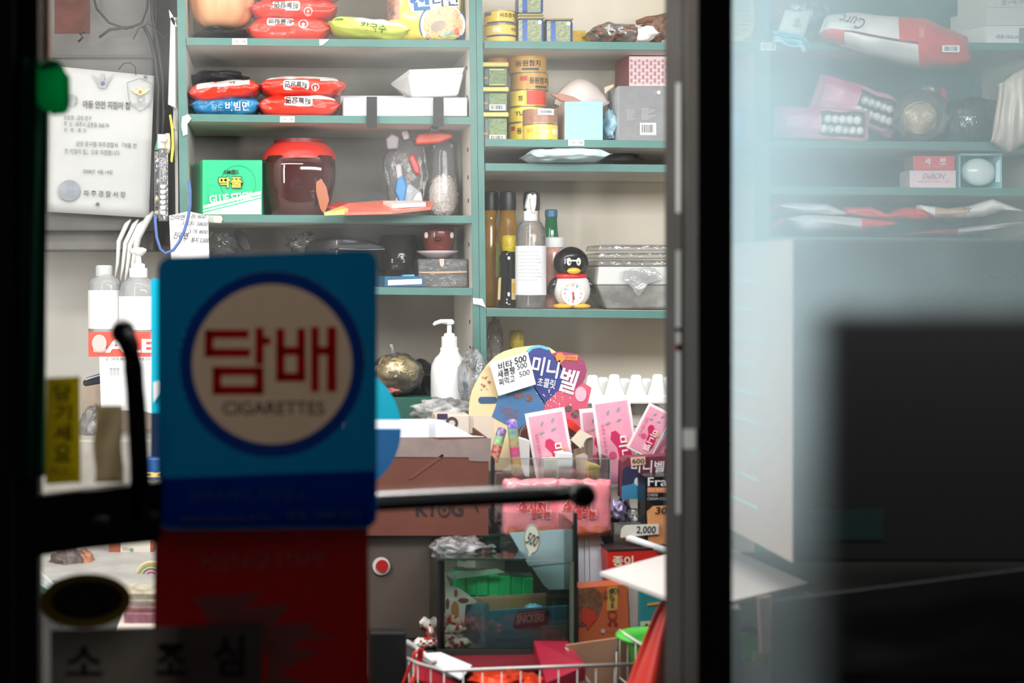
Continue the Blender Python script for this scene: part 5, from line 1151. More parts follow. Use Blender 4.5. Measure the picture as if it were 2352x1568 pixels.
# ------------------------------------------------------------------ left wall area
gm = mt((104, 100, 98), .7, dirt=.6, scale=14, dirtcol=(80, 76, 74))
t = thing('meter_cabinet', 'grubby grey cabinet high on the left wall behind the certificate', 'cabinet', W(230, 530, 3.06))
part(G().pbox(60, -220, 352, 530, 3.08, .26), 'body', mt((104, 101, 99), .7, dirt=.6, scale=12, dirtcol=(78, 75, 73)), t, bev=.004)
part(G().pbox(60, 530, 352, 574, 3.12, .22), 'lower_ledge', mt((124, 120, 117), .7, dirt=.4, scale=14), t, bev=.003)
part(G().pbox(60, 126, 352, 133, 3.075, .01), 'seam', mt((70, 66, 64)), t)
part(G().pbox(126, 0, 206, 76, 3.078, .003), 'rusty_patch', mt((96, 58, 52), .8, dirt=.6, scale=30), t, label='rusty brown patch')
part(G().pbox(354, -220, 406, 560, 3.2, .14), 'cable_channel', mt((84, 83, 84), .8, dirt=.7, scale=16, dirtcol=(50, 49, 50)), t)
t = thing('certificate', 'white police certificate sheet with printed lines and an eagle emblem', 'certificate', W(232, 497, 3.04)); Yc = 3.05
part(G().sheet(lambda u, v: W(108 + (246 - 12 * v) * u, 150 + 24 * u + (336 - 10 * u) * v, Yc - .006 * sin(pi * v) * u), 12, 14), 'paper', mt((188, 189, 188), .6, dirt=.15, scale=8), t, smooth=True)
gi = mt((66, 68, 74)); Yl = Yc - .009
for s, x0, y0, x1, y1, bd in (('아동 안전 지킴이 집', 190, 232, 298, 250, .02), ('상호명 : 금당 문구', 146, 265, 210, 276, 0), ('주  소 : 파주시 금촌동 360-74', 146, 280, 250, 292, 0), ('성  명 : 홍 진', 146, 294, 198, 303, 0),
                          ('금당 문구를 파주경찰서 「아동 안', 174, 326, 314, 338, 0), ('전 지킴이 집」으로 지정합니다.', 148, 343, 276, 355, 0), ('2008년  4월 14일', 190, 389, 258, 399, 0), ('파 주 경 찰 서 장', 192, 438, 288, 452, .01)):
    part(G().text(s, x0, y0, x1, y1, Yl, bold=bd, rot=-2.2, lay=0), 'lettering', gi, t)
g = G()
for s in (-1, 1):
    for k_ in range(5): g.poly([(236 + s * 6, 182 + k_ * 3), (236 + s * (28 - k_ * 4), 168 + k_ * 6), (236 + s * (24 - k_ * 4), 173 + k_ * 6), (236 + s * 6, 184 + k_ * 3)], Yl, 0)
g.poly([(232, 170), (238, 168), (241, 174), (238, 184), (234, 184)], Yl, 0).poly([(226, 188), (246, 188), (244, 202), (228, 202)], Yl, 0, lay=-.5)
part(g, 'eagle_emblem', mt((150, 152, 156)), t, label='grey eagle emblem')
part(G().poly(ell(236, 192, 5, 5, 16), Yl, 0, lay=1), 'emblem_disc', mt((70, 84, 120)), t)
part(G().text('파주경찰', 152, 222, 176, 240, Yl, lay=0).ring(164, 230, 11, 14, Yl, 0, n=20), 'round_crest', mt((150, 150, 150)), t)
part(G().poly(ell(159, 437, 25, 24, 28), Yl, 0), 'ink_seal', mt((128, 134, 142), .7, dirt=.5, scale=40, dirtcol=(170, 176, 182)), t, label='grey round seal')
for x, y in ((334, 177), (224, 469)): part(G().poly(ell(x, y, 4.5, 4.5, 14), Yl, 0), 'rivet', mt((84, 84, 88), .4), t)
g = G()
sh = [(292, 190), (304, 186), (321, 180), (338, 187), (350, 192), (349, 228), (341, 244), (322, 256), (304, 243), (295, 226)]
n = len(sh)
for i in range(n):
    a, b_ = sh[i], sh[(i + 1) % n]; g.tube([W(*a, Yl - .002), W(*b_, Yl - .002)], .0006, n=5)
part(g, 'shield_outline', mt((110, 112, 116)), t)
part(G().poly([(300, 204), (314, 206), (322, 200), (330, 206), (346, 203), (334, 214), (322, 219), (310, 214)], Yl - .002, 0), 'shield_wings', mt((206, 196, 140)), t, label='pale gold wings')
part(G().poly(ell(322, 211, 4, 4, 12), Yl - .003, 0), 'shield_heart', mt((190, 90, 96)), t)
part(G().ring(323, 227, 6.5, 8.5, Yl - .002, 0, n=20).text('아동안전지킴이집', 300, 236, 344, 246, Yl - .002, lay=0), 'shield_lettering', mt((130, 132, 136)), t)
for lb, pts, rr in (('thick black cable crossing diagonally above the certificate', ((206, -40), (222, 20), (250, 52), (290, 66), (325, 54), (338, 20), (340, -40)), .0026),
                    ('thin black cable looping up beside the shelving', ((390, 40), (392, 70), (376, 88), (360, 70), (340, 54), (318, 66), (306, 90)), .0014),
                    ('black cable drooping left from the crossing point', ((306, 62), (282, 64), (252, 68), (228, 86)), .0030),
                    ('twisted black cable running down beside the certificate', ((330, 60), (345, 90), (356, 130), (364, 200), (362, 300), (366, 380), (354, 470)), .0042),
                    ('second black cable running down the channel', ((346, -30), (350, 40), (362, 100), (374, 180), (376, 260), (372, 330)), .0036),
                    ('thin wire hook over the certificate corner', ((272, 160), (284, 146), (300, 144), (311, 154), (312, 172)), .0011),
                    ('short black cord above the certificate', ((180, 96), (190, 86), (184, 78), (196, 74)), .0026),
                    ('thin dark wire falling from the top edge', ((360, -20), (358, 60), (358, 120), (356, 220)), .0012)):
    solo(G().tube([W(x, y, 3.04) for x, y in pts], rr, n=8), 'cable' if 'cable' in lb else 'wire', mt((40, 38, 38), .6), lb, 'cable', smooth=True)
solo(G().poly([(388, 22), (396, 34), (407, 62), (398, 56), (390, 40)], 3.0, .001), 'paper_strip', WHITE, 'small white paper strip at the top beside the left upright', 'paper')
t = thing('wall_calendar', 'narrow hanging pages seen edge-on beside the left upright', 'calendar', W(396, 248, 3.0))
for i, (x0, x1, y1) in enumerate(((386, 402, 246), (392, 405, 250), (397, 408, 300))):
    part(G().poly([(x0 + 6, 40), (x1, 40), (x1 + 1, y1), (x0, y1 - 6)], 3.0 + .01 * i, .001), 'page', mt((206 - i * 14, 204 - i * 14, 198 - i * 14), .7), t)
part(G().poly([(400, 260), (408, 256), (410, 560), (404, 560)], 3.03, .002), 'backing', mt((206, 206, 202)), t)
t = thing('hanging_packet', 'long clear packet with dotted strip and small charms hanging beside the certificate', 'packet', W(378, 506, 3.0))
part(G().pbox(354, 346, 372, 502, 3.0, .008), 'left_sleeve', film((170, 176, 180), .35, .5, bump=.6), t, bev=.002)
part(G().pbox(364, 340, 386, 508, 2.985, .010), 'right_sleeve', film((190, 190, 192), .35, .5, bump=.6), t, bev=.002)
part(G().pbox(362, 308, 384, 341, 2.99, .004), 'header', mt((214, 204, 204)), t)
part(G().poly([(355, 344), (362, 312), (364, 345)], 2.995, .002), 'green_corner', mt((30, 140, 110)), t, label='green corner')
part(G().pbox(366, 362, 382, 418, 2.984, .001), 'dotted_strip', mt((84, 84, 88), .5, dirt=.9, scale=260, dirtcol=(190, 190, 190)), t)
for i in range(6): part(G().lathe(374, 2.984, [(3, 434 + i * 12), (7, 430 + i * 12), (6, 424 + i * 12)], n=12, sy=.4), 'white_charm', mt((228, 222, 224), .4), t, smooth=True)
for i in range(4): part(G().lathe(361, 3.0, [(3, 446 + i * 16), (6, 441 + i * 16), (4, 436 + i * 16)], n=12, sy=.4), 'charm', mt((206, 190, 150) if i % 2 else (90, 92, 96), .4), t, smooth=True)
t = thing('yellow_reel', 'thin yellow curved disc hanging edge-on beside the left upright', 'toy', W(394, 376, 2.985))
part(G().poly([(388, 264), (393, 262), (399, 300), (400, 340), (396, 374), (391, 370), (394, 330), (393, 300)], 2.985, .006), 'rim', mt((222, 198, 40), .4), t, bev=.001, label='yellow rim')
part(G().lathe(385, 2.99, [(4, 352), (7, 340), (7, 320), (5, 306)], n=16, sy=.6), 'hub', mt((196, 186, 156), .4), t, smooth=True)
part(G().tube([W(369, 322, 2.98), W(382, 322, 2.98)], .004, n=10), 'pin', WHITE, t, smooth=True)
# curved white hooks
t0 = 'white curved plastic arms hanging in a row under the cabinet'
for i, (x0, y0, x1, y1, w) in enumerate(((300, 504, 264, 640, .0052), (318, 504, 276, 648, .005), (330, 506, 286, 655, .0055), (352, 486, 300, 640, .0075))):
    solo(G().tube([W(x0, y0, 3.06), W(x0 - 10, y0 + 12, 3.055), W((x0 + x1) / 2 - 9, (y0 + y1) / 2 - 18, 3.05), W(x1 + 6, y1 - 36, 3.05), W(x1, y1, 3.05)], [w * .4, w, w, w * .7, w * .3], n=10), 'curved_arm', mt((216, 216, 214), .4),
         ('leftmost', 'second from left', 'third from left', 'rightmost, widest')[i] + ' of the four white curved plastic arms under the cabinet', 'hanger', t0, smooth=True)
# bottles on the left shelf
struct(G().box(-.62, -.16, 2.55, 3.3, .62, .66), 'trim_3', mt((180, 176, 168), .6))
t = thing('clear_bottle', 'clear bottle with a big white label and screw cap at the far left', 'bottle', W(241, 770, 2.86)); Y = 2.86
part(G().lathe(241, Y, [(37, 800), (38, 796), (38, 655), (35, 642), (20, 634), (19, 630)], n=40), 'body', film((235, 238, 240), .4, .3, rough=.05, bump=0), t, smooth=True)
part(G().lathe(241, Y, [(38.6, 754), (38.6, 666)], n=40), 'label', mt((234, 236, 236), .5), t, smooth=True, auto=35)
part(G().lathe(239, Y, [(19, 634), (19, 612), (16, 609)], n=28), 'cap', mt((220, 222, 222), .35, thin=.3), t, smooth=True, auto=35)
t = thing('pump_bottle', 'clear pump bottle with a white pump head and blank label at the left', 'bottle', W(318, 790, 2.84)); Y = 2.84
part(G().lathe(318, Y, [(43, 800), (44, 796), (44, 668), (40, 650), (26, 640), (22, 636)], n=40), 'body', film((235, 238, 240), .4, .3, rough=.05, bump=0), t, smooth=True)
part(G().lathe(318, Y, [(44.6, 756), (44.6, 680)], n=40), 'label', mt((232, 234, 234), .5), t, smooth=True, auto=35)
part(G().lathe(318, Y, [(21, 638), (21, 616), (15, 615), (15, 606), (7, 604), (6, 584)], n=28), 'collar', WHITE, t, smooth=True, auto=35)
part(G().lathe(320, Y, [(7, 588), (16, 578), (17, 572), (8, 568)], n=28), 'pump_head', WHITE, t, smooth=True)
part(G().tube([W(318, 576, Y), W(300, 576, Y - .01)], .005, n=10), 'spout', WHITE, t, smooth=True)
t = thing('sale_sign', 'red sign strip with white capitals under the clear bottles', 'sign', W(280, 818, 2.78))
part(G().pbox(203, 762, 352, 819, 2.78, .003), 'board', mt((240, 84, 68), .5), t)
part(G().text('SALE', 214, 778, 356, 810, 2.78, bold=.03), 'lettering', mt((240, 236, 232)), t, label='white capitals')
part(G().poly(ell(228, 788, 17, 20, 20), 2.775, .002), 'sticker', mt((196, 186, 180)), t, label='greyish sticker')
ws_ = solo(G().poly([(228, 819), (352, 819), (352, 950), (330, 944), (284, 942), (232, 938)], 2.775, .002), 'white_sheet', mt((236, 237, 238), .6), 'white printed sheet hanging below the red sign strip', 'paper')
part(G().text('Z SERIES EXPRESS', 242, 820, 345, 827, 2.774).text('mm mm mm', 252, 844, 274, 862, 2.774), 'small_lettering', mt((140, 140, 142)), ws_)
t = thing('stapler', 'dark blue-black flat tool poking out left of the white sheet', 'tool', W(210, 890, 2.82))
part(G().poly([(190, 876), (196, 868), (232, 857), (240, 858), (240, 880), (196, 887), (190, 884)], 2.82, .02), 'lower_arm', mt((36, 42, 52), .3), t, bev=.003)
part(G().poly([(193, 870), (235, 858), (238, 861), (196, 874)], 2.815, .02), 'upper_arm', mt((170, 176, 182), .3), t, bev=.001, label='pale edge')
solo(G().ball(W(222, 985, 2.8), .03, .03, .045, amp=.2, fr=2.5, seed=81, nu=36, nv=26), 'clear_bag', film((206, 206, 214), .4, .5, bump=.9, patchy=.4), 'grey-white crumpled bag beside the yellow sticker', 'bag', smooth=True)
solo(G().pbox(188, 880, 352, 1010, 2.9, .15), 'tan_carton', mt((196, 178, 160), .7, dirt=.4, scale=12), 'tan carton half hidden behind the white sheet at the left', 'box', bev=.003)
solo(G().box(W(60, 0, 2.7).x, W(352, 0, 2.7).x, 2.7, 3.0, 0, W(0, 1010, 2.7).z), 'white_cabinet', mt((164, 160, 152), .6, dirt=.4, scale=20), 'white cupboard front below the bottles at the far left', 'cabinet', bev=.004)
t = thing('blue_yellow_pack', 'blue packet with yellow letters glimpsed left of the blue sign', 'packet', W(352, 1140, 2.67))
part(G().pbox(334, 1052, 420, 1142, 2.67, .03), 'wrapper', mt((36, 86, 150), .4), t, bev=.003)
part(G().text('KR', 337, 1062, 371, 1130, 2.67, rot=90, bold=.04), 'lettering', mt((242, 206, 120)), t, label='pale yellow letters')
# ------------------------------------------------------------------ centre counter
t = thing('counter', 'dark counter carrying the glass case and cartons in the middle', 'counter', (W(1180, 0, 2.6).x, 2.25, 0))
x0, x1 = W(790, 0, 2.3).x, W(1640, 0, 2.3).x; ctz = .742
part(G().box(x0, x1, 2.2, 2.95, ctz - .03, ctz), 'top', mt((66, 62, 60), .6, dirt=.4, scale=12), t, bev=.003)
part(G().box(x0 + .02, x1 - .02, 2.24, 2.93, 0, ctz - .03), 'body', mt((52, 46, 44), .7), t)
part(G().box(x0 + .30, x1, 2.56, 2.93, ctz, .895), 'riser', mt((150, 146, 142), .6, dirt=.3, scale=10), t, bev=.003, label='grey raised rear step')
t = thing('metal_box', 'worn grey-brown metal box with a round red button beside the glass case', 'box', W(920, 1440, 2.45)); Yg = 2.42
part(G().foot([(W(790, 0, Yg).x, Yg), (W(997, 0, Yg).x, Yg), (W(997, 0, Yg).x, 2.545), (W(790, 0, Yg).x, 2.545)], ctz + .001, W(0, 1231, Yg).z), 'body', mt((92, 81, 72), .55, dirt=.6, scale=9, dirtcol=(66, 58, 52), metal=.15), t, bev=.003)
part(G().ring(876, 1300, 13, 20, Yg - .004, .004), 'button_ring', mt((206, 200, 198), .4), t, label='white ring')
g = G(); c = W(878, 1300, Yg - .008); g.add([c + Vector((cos(2 * pi * i / 24) * 14 * S(Yg), y, sin(2 * pi * i / 24) * 14 * S(Yg))) for y in (0, .008) for i in range(24)], [tuple(range(24))[::-1]] + [(i, (i + 1) % 24, (i + 1) % 24 + 24, i + 24) for i in range(24)])
part(g, 'button', mt((168, 26, 22), .4), t, label='red push button')
# tobacco carton
t = thing('tobacco_carton', 'brown corrugated carton with torn white flaps and black lettering on the metal box', 'carton', W(1000, 1230, 2.42)); Yk = 2.40
br = mt((104, 52, 36), .75, dirt=.2, scale=30); zk0, zk1 = W(0, 1229.6, Yk).z, W(0, 1006, Yk).z
xk0, xk1 = W(780, 0, Yk).x, W(1122, 0, Yk).x
part(G().box(xk0, xk1, Yk, Yk + .003, zk0, zk1), 'front_wall', br, t)
part(G().box(xk1 - .003, xk1, Yk + .003, Yk + .17, zk0, zk1), 'right_wall', br, t); part(G().box(xk0, xk0 + .003, Yk + .003, Yk + .17, zk0, zk1), 'left_wall', br, t)
part(G().box(xk0, xk1, Yk + .167, Yk + .17, zk0, zk1 - .01), 'back_wall', br, t); part(G().box(xk0, xk1, Yk + .003, Yk + .167, zk0, zk0 + .003), 'bottom', br, t)
part(G().poly([(780, 1006), (905, 1004), (984, 1005), (1010, 1010), (1128, 1006), (1126, 1060), (1078, 1058), (1076, 1050), (780, 1048)], Yk, .0012, lay=3), 'torn_band', mt((140, 122, 116), .8, dirt=.25, scale=60), t, label='greyish torn liner band')
part(G().poly([(784, 962), (985, 962), (985, 1004), (784, 1004)], Yk + .02, .002), 'white_flap', mt((222, 228, 236), .6), t, label='white inner flap')
part(G().poly([(985, 961), (1012, 964), (1040, 976), (1085, 1000), (1122, 1003), (985, 1004)], Yk + .03, .002), 'white_flap', mt((230, 235, 242), .6), t, label='white inner flap sloping right')
part(G().text('KT⊙G', 955, 1150, 1064, 1188, Yk, bold=.03), 'lettering', mt((30, 20, 18), .8), t, label='black stencilled letters')
part(G().poly([(1088, 1156), (1094, 1158), (1100, 1178), (1094, 1172)], Yk, lay=2), 'stroke', mt((30, 20, 18)), t)
part(G().poly([(938, 1098), (1016, 1042), (1020, 1047), (944, 1100)], Yk, lay=3), 'tear', mt((110, 60, 46), .9), t)
t = thing('printed_carton', 'beige carton with a dark round print behind the torn flaps', 'carton', W(1040, 1000, 2.66))
part(G().pbox(1000, 952, 1078, 1085, 2.62, .08), 'box', mt((206, 192, 178), .6), t, bev=.002)
part(G().poly([(1004, 950), (1028, 950), (1028, 962), (1004, 962)], 2.62, lay=3), 'navy_print', mt((50, 40, 74)), t)
part(G().ring(1038, 971, 8, 14, 2.62, lay=3, n=28), 'round_print', mt((60, 56, 58)), t)
t = thing('red_price_slip', 'white sheet with a red strip sticking out under the brown carton', 'paper', W(1100, 1240, 2.52))
part(G().poly([(990, 1228), (1128, 1228), (1128, 1190), (1150, 1190), (1150, 1236), (1060, 1244), (990, 1240)], 2.52, .001), 'sheet', WHITE, t)
part(G().poly([(1060, 1214), (1124, 1212), (1124, 1234), (1062, 1237)], 2.50, .0008), 'red_strip', mt((228, 84, 66)), t)
part(G().text('2017 10 30 6', 1068, 1228, 1122, 1235, 2.50), 'lettering', mt((120, 30, 26)), t)
solo(G().pbox(850, 1452, 934, 1620, 2.16, .03), 'black_case', mt((14, 14, 15), .5), 'black flat case below the metal box beside the red board', 'case', bev=.003)

# chocolate display card
t = thing('display_card', 'large rounded chocolate display card, cream at the left and blue and crimson at the right', 'card', W(1215, 1010, 2.64)); Yd2 = 2.63
crm = mt((222, 200, 158), .6, dirt=.25, scale=14, dirtcol=(216, 186, 110))
part(G().poly([(1078, 1080), (1077, 954), (1078, 925), (1083, 900), (1091, 882), (1104, 858), (1120, 836), (1138, 818), (1157, 807), (1182, 799), (1210, 795), (1239, 792), (1262, 798), (1280, 810), (1300, 830), (1340, 1080)], Yd2, .003), 'backing_card', crm, t)
part(G().poly([(1078, 954), (1132, 954), (1140, 1080), (1078, 1080)], Yd2, lay=1), 'lower_band', mt((206, 190, 172), .6), t)
P = lambda pts: pts
part(G().poly([(1210, 806), (1218, 799), (1234, 794), (1250, 796), (1262, 803), (1267, 812), (1290, 840), (1300, 880), (1250, 927), (1228, 893), (1222, 876)], Yd2, lay=4), 'navy_area', mt((40, 58, 128), .5, dirt=.3, scale=14, dirtcol=(90, 60, 120)), t)
part(G().poly([(1210, 805), (1218, 797), (1234, 792), (1250, 794), (1263, 801), (1258, 804), (1240, 798), (1224, 801), (1214, 810)], Yd2, lay=5), 'cyan_edge', mt((90, 180, 222)), t)
part(G().poly([(1144, 908), (1226, 884), (1252, 926), (1230, 1010), (1130, 956), (1140, 930)], Yd2, lay=4), 'blue_area', mt((66, 112, 158), .5), t)
part(G().poly([(1267, 812), (1283, 807), (1317, 811), (1330, 816), (1343, 830), (1348, 850), (1344, 868), (1339, 878), (1359, 890), (1352, 920), (1344, 950), (1338, 985), (1250, 1010), (1236, 1000), (1252, 926), (1300, 880), (1288, 840)], Yd2, lay=3), 'crimson_area', mt((196, 76, 102), .5, dirt=.4, scale=9, dirtcol=(214, 110, 130)), t)
part(G().poly([(1267, 812), (1283, 807), (1317, 811), (1330, 816), (1343, 830), (1348, 850), (1344, 868), (1339, 878), (1310, 900), (1290, 850)], Yd2, lay=4), 'plum_area', mt((150, 56, 96), .5), t)
part(G().poly(ell(1334, 905, 13, 17, 24), Yd2, lay=5), 'light_spot', mt((232, 170, 184)), t)
part(G().text('미니', 1222, 821, 1284, 864, Yd2, rot=-11, bold=.022, lay=7), 'name_characters', mt((236, 236, 240), .4), t, label='white characters')
part(G().text('벨', 1285, 846, 1326, 902, Yd2, rot=-18, bold=.018, lay=7), 'name_characters', mt((236, 236, 240), .4), t, label='white character')
part(G().text('초콜릿', 1234, 869, 1276, 890, Yd2, rot=-9, lay=7, bold=.01), 'lettering', mt((226, 230, 238)), t)
part(G().poly([(1276, 818), (1281, 810), (1290, 810), (1296, 816), (1328, 815), (1326, 828), (1296, 826), (1288, 834), (1278, 828)], Yd2, lay=7), 'orange_badge', mt((216, 128, 56)), t)
part(G().text('SWEET CHOCOLATE', 1298, 818, 1322, 825, Yd2, lay=8, rot=-3), 'small_lettering', mt((150, 60, 30)), t)
part(G().poly(rrect(1099, 911, 1142, 926, 7), Yd2, lay=3), 'blue_pill', mt((52, 84, 116)), t)
g = G(); r = random.Random(7)
for i in range(9): cx, cy, q = r.uniform(1104, 1138), r.uniform(862, 900), r.uniform(1.4, 5); g.poly([(cx + (q if k_ % 2 == 0 else q * .45) * cos(pi * k_ / 5), cy + (q if k_ % 2 == 0 else q * .45) * sin(pi * k_ / 5)) for k_ in range(10)], Yd2, 0, lay=3)
part(g, 'star_prints', mt((150, 86, 96)), t)
g = G()
for i in range(34): cx, cy = r.gauss(1270, 20), r.gauss(918, 16); g.poly(ell(cx, cy, r.uniform(.6, 2), r.uniform(.6, 2), 8), Yd2, 0, lay=7)
part(g, 'sugar_specks', mt((236, 220, 226)), t)
for cx, cy, rx, ry, c in ((1192, 908, 12, 6, (92, 60, 60)), (1216, 914, 9, 8, (104, 66, 60)), (1306, 938, 8, 7, (60, 56, 66)), (1322, 950, 10, 9, (80, 44, 50))):
    part(G().poly(ell(cx, cy, rx, ry, 14, 15), Yd2, lay=6), 'chocolate_print', mt(c, .6, dirt=.9, scale=260, dirtcol=(150, 110, 104)), t)
part(G().text('CHOCOLATE', 1146, 936, 1190, 950, Yd2, lay=6, rot=-12).text('COOKIE', 1156, 952, 1188, 962, Yd2, lay=6, rot=-8), 'brown_lettering', mt((150, 92, 84)), t)
t = thing('handwritten_note', 'white handwritten price note clipped on the chocolate display card', 'note', W(1180, 910, 2.60))
Yn = 2.612
part(G().poly([(1124, 833), (1212, 808), (1231, 882), (1145, 909)], Yn, .001), 'paper', mt((238, 238, 240), .7), t)
for s, a, b_, c, d_, bd in (('비타', 1144, 829, 1178, 846, .02), ('500', 1181, 818, 1210, 833, .02), ('새콤짱', 1142, 846, 1184, 863, .02), ('500', 1187, 834, 1211, 846, .005), ('쩌먹고', 1145, 865, 1183, 882, .01), ('500', 1192, 851, 1217, 863, 0)):
    part(G().text(s, a, b_, c, d_, Yn, rot=16, bold=bd, lay=2, shear=.15), 'handwriting', mt((24, 24, 28)), t)
t = thing('chocolate_tub', 'round dark brown and red chocolate tub behind the pink sachets', 'tub', W(1265, 1045, 2.55))
Yu = 2.585
part(G().poly(ell(1262, 1020, 78, 56, 44), Yu, .03), 'face', mt((74, 30, 26), .4), t, bev=.002)
part(G().poly([p for p in ell(1290, 1010, 50, 50, 40) if p[1] < 1004 and p[0] > 1268] , Yu, lay=3), 'red_arc', mt((214, 50, 34), .4), t)
part(G().text('Choco', 1298, 994, 1314, 1030, Yu, rot=-75, lay=4, shear=.2), 'lettering', mt((220, 190, 180)), t)
part(G().ring(1225, 1000, 30, 31.5, Yu, lay=3), 'thin_ring', mt((160, 120, 110)), t)

def rotp(cx, cy, rot):
    a = R(rot)
    return lambda x, y: (cx + x * cos(a) + y * sin(a), cy - x * sin(a) + y * cos(a))       # local right/down -> picture
spk = mt((240, 160, 184), .3, coat=.3, bump=.2, bscale=40, dirt=.35, scale=40, dirtcol=(246, 196, 210)); swt = mt((240, 232, 234), .35); crms = mt((206, 50, 96), .35)
def sachet(label, cx, cy, w, h, rot, Y, lett=1):
    t = thing('pink_sachet', label, 'sachet', W(cx, cy + h / 2, Y), 'pink and white sachets standing in the display')
    q = rotp(cx, cy, rot); pg = lambda pts: [q(x * w, y * h) for x, y in pts]
    part(G().poly(pg([(-.5, -.5), (.5, -.5), (.5, .5), (-.5, .5)]), Y, .0015), 'sleeve', swt, t, bev=.0004, label='white sealed border')
    part(G().poly(pg([(-.42, -.45), (.42, -.45), (.42, .45), (-.42, .45)]), Y, .001, lay=2), 'pink_print', spk, t)
    sw = [(-.10, -.12), (.02, -.13), (.22, -.02), (.34, .12), (.36, .26), (.28, .36), (.14, .34), (.02, .2), (.0, .06), (-.14, -.04)]
    part(G().poly(pg(sw), Y, .0008, lay=4), 'crimson_swirl', crms, t)
    a, b_ = q(.17 * w, .16 * h)
    if lett: part(G().text('미니벨', a - .22 * h, b_ - .12 * w, a + .22 * h, b_ + .12 * w, Y, rot=rot - 90, bold=.02, lay=7), 'characters', mt((246, 240, 240)), t, label='white characters')
    for x, y in ((-.12, -.34), (.16, -.36), (-.16, -.22), (.14, -.24)):
        e = q(x * w, y * h); part(G().poly(ell(e[0], e[1], w * .07, w * .028, 10, rot + 60 if y < -.3 else rot + 20), Y, 0, lay=4), 'silver_mark', mt((150, 160, 166), .3), t)
    e = q(-.14 * w, .14 * h); part(G().poly(ell(e[0], e[1], w * .10, w * .10, 20), Y, 0, lay=4), 'crimson_dot', mt((222, 84, 126)), t)
    part(G().text('달콤한 초콜릿 미니벨', *(lambda c: (c[0] - .2 * h, c[1] - 3.5, c[0] + .2 * h, c[1] + 3.5))(q(-.3 * w, -.02 * h)), Y, rot=rot - 90, lay=4), 'side_print', mt((214, 110, 140)), t)
    e = q(.3 * w, .02 * h); part(G().poly([(e[0] + (6 if k_ % 2 == 0 else 3) * cos(pi * k_ / 6), e[1] + (6 if k_ % 2 == 0 else 3) * sin(pi * k_ / 6)) for k_ in range(12)], Y, 0, lay=6), 'gold_burst', mt((226, 180, 80)), t)
sachet('left pink sachet in front of the crimson half of the display card', 1266, 1030, 92, 178, 10, 2.50)
sachet('pink sachet mostly hidden behind the tall middle one', 1376, 1025, 76, 178, 5, 2.535, 0)
sachet('tall middle pink sachet below the egg trays', 1416, 1015, 88, 205, 8, 2.50)
sachet('right pink sachet leaning steeply against the grey stile', 1493, 990, 62, 116, -27, 2.47)
sachet('pink sachet corner showing at the far right under the leaning one', 1530, 1040, 54, 90, -33, 2.49, 0)
# candy tubes
def stick(label, a, b_, r, Y, segs):
    t = thing('candy_tube', label, 'candy', W(b_[0], b_[1], Y), 'patterned candy tubes left of the pink sachets')
    n = len(segs)
    for i, (c, dc) in enumerate(segs):
        p0 = (a[0] + (b_[0] - a[0]) * i / n, a[1] + (b_[1] - a[1]) * i / n); p1 = (a[0] + (b_[0] - a[0]) * (i + 1) / n, a[1] + (b_[1] - a[1]) * (i + 1) / n)
        rr = r * S(Y); st = [rr * .55, rr, rr] if i == 0 else [rr, rr, rr]
        part(G().tube([W(*p0, Y), W(p0[0] * .8 + p1[0] * .2, p0[1] * .8 + p1[1] * .2, Y), W(*p1, Y)], st, n=20), 'band', mt(c, .3, coat=.3, dirt=.8, scale=150, dirtcol=dc), t)
stick('short slanting candy tube with a grape top and red lower half', (1154, 982), (1133, 1060), 11, 2.50, [((110, 80, 160), (220, 210, 230)), ((110, 200, 80), (226, 236, 220)), ((220, 60, 50), (240, 200, 190)), ((224, 110, 70), (240, 210, 190))])
stick('upright candy tube striped purple, yellow and red', (1175, 962), (1190, 1112), 11.5, 2.47, [((120, 90, 190), (200, 180, 230)), ((130, 190, 100), (120, 110, 190)), ((160, 190, 90), (200, 90, 150)), ((206, 100, 160), (220, 60, 60)), ((220, 190, 90), (210, 120, 90)), ((214, 170, 80), (230, 200, 120)), ((220, 90, 110), (240, 160, 160))])
for lb, pts, Y, c in (('white carton flap right of the striped candy tube', [(1186, 1003), (1217, 1012), (1216, 1096), (1205, 1094), (1190, 1050)], 2.49, (226, 226, 224)),
                      ('white upright carton end in front of the left pink sachet', [(1283, 1040), (1316, 1042), (1314, 1098), (1281, 1106)], 2.46, (230, 230, 230)),
                      ('pale green grey carton end in front of the left pink sachet', [(1249, 1055), (1281, 1053), (1281, 1106), (1249, 1106)], 2.465, (196, 204, 190)),
                      ('yellow carton end below the tall pink sachet', [(1351, 1060), (1379, 1070), (1376, 1112), (1350, 1112)], 2.46, (236, 214, 126))):
    solo(G().poly(pts, Y, .03), 'carton_end', mt(c, .6), lb, 'carton', bev=.001)
t = thing('open_carton', 'opened cream carton with a dark inside between two pink sachets', 'carton', W(1335, 1110, 2.48))
part(G().poly([(1318, 1032), (1352, 1024), (1350, 1110), (1316, 1110)], 2.485, .002), 'inner_wall', mt((150, 128, 112), .7), t)
part(G().poly([(1350, 1002), (1362, 1006), (1360, 1110), (1349, 1110)], 2.47, .03), 'side_wall', mt((120, 104, 92), .7), t)
part(G().poly([(1311, 1010), (1332, 986), (1362, 1002), (1346, 1008), (1334, 1030)], 2.465, .0015), 'top_flap', mt((230, 220, 196), .6), t)
part(G().poly([(1322, 1046), (1342, 1040), (1350, 1046), (1344, 1108), (1326, 1108)], 2.47, .001), 'inner_flap', mt((206, 182, 166), .6), t)
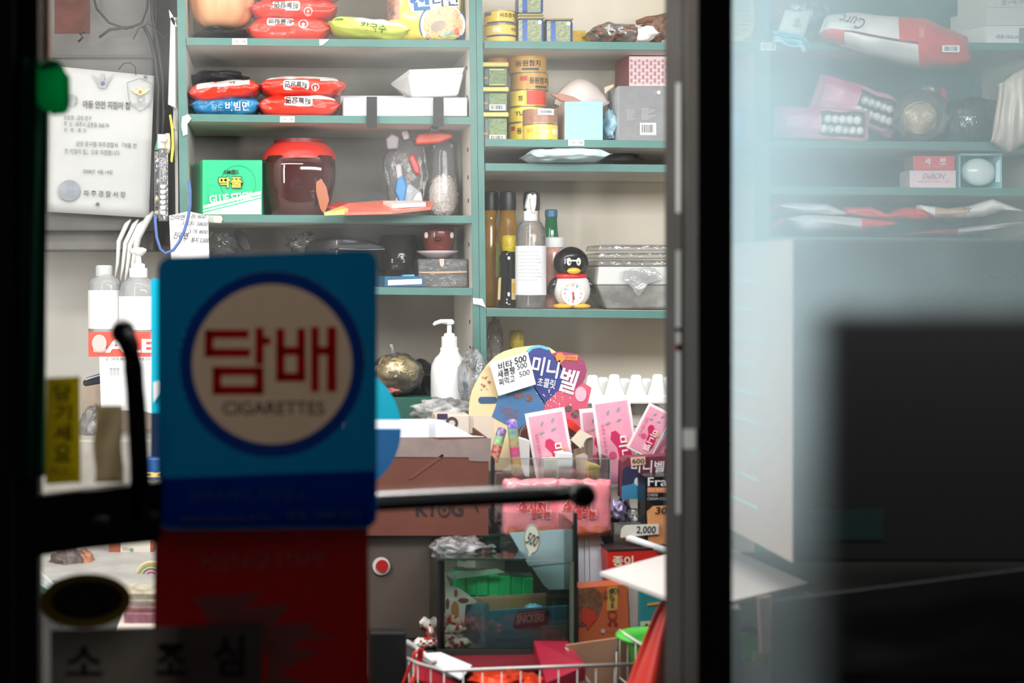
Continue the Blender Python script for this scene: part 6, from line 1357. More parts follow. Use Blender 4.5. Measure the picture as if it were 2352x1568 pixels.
# clear acrylic bins
ac = film((210, 215, 215), .07, .5, rough=.04, bump=0); ace = mt((176, 180, 178), .2, thin=.3)
def bin_(label, x0, y0, x1, y1, Y, d):
    t = thing('acrylic_bin', label, 'bin', W((x0 + x1) / 2, y1, Y)); k = S(Y)
    a, b_ = W(x0, y1, Y), W(x1, y0, Y); e = .0022
    part(G().box(a.x, b_.x, Y, Y + e, a.z, b_.z), 'front_pane', ac, t); part(G().box(a.x, a.x + e, Y + e, Y + d, a.z, b_.z), 'side_pane', ac, t)
    part(G().box(b_.x - e, b_.x, Y + e, Y + d, a.z, b_.z), 'side_pane', ac, t); part(G().box(a.x, b_.x, Y + e, Y + d, a.z, a.z + e), 'bottom_pane', ac, t)
    part(G().box(a.x, b_.x, Y - .0004, Y + e, b_.z - .0012, b_.z), 'top_edge', ace, t, label='bright upper edge')
    part(G().box(b_.x - .0012, b_.x, Y - .0004, Y + e, a.z, b_.z), 'side_edge', ace, t)
    return t
bin_('clear acrylic bin holding the candy tubes and pink sachets', 1134, 1052, 1402, 1200, 2.44, .10)
bin_('clear acrylic bin below the biscuit cartons at the right', 1408, 1200, 1560, 1264, 2.40, .12)
# chocolate carton 600, biscuit box
t = thing('chocolate_carton', 'small blue and crimson chocolate carton with a 600 price sticker', 'carton', W(1478, 1148, 2.42)); Y6 = 2.43
part(G().poly([(1430, 1060), (1440, 1050), (1530, 1046), (1560, 1046), (1560, 1146), (1428, 1144)], Y6, .03), 'body', mt((116, 50, 66), .5), t, bev=.001)
part(G().poly([(1430, 1078), (1440, 1070), (1462, 1078), (1470, 1096), (1490, 1100), (1490, 1124), (1428, 1120)], Y6, lay=3), 'navy_wave', mt((44, 44, 80), .5), t)
part(G().poly([(1428, 1116), (1450, 1112), (1470, 1100), (1490, 1112), (1490, 1146), (1428, 1145)], Y6, lay=4), 'blue_wave', mt((60, 136, 176), .5), t)
part(G().text('미니벨', 1450, 1056, 1526, 1086, Y6, rot=-4, bold=.02, lay=5), 'characters', mt((226, 222, 224)), t, label='white characters')
part(G().poly([(1448, 1050), (1482, 1048), (1483, 1066), (1450, 1070)], Y6, lay=8), 'price_sticker', mt((226, 188, 166), .6), t, label='peach price sticker')
part(G().text('600', 1452, 1053, 1480, 1064, Y6, lay=10, bold=.01), 'handwriting', mt((70, 50, 36)), t)
part(G().poly(ell(1466, 1106, 9, 10, 20), Y6, lay=6), 'silver_swirl', mt((206, 214, 222)), t)
t = thing('biscuit_box', 'black biscuit box with white serif lettering cut by the grey stile', 'box', W(1510, 1262, 2.38)); Yb = 2.37
part(G().pbox(1482, 1094, 1590, 1262, Yb, .05), 'carton', mt((20, 19, 21), .35, coat=.3), t, bev=.001)
part(G().text('Fran', 1488, 1096, 1548, 1116, Yb, bold=.01), 'lettering', mt((232, 232, 234)), t, label='white serif lettering')
part(G().pbox(1487, 1119, 1560, 1131, Yb, .0005, lay=2), 'orange_band', mt((220, 130, 80)), t)
part(G().text('치즈케익맛', 1489, 1121, 1530, 1130, Yb, lay=4), 'band_lettering', mt((240, 220, 200)), t)
part(G().text('CHEESE', 1487, 1133, 1511, 1139, Yb).text('CREAM COOKIE', 1487, 1142, 1544, 1148, Yb), 'small_lettering', mt((206, 206, 208)), t)
part(G().poly([(1486, 1174), (1500, 1162), (1590, 1158), (1590, 1262), (1490, 1262)], Yb, lay=2), 'biscuit_print', mt((222, 146, 92), .5, dirt=.5, scale=70, dirtcol=(236, 184, 130)), t, label='orange biscuit picture')
part(G().text('30', 1506, 1164, 1532, 1180, Yb, lay=5, bold=.015, shear=.2), 'handwriting', mt((40, 26, 18)), t)
# jelly packs
jp = mt((240, 140, 150), .25, coat=.5, bump=.4, bscale=35); jo = mt((226, 110, 60), .4, dirt=.6, scale=60, dirtcol=(240, 160, 150))
for lb, x0, x1, sx, Y in (('left pink jelly packet with outlined red lettering', 1156, 1290, 0, 2.40), ('right pink jelly packet with outlined red lettering', 1280, 1402, 102, 2.385)):
    t = thing('jelly_packet', lb, 'packet', W((x0 + x1) / 2, 1226, Y), 'pair of pink jelly packets under the bar')
    p = Pillow(x0, 1100, x1, 1228, Y, .035, seed=x0, n=3.4, crease=.08, tip=.35, seal=1.0)
    part(p.mesh(G(), mats=lambda u, v, fr: 1 if v < -.62 and abs(u) < .9 and noise.noise(Vector((u * 4, v * 3, x0))) > -.1 else 0), 'wrapper', [jp, jo], t, smooth=True)
    o1 = mt((236, 236, 244), .4); rd = mt((222, 44, 36), .4)
    for s, a, b_, c, d_, rt in (('소시지', 1186 + sx, 1146, 1248 + sx, 1172, -6), ('젤리봉', 1212 + sx, 1166, 1260 + sx, 1184, -3)):
        part(p.text(G(), s, a - 1, b_ - 1.5, c + 2, d_ + 2, rot=rt, bold=.04, eps=.0030), 'outline', o1, t, label='white outline')
        part(p.text(G(), s, a, b_, c, d_, rot=rt, bold=.02, eps=.0045), 'characters', rd, t, label='red characters')
def foil(label, x0, y0, x1, y1, Y, c, sd, rot=0, d=.02, name='foil_packet', cover=None):
    m = mt(c, .25, metal=.5, bump=.8, bscale=60) if cover is None else film(c, cover, .5, bump=.9, patchy=.4)
    g = G().ball(W((x0 + x1) / 2, (y0 + y1) / 2, Y), (x1 - x0) / 2 * S(Y), d, (y1 - y0) / 2 * S(Y), amp=.22, fr=2.4, seed=sd, nu=36, nv=24, rot=R(rot))
    return solo(g, name, m, label, 'packet' if cover is None else 'bag', smooth=True)
foil('purple silver foil packet right of the pink jelly packets', 1396, 1150, 1438, 1202, 2.43, (170, 156, 190), 91)
foil('second purple foil packet behind the first one', 1420, 1140, 1446, 1190, 2.48, (150, 140, 180), 92)
foil('clear crumpled bag left of the black biscuit box', 1434, 1168, 1486, 1215, 2.45, (230, 230, 230), 93, name='clear_bag', cover=.5)
foil('white crumpled bag under the right end of the brown carton', 1108, 1168, 1152, 1224, 2.50, (232, 232, 234), 94, name='clear_bag', cover=.5)
foil('clear crumpled film lying on the glass case', 1152, 1178, 1232, 1222, 2.44, (226, 222, 222), 96, name='clear_bag', cover=.35)
t = thing('price_tag', 'cream price tag reading 2,000 clipped to the acrylic bin', 'tag', W(1468, 1232, 2.36))
part(G().poly([(1432, 1209), (1440, 1205), (1513, 1203), (1513, 1226), (1425, 1234), (1427, 1216)], 2.365, .001), 'card', mt((226, 222, 212), .6), t)
part(G().text('2,000', 1462, 1208, 1506, 1227, 2.365, bold=.012, shear=.1), 'handwriting', mt((34, 34, 34)), t)
part(G().pbox(1426, 1234, 1452, 1236, 2.365, .0006), 'red_line', RED, t)
solo(G().hexa([W(1436, 1238, 2.35), W(1446, 1236, 2.35), W(1446, 1232, 2.35), W(1436, 1234, 2.35), W(1530, 1268, 2.3), W(1545, 1266, 2.3), W(1545, 1250, 2.3), W(1530, 1252, 2.3)]) if False else G().tube([W(1440, 1234, 2.37), W(1534, 1266, 2.33)], .006, n=8), 'white_rail', mt((222, 224, 226), .4), 'white slanting rail beneath the price tag', 'rail', smooth=True)

# glass case with boxes
t = thing('glass_case', 'green-edged glass display case with a speech bubble price tag', 'case', (W(1165, 0, 2.3).x, 2.3, ctz)); Ye = 2.26
gx0, gx1 = W(1012, 0, Ye).x, W(1322, 0, Ye).x; gz1 = W(0, 1287, Ye).z; gd = .20; gz0 = ctz + .001
gl = film((150, 190, 170), .02, .3, rough=.02, bump=0, tint=(244, 251, 247)); ge = mt((34, 62, 52), .25, coat=.4); ged = mt((22, 24, 24), .4)
part(G().box(gx0, gx1, Ye, Ye + .004, gz0, gz1), 'front_pane', gl, t)
part(G().box(gx0, gx0 + .004, Ye + .004, Ye + gd, gz0, gz1), 'left_pane', gl, t); part(G().box(gx0, W(1208, 0, Ye).x, Ye, Ye + gd, gz1, gz1 + .004), 'top_pane', gl, t)
part(G().box(gx1 - .004, gx1, Ye + .004, Ye + gd, gz0, W(0, 1205, Ye).z), 'right_pane', gl, t)
part(G().box(gx0, gx1, Ye + gd, Ye + gd + .004, gz0, gz1), 'back_pane', gl, t); part(G().box(gx0, gx1, Ye, Ye + gd, gz0 - .0005, gz0 + .003), 'floor_pane', ge, t)
part(G().pbox(1150, 1176, 1326, 1287, Ye - .002, .004), 'raised_pane', film((160, 196, 190), .05, .35, rough=.02, bump=0, tint=(244, 250, 248)), t)
part(G().pbox(1005, 1286, 1014, 1500, Ye, .012), 'corner_edge', ged, t); part(G().pbox(1014, 1286, 1021, 1500, Ye, .004), 'corner_edge', mt((74, 80, 72), .3), t)
part(G().pbox(1319, 1178, 1326, 1500, Ye - .003, .010), 'corner_edge', ged, t); part(G().pbox(1309, 1290, 1318, 1490, Ye - .002, .004), 'corner_edge', mt((92, 104, 88), .3), t)
part(G().pbox(1005, 1282, 1208, 1287, Ye - .003, .008), 'top_edge', ge, t, label='dark green glass edge'); part(G().pbox(1005, 1492, 1328, 1506, Ye - .004, .012), 'bottom_edge', mt((48, 50, 46), .4), t)
part(G().box(gx0, W(1208, 0, Ye).x, Ye + gd - .002, Ye + gd + .006, gz1, gz1 + .006), 'top_edge', mt((60, 110, 90), .3), t)
t = thing('speech_tag', 'oval speech bubble tag with a handwritten 500 on the glass case', 'tag', W(1222, 1278, Ye - .01)); Yt5 = Ye - .008
bub = [p for p in ell(1222, 1238, 18, 33, 40)]
part(G().poly(ell(1222, 1238, 19, 34.5, 40), Yt5, .0008), 'rim', mt((206, 210, 196)), t); part(G().poly(ell(1222, 1238, 18, 33, 40), Yt5, lay=1), 'outline', INK, t)
part(G().poly(ell(1222, 1238, 16.5, 31.5, 40), Yt5, lay=2), 'face', mt((206, 214, 196), .6), t)
part(G().poly([(1214, 1264), (1224, 1268), (1214, 1279)], Yt5, lay=3), 'tail', mt((206, 214, 196), .6), t)
part(G().text('500', 1210, 1226, 1236, 1252, Yt5, rot=-22, lay=4, bold=.005), 'handwriting', INK, t)
t = thing('blue_card', 'pale blue folded card standing in the right part of the glass case', 'card', W(1250, 1352, 2.36))
part(G().poly([(1170, 1224), (1322, 1214), (1322, 1352), (1262, 1354), (1250, 1345)], 2.33, .002), 'card', mt((170, 226, 230), .5), t)
part(G().poly([(1170, 1224), (1322, 1214), (1322, 1290), (1215, 1300)], 2.33, lay=2), 'upper_face', mt((176, 200, 208), .5), t)
t = thing('white_card', 'white folded corrugated sheet standing right of the glass case', 'card', W(1400, 1350, 2.40)); Yw = 2.40
part(G().poly([(1329, 1208), (1341, 1206), (1343, 1348), (1329, 1349)], Yw, .003), 'left_fold', mt((206, 212, 222), .6), t)
part(G().poly([(1343, 1206), (1352, 1208), (1354, 1347), (1344, 1348)], Yw, .003), 'centre_fold', mt((222, 226, 234), .6), t)
part(G().poly([(1354, 1207), (1362, 1210), (1450, 1338), (1440, 1342), (1356, 1347)], Yw - .002, .003), 'right_sheet', mt((226, 232, 240), .6), t)
# green packets
gg_ = mt((30, 250, 160), .3, coat=.3, thin=.3, bump=.3, bscale=60)
for i in range(7):
    x0 = 1044 + i * 26; t = thing('green_packet', ('%s green wrapped packet in the row inside the glass case' % ('leftmost', 'second', 'third', 'fourth', 'fifth', 'sixth', 'rightmost')[i]), 'packet', W(x0 + 13, 1388, 2.40), 'row of green packets in the glass case')
    y0 = 1312 + i * 2.5
    part(G().pbox(x0, y0, x0 + 25.4, 1380, 2.385 + .002 * (i % 2), .03), 'wrapper', gg_, t, bev=.002)
    part(G().pbox(x0, y0 - 5, x0 + 25, y0 - .5, 2.39, .024), 'clear_top', film((190, 240, 220), .35, .5, bump=.7), t, bev=.001)
    part(G().pbox(x0 + 3, 1366, x0 + 23, 1377, 2.385, .0006, lay=2), 'label', mt((30, 110, 150) if i % 3 else (170, 190, 60)), t)
t = thing('patterned_carton', 'white carton with printed round figures behind the green packets at the left inside the case', 'carton', W(1040, 1490, 2.36))
part(G().poly([(1022, 1314), (1034, 1345), (1058, 1352), (1100, 1384), (1070, 1388), (1062, 1470), (1024, 1440)], 2.36, .002), 'side', mt((206, 202, 196), .6), t)
part(G().poly([(1020, 1316), (1142, 1306), (1160, 1314), (1040, 1330)], 2.372, .002), 'top_flap', mt((170, 214, 190), .6), t)
for cx, cy, rx, ry, c in ((1028, 1386, 4, 13, (120, 60, 70)), (1045, 1402, 9, 22, (180, 120, 70)), (1047, 1362, 4, 9, (150, 90, 70)), (1064, 1378, 12, 6, (110, 70, 60))):
    part(G().poly(ell(cx, cy, rx, ry, 20), 2.36, lay=2), 'round_print', mt(c), t)
# snack carton in the case
t = thing('snack_carton', 'teal chocolate bar carton with torn top inside the glass case', 'carton', W(1190, 1490, 2.31)); Yn2 = 2.31
teal2 = mt((50, 180, 214), .5); xs0, xs1 = W(1122, 0, Yn2).x, W(1307, 0, Yn2).x
part(G().poly([(1122, 1402), (1306, 1390), (1307, 1484), (1124, 1489)], Yn2, .002), 'front_wall', teal2, t)
Lb, Lf = W(1058, 1374, 2.40), W(1122, 1392, Yn2)
g = G(); q = [W(1060, 1468, 2.39), W(1123, 1489, Yn2), W(1122, 1394, Yn2), W(1120, 1384, Yn2 + .003), W(1104, 1388, Yn2 + .02), W(1098, 1380, Yn2 + .03), W(1084, 1390, Yn2 + .05), W(1078, 1372, Yn2 + .06), W(1070, 1388, Yn2 + .07), W(1059, 1378, 2.39)]
n = len(q); g.add(q + [p + Vector((.001, .002, 0)) for p in q], [tuple(range(n)), tuple(range(n, 2 * n))[::-1]] + [(i, i + n, (i + 1) % n + n, (i + 1) % n) for i in range(n)])
part(g, 'torn_side_wall', mt((76, 120, 140), .6), t, label='darker torn side')
part(G().poly([(1070, 1372), (1254, 1362), (1254, 1402), (1122, 1412), (1074, 1400)], 2.375, .002), 'inner_wall', mt((190, 160, 118), .7), t, label='tan inside wall')
part(G().pbox(1242, 1436, 1305, 1470, Yn2, .0006, lay=2), 'grey_panel', mt((176, 186, 178)), t)
part(G().text('2022 11 08', 1254, 1457, 1290, 1465, Yn2, lay=4), 'date_print', mt((80, 84, 84)), t)
part(G().text('초콜릿 가공품 보관방법', 1140, 1466, 1196, 1472, Yn2, lay=2), 'small_lettering', mt((20, 70, 90)), t)
part(G().poly([(1186, 1408), (1192, 1404), (1256, 1398), (1262, 1404), (1256, 1432), (1248, 1436), (1184, 1441), (1178, 1436)], Yn2, lay=2), 'logo_plate', mt((56, 30, 36)), t, label='dark skewed logo plate')
part(G().poly([(1188, 1409), (1254, 1402), (1249, 1429), (1183, 1436)], Yn2, lay=3), 'logo_rim', mt((200, 176, 186)), t); part(G().poly([(1189, 1411), (1253, 1404), (1248, 1428), (1184, 1434)], Yn2, lay=4), 'logo_face', mt((60, 40, 50)), t)
part(G().text('SNICKERS', 1187, 1410, 1250, 1429, Yn2, rot=5, shear=.18, lay=6, bold=.03), 'lettering', mt((214, 216, 226)), t)
part(G().text('SNICKERS', 1070, 1408, 1104, 1432, 2.33, rot=-8, bold=.02, lay=0), 'side_lettering', mt((110, 116, 130)), t)
solo(G().ball(W(1226, 1398, 2.335), .014, .012, .008, amp=.2, fr=3, seed=5), 'blue_wrapper', mt((110, 200, 236), .3, bump=.6, bscale=80), 'light blue wrapper poking out of the teal carton', 'wrapper', smooth=True)
# small wrapped sweets left of and in the case
r = random.Random(12)
for i, (x, y, w, a, Y) in enumerate(((1020, 1420, 22, 30, 2.50), (985, 1434, 24, -20, 2.42), (1004, 1448, 26, 15, 2.40), (1036, 1424, 26, -25, 2.33), (1046, 1444, 26, 10, 2.325), (1030, 1466, 28, -12, 2.32), (1052, 1478, 30, 8, 2.315), (976, 1476, 26, 4, 2.36), (1000, 1478, 24, 20, 2.37))):
    lbs = ('pointed red and white sweet highest in the heap', 'red-striped sweet at the left end of the heap', 'white sweet lying in the middle of the heap', 'triangular sweet just inside the case', 'cream sweet under the triangular one in the case', 'grey-white sweet near the bottom of the case', 'transparent wrapped sweet lying lowest in the case', 'flat sweet below the heap on the dark counter', 'reddish flat sweet beside the case corner')
    t = thing('wrapped_sweet', lbs[i], 'sweet', W(x, y + 10, Y), 'red and white wrapped sweets beside and in the glass case')
    p = Pillow(x - w * 1.0, y - 13, x + w * 1.0, y + 13, Y, .02, rot=a, seed=i + 20, n=1.8, crease=.25)
    part(p.mesh(G(), 20, 16, mats=lambda u, v, fr: 1 if noise.noise(Vector((u * 2.2, v * 1.6, i * 3.3))) > .12 else 0), 'wrapper', [mt((226, 222, 214), .3, bump=.5), mt((170, 40, 38), .35)], t, smooth=True)
# things on the case
solo(G().ball(W(1052, 1258, 2.36), .045, .05, .017, amp=.26, fr=2.6, seed=101, nu=44, nv=24), 'clear_bag', film((230, 230, 232), .5, .45, bump=1, patchy=.5), 'silvery crumpled bag lying on the left of the case top', 'bag', smooth=True)
solo(G().poly([(1060, 1278), (1080, 1262), (1136, 1256), (1200, 1268), (1208, 1280), (1120, 1282)], 2.37, .03), 'grey_tray', mt((150, 158, 158), .4), 'flat grey tray on the case top behind the film', 'tray', bev=.002)
solo(G().poly([(1080, 1240), (1132, 1232), (1134, 1260), (1110, 1250)], 2.52, .02), 'olive_card', mt((104, 112, 74), .6), 'olive green card behind the case', 'card', bev=.001)
# right side cartons
t = thing('red_carton', 'red carton with white lettering behind the white sheet', 'carton', W(1465, 1330, 2.34)); Yr = 2.34
part(G().poly([(1396, 1266), (1600, 1258), (1600, 1345), (1400, 1345)], Yr, .05), 'box', mt((214, 40, 32), .45), t, bev=.001)
part(G().poly([(1394, 1262), (1600, 1254), (1600, 1258), (1396, 1266)], Yr - .001, .05), 'dark_edge', mt((50, 30, 34)), t)
part(G().text('종이', 1407, 1276, 1455, 1300, Yr, bold=.03), 'characters', mt((236, 226, 200)), t, label='cream characters')
t = thing('fish_snack_box', 'orange snack carton with a brown grain disc and a rosette print', 'carton', W(1400, 1472, 2.32)); Yo = 2.30
part(G().poly([(1329, 1350), (1440, 1342), (1446, 1466), (1329, 1474)], Yo, .04), 'front', mt((206, 100, 58), .5, dirt=.3, scale=8, dirtcol=(214, 140, 80)), t)
part(G().poly([(1329, 1356), (1342, 1350), (1366, 1348), (1384, 1364), (1384, 1388), (1374, 1416), (1352, 1436), (1329, 1440)], Yo, lay=2), 'grain_disc', mt((140, 96, 70), .6, dirt=.9, scale=150, dirtcol=(100, 62, 44)), t, label='brown speckled disc')
part(G().poly([(1395, 1348), (1420, 1346), (1418, 1400), (1394, 1402)], Yo, lay=2), 'yellow_panel', mt((216, 172, 90), .5), t)
for s, y in (('꿀', 1356), ('념', 1376), ('포', 1390)): part(G().text(s, 1402, y - 5, 1411, y + 5, Yo, lay=4, bold=.01), 'character', INK, t)
part(G().text('오징어', 1384, 1352, 1422, 1372, Yo, lay=5, rot=20, shear=.3), 'handwriting', INK, t)
part(G().ring(1407, 1412, 8, 11, Yo, lay=3, n=24), 'rosette', mt((170, 62, 44)), t); part(G().poly([(1402, 1422), (1407, 1424), (1403, 1438), (1396, 1434)], Yo, lay=3).poly([(1408, 1424), (1413, 1422), (1420, 1434), (1412, 1438)], Yo, lay=3), 'rosette_tail', mt((160, 50, 38)), t)
part(G().poly([(1336, 1400), (1350, 1396), (1366, 1404), (1372, 1420), (1360, 1432), (1350, 1446), (1346, 1434), (1334, 1426)], Yo, lay=4), 'red_fish_print', mt((206, 66, 44), .5), t, label='plain red fish outline')
part(G().poly(ell(1385, 1449, 4.5, 5, 16), Yo, lay=3), 'round_mark', mt((206, 200, 190)), t)
part(G().text('전통식품', 1393, 1444, 1424, 1452, Yo, lay=3), 'small_lettering', mt((196, 130, 96)), t)
solo(G().poly([(1442, 1342), (1470, 1350), (1471, 1450), (1448, 1466)], Yo + .01, .04), 'beige_carton', mt((200, 184, 176), .7, dirt=.3, scale=40), 'plain beige carton end between the orange and teal cartons', 'carton', bev=.001)
t = thing('teal_carton', 'teal carton with an orange dash and a pale handwritten label', 'carton', W(1500, 1452, 2.28)); Yq2 = 2.30
part(G().pbox(1469, 1352, 1600, 1454, Yq2, .06), 'box', mt((30, 130, 134), .5), t, bev=.001)
part(G().poly([(1487, 1386), (1516, 1382), (1516, 1387), (1487, 1391)], Yq2, lay=3), 'orange_dash', mt((226, 150, 40)), t)
part(G().poly([(1471, 1427), (1540, 1424), (1540, 1452), (1471, 1454)], Yq2, lay=2), 'label', mt((200, 214, 170)), t)
part(G().text('스낵', 1474, 1430, 1520, 1446, Yq2, bold=.02, lay=4), 'handwriting', mt((30, 30, 30)), t)
t = thing('brown_carton', 'large plain brown carton below the orange snack box', 'carton', W(1390, 1600, 2.2)); Yv = 2.19
part(G().poly([(1300, 1482), (1440, 1462), (1620, 1462), (1620, 1640), (1340, 1640), (1308, 1500)], Yv, .006), 'front', mt((176, 132, 104), .75, dirt=.35, scale=18, dirtcol=(146, 104, 80)), t)
part(G().poly([(1300, 1490), (1306, 1490), (1358, 1568), (1350, 1568)], Yv, .01, lay=3), 'torn_edge', mt((226, 214, 200), .7), t, label='pale torn edge')
# green bowl, wire basket, red cone etc
t = thing('green_bowl', 'bright green plastic bowl inside the wire basket', 'bowl', W(1490, 1530, 2.08)); gb = mt((90, 214, 76), .4, thin=.1)
part(G().lathe(1528, 2.14, [(74, 1545), (84, 1480), (92, 1468), (112, 1464), (112, 1459), (92, 1458), (80, 1472), (66, 1545)], n=44, sy=.8), 'bowl', gb, t, smooth=True)
t = thing('green_basin', 'green plastic basin with a yellow corner seen below the white board', 'basin', W(1730, 1525, 1.98)); 
part(G().poly([(1690, 1468), (1710, 1455), (1744, 1462), (1744, 1492), (1762, 1498), (1760, 1512), (1730, 1516), (1690, 1522)], 1.98, .05), 'rim', gb, t, bev=.006)
part(G().poly([(1700, 1440), (1716, 1436), (1742, 1444), (1744, 1462), (1704, 1462)], 1.99, .04), 'dark_label', mt((70, 84, 92), .5), t, bev=.002)
part(G().poly([(1732, 1496), (1761, 1498), (1758, 1512), (1730, 1516)], 1.978, .003), 'yellow_corner', mt((206, 206, 60), .5), t)
def basket(label, rim, zb, name='wire_basket', step=26, r=.0016):
    t = thing(name, label, 'basket', rim[0] - Vector((0, 0, .1)))
    wm = mt((214, 212, 208), .35, metal=.2)
    part(G().tube(rim, r * 1.5, n=8), 'rim_wire', wm, t, smooth=True)
    for a, b_ in zip(rim, rim[1:]):
        n = max(1, int((b_ - a).length / (step * S(2.1))))
        for i in range(n):
            p = a.lerp(b_, i / n); part(G().tube([p, p - Vector((0, 0, zb))], r * .6, n=6), 'wire', wm, t, smooth=True)
    part(G().tube([p - Vector((0, 0, zb * .8)) for p in rim], r, n=8), 'lower_wire', wm, t, smooth=True)
    return t
basket('large white wire basket along the bottom of the picture', [W(930, 1508, 2.18), W(960, 1523, 2.10), W(1020, 1540, 2.04), W(1240, 1532, 2.04), W(1455, 1525, 2.04)], .12, step=36)
basket('smaller white wire basket holding the green bowl', [W(1416, 1495, 2.16), W(1424, 1448, 2.18), W(1500, 1498, 2.0)], .09, step=60)
solo(G().hexa([W(1012, 1492, 2.3), W(1080, 1532, 2.1), W(1078, 1528, 2.1), W(1010, 1489, 2.3), W(1016, 1492, 2.32), W(1084, 1532, 2.12), W(1084, 1528, 2.12), W(1016, 1489, 2.32)]) if False else plate(G(), [W(948, 1504, 2.16), W(1058, 1562, 2.07), W(1084, 1530, 2.13), W(1012, 1500, 2.19)], .002), 'white_sheet', mt((226, 228, 232), .5), 'white paper sheet lying in the left of the big wire basket', 'paper')
solo(plate(G(), [W(960, 1520, 2.12), W(1056, 1575, 2.06), W(1056, 1600, 2.06), W(950, 1560, 2.12)], .003), 'crimson_card', mt((190, 26, 50), .5), 'crimson card edge under the white sheet in the big basket', 'card')
solo(plate(G(), [W(1050, 1548, 2.12), W(1240, 1540, 2.16), W(1290, 1515, 2.22), W(1200, 1495, 2.3), W(1040, 1510, 2.26)], .004), 'maroon_box', mt((120, 26, 40), .45, dirt=.4, scale=30, dirtcol=(70, 20, 26)), 'dark maroon flat carton under the glass case', 'carton')
solo(plate(G(), [W(1226, 1500, 2.26), W(1300, 1495, 2.28), W(1345, 1560, 2.08), W(1255, 1600, 2.06)], .02), 'crimson_box', mt((170, 30, 60), .4, coat=.3), 'crimson box lying across the right part of the big basket', 'box')
for i, (x, y, rx) in enumerate(((1140, 1553, 60), (1205, 1558, 44), (1170, 1545, 30))):
    foil(('large glossy orange-red packet', 'second glossy orange-red packet', 'small bright orange-red packet')[i] + ' in the big wire basket', x - rx, y - 10, x + rx, y + 22, 2.085 + i * .015, (244, 66, 24), 110 + i, d=.03)
t = thing('ribboned_rod', 'short white rod with a red ribbon tied to it at the basket corner', 'rod', W(970, 1510, 2.2))
part(G().tube([W(936, 1474, 2.22), W(998, 1520, 2.1)], .0042, n=10), 'rod', mt((220, 218, 214), .4), t, smooth=True)
rib = mt((228, 50, 38), .5, thin=.15)
part(G().sheet(lambda u, v: W(960 + 14 * u - 28 * v + 6 * sin(v * 3), 1488 + 92 * v, 2.13 + .01 * sin(v * 5)), 6, 14), 'ribbon', rib, t, smooth=True, label='red ribbon')
part(G().sheet(lambda u, v: W(952 + 8 * u - 36 * v, 1494 + 90 * v, 2.14), 4, 10), 'ribbon', rib, t, smooth=True, label='red ribbon')
t = thing('red_cone', 'bright red plastic sheet rising to a point beside the grey stile', 'sheet', W(1500, 1640, 1.9))
part(G().sheet(lambda u, v: W(1530 - (8 + 98 * v ** .85) * (1 - u) + 30 * u, 1378 + 240 * v, 1.92 - .03 * sin(pi * u) * v + .004 * sin(u * 9)), 16, 20, thick=.003), 'sheet', mt((232, 46, 24), .4, thin=.15), t, smooth=True)

# ------------------------------------------------------------------ window display behind the fogged pane
solo(G().box(W(1640, 0, 2.1).x, 2.4, 1.62, 2.18, .55, .60), 'window_bench', mt((60, 58, 58), .7), 'dark bench behind the fogged pane', 'bench', bev=.004)
zbd = .947
t = thing('white_board', 'white board lying flat with its two pointed corners showing either side of the black frame', 'board', W(1600, 1330, 1.95))
def onz(px, py, z): Y = (CZ - z) * F / (py - PY); return Vector(((px - PX) * Y / F, Y, z))
q = [onz(1378, 1313, zbd), onz(1604, 1398, zbd), onz(1858, 1338, zbd), onz(1640, 1243, zbd)]
part(G().add(q + [p - Vector((0, 0, .005)) for p in q], [(0, 1, 2, 3), (7, 6, 5, 4), (0, 4, 5, 1), (1, 5, 6, 2), (2, 6, 7, 3), (3, 7, 4, 0)]), 'board', [mt((208, 202, 198), .6)], t)
e = [onz(1378, 1313, zbd - .005), onz(1604, 1398, zbd - .005)]
part(G().add([e[0], e[1], e[1] - Vector((0, 0, .004)), e[0] - Vector((0, 0, .004))], [(0, 3, 2, 1)]), 'cut_edge', mt((110, 88, 84), .8), t, label='brownish cut edge')
t = thing('display_carton', 'tall carton with a pale lit side and a front coloured dark for shade beside the black frame', 'carton', (.9, 1.75, .985))
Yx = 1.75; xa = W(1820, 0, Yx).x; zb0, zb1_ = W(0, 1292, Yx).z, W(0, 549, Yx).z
part(G().box(xa + .0015, 1.55, Yx, Yx + .38, zb0, zb1_), 'body', mt((8, 8, 9), .9), t, bev=.004, label='front darkened for shade')  # unlit shade of the front put into its near-black colour
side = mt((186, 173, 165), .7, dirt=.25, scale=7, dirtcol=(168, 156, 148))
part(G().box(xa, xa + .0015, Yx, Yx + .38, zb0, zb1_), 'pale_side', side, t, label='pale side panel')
g = G(); r = random.Random(5)
for i in range(9):
    z_ = zb1_ - .05 - i * .037
    g.box(xa - .0006, xa, Yx + .12, Yx + .15 + r.uniform(0, .12), z_ - .004, z_)
part(g, 'faint_print', mt((176, 204, 206), .7), t, label='faint teal print')
part(G().box(xa - .0006, xa, Yx + .25, Yx + .29, zb1_ - .11, zb1_ - .07), 'teal_square', mt((120, 196, 204)), t)
part(G().pbox(1860, 1170, 2030, 1240, Yx, .0008, lay=1), 'green_label', mt((6, 44, 42), .6), t, label='dark green label')
solo(G().box(.70, 1.5, 1.78, 2.15, .605, .942), 'support_crate', mt((70, 66, 64), .7), 'dark crate under the tall carton', 'crate', bev=.004)
def wrapf(u, v):
    x = 1690 + 420 * u; y = 1385 + 240 * v - 34 * sin(pi * u) * (1 - v) * 0 - 20 * u * (1 - v)
    return W(x, y, 1.60 + .05 * noise.noise(Vector((u * 5, v * 4, 2))) + .03 * u)
t = thing('plastic_wrap', 'dark crumpled see-through plastic draped below the white board', 'wrap', W(1880, 1600, 1.62))
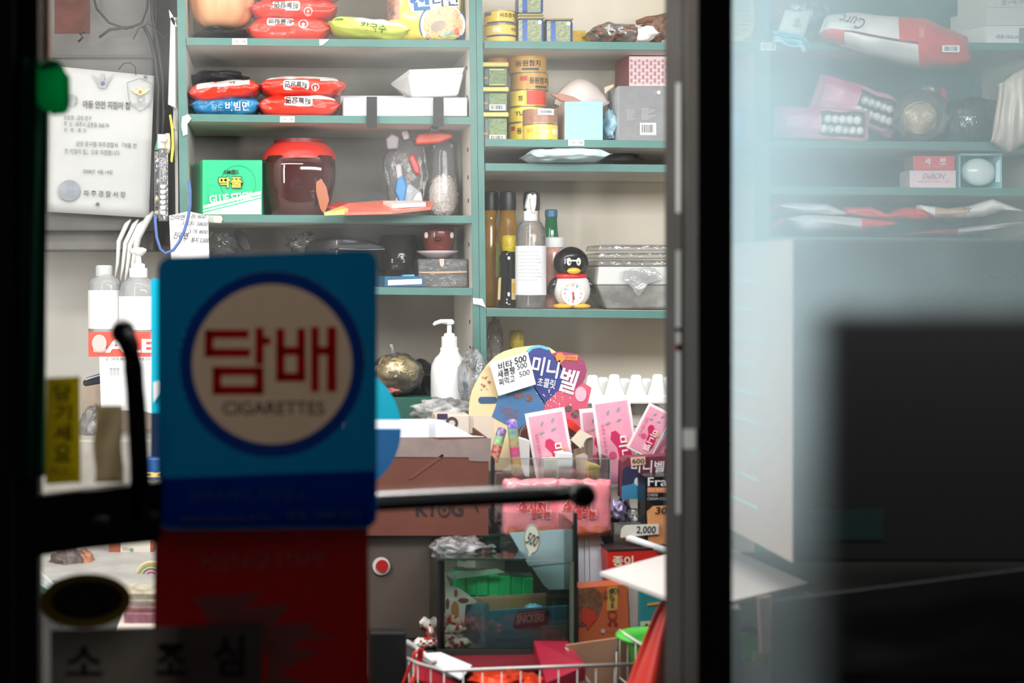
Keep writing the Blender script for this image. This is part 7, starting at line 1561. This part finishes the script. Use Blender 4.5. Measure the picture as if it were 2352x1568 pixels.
part(G().sheet(lambda u, v: W(1770 + 720 * u, 1380 + 260 * v - 90 * u, 1.62 + .02 * noise.noise(Vector((u * 3, v * 2, 2)))), 40, 24, thick=.002), 'film', film((44, 45, 48), .75, .04, rough=.45, bump=.3, bscale=10), t, smooth=True)
part(G().poly([(1742, 1372), (1772, 1368), (1790, 1500), (1748, 1500)], 1.72, .004), 'tan_strip', mt((170, 140, 128), .7), t, label='tan strip')
part(G().pbox(1683, 1398, 1704, 1600, 1.7, .01), 'grey_strip', mt((96, 98, 106), .6), t)

# ------------------------------------------------------------------ lower left counter
lz = W(0, 1322, 2.3).z
t = thing('side_counter', 'white topped counter with a pale green chamfered corner at the lower left', 'counter', W(200, 1500, 2.3))
part(G().foot([(W(62, 0, 2.3).x, 2.3), (W(360, 0, 2.3).x, 2.18), (W(420, 0, 2.5).x, 2.62), (W(50, 0, 2.45).x, 2.62)], lz - .012, lz), 'worktop', mt((160, 158, 154), .5, dirt=.4, scale=20), t, bev=.002)
part(G().poly([(52, 1322), (66, 1316), (118, 1352), (112, 1402), (60, 1366)], 2.26, .01), 'corner_trim', mt((130, 190, 170), .5), t, bev=.002, label='pale green corner')
for i in range(3): part(G().poly([(58 + i * 12, 1318 - i * 2), (66 + i * 12, 1315 - i * 2), (122, 1352 - i * 8 + 4), (118, 1360 - i * 8)], 2.25, .006), 'ridge', mt((226, 232, 230), .3), t)
part(G().foot([(W(70, 0, 2.3).x, 2.32), (W(360, 0, 2.3).x, 2.22), (W(420, 0, 2.5).x, 2.6), (W(70, 0, 2.45).x, 2.6)], .02, lz - .012), 'cabinet_front', mt((96, 96, 94), .6, dirt=.3, scale=10), t)
part(G().pbox(78, 1412, 80, 1640, 2.25, .002), 'door_gap', BLACK, t)
t = thing('dark_burl', 'lumpy dark brown and orange dried root on the side counter', 'root', W(160, 1345, 2.4))
part(G().ball(W(158, 1306, 2.42), .034, .034, .032, amp=.16, fr=3.5, seed=121, nu=44, nv=28), 'dark_side', mt((92, 74, 72), .5, dirt=.8, scale=50, dirtcol=(40, 34, 34), bump=.6), t, smooth=True)
part(G().ball(W(192, 1300, 2.43), .022, .03, .027, amp=.12, fr=3, seed=122, nu=36, nv=24), 'orange_side', mt((160, 104, 72), .5, dirt=.6, scale=40), t, smooth=True)
t = thing('supplement_box', 'red-brown carton with a cream label panel on the side counter', 'box', W(300, 1308, 2.5)); Yh = 2.5
part(G().pbox(250, 1250 - 40, 352, 1308, Yh, .08), 'carton', mt((150, 74, 50), .5), t, bev=.001)
part(G().pbox(277, 1250 - 40, 345, 1304, Yh, .0006, lay=2), 'label_panel', mt((206, 198, 186), .6), t)
part(G().text('영양정보', 281, 1256, 296, 1264, Yh, lay=4).text('원재료명 및 함량', 281, 1280, 308, 1286, Yh, lay=4).text('유통기한 표시', 281, 1290, 310, 1296, Yh, lay=4), 'fine_print', mt((120, 112, 104)), t)
part(G().poly(ell(302, 1262, 5, 4, 14), Yh, lay=4), 'green_dot', mt((110, 140, 120)), t)
solo(G().pbox(36, 1280, 96, 1318, 2.62, .02), 'brown_board', mt((110, 62, 44), .6), 'small red-brown board at the far left behind the counter corner', 'board', bev=.001)
t = thing('ribbon_reel', 'reel of thin coloured bands seen face-on beside the red board', 'reel', W(346, 1360, 2.32))
for i, (r0, c) in enumerate(((38, (226, 206, 150)), (33, (190, 160, 110)), (30, (90, 150, 110)), (26, (214, 196, 120)), (22, (84, 90, 140)), (18, (226, 170, 160)), (14, (130, 70, 110)), (10, (240, 190, 180)))):
    part(G().ring(347, 1327, r0 - 3.2, r0, 2.32 - .001 * i, .006), 'coloured_ring', mt(c, .5), t)
for i, (y0, y1, c, lb) in enumerate(((1362, 1378, (236, 224, 196), 'cream bundle of cards on top of the stack by the red board'), (1378, 1394, (230, 220, 206), 'second card bundle of the stack by the red board'), (1394, 1408, (214, 150, 150), 'red and white striped packet low in the stack by the red board'), (1408, 1436, (206, 140, 156), 'pinkish printed magazine at the bottom of the stack by the red board'))):
    t = thing('card_stack', lb, 'cards', W(320, y1, 2.09))
    part(G().pbox(276 + i * 3, y0 + .5, 372, y1, 2.09 - .004 * i, .07), 'stack', mt(tuple(int(v * .8) for v in c), .5, dirt=.8, scale=70, dirtcol=tuple(int(v * .5) for v in c)), t, bev=.001)
solo(G().box(W(268, 0, 2.06).x, W(380, 0, 2.06).x, 2.06, 2.165, 0, W(0, 1438, 2.06).z), 'low_cabinet', mt((206, 196, 186), .6), 'pale low cabinet under the stacked cards', 'cabinet', bev=.003)
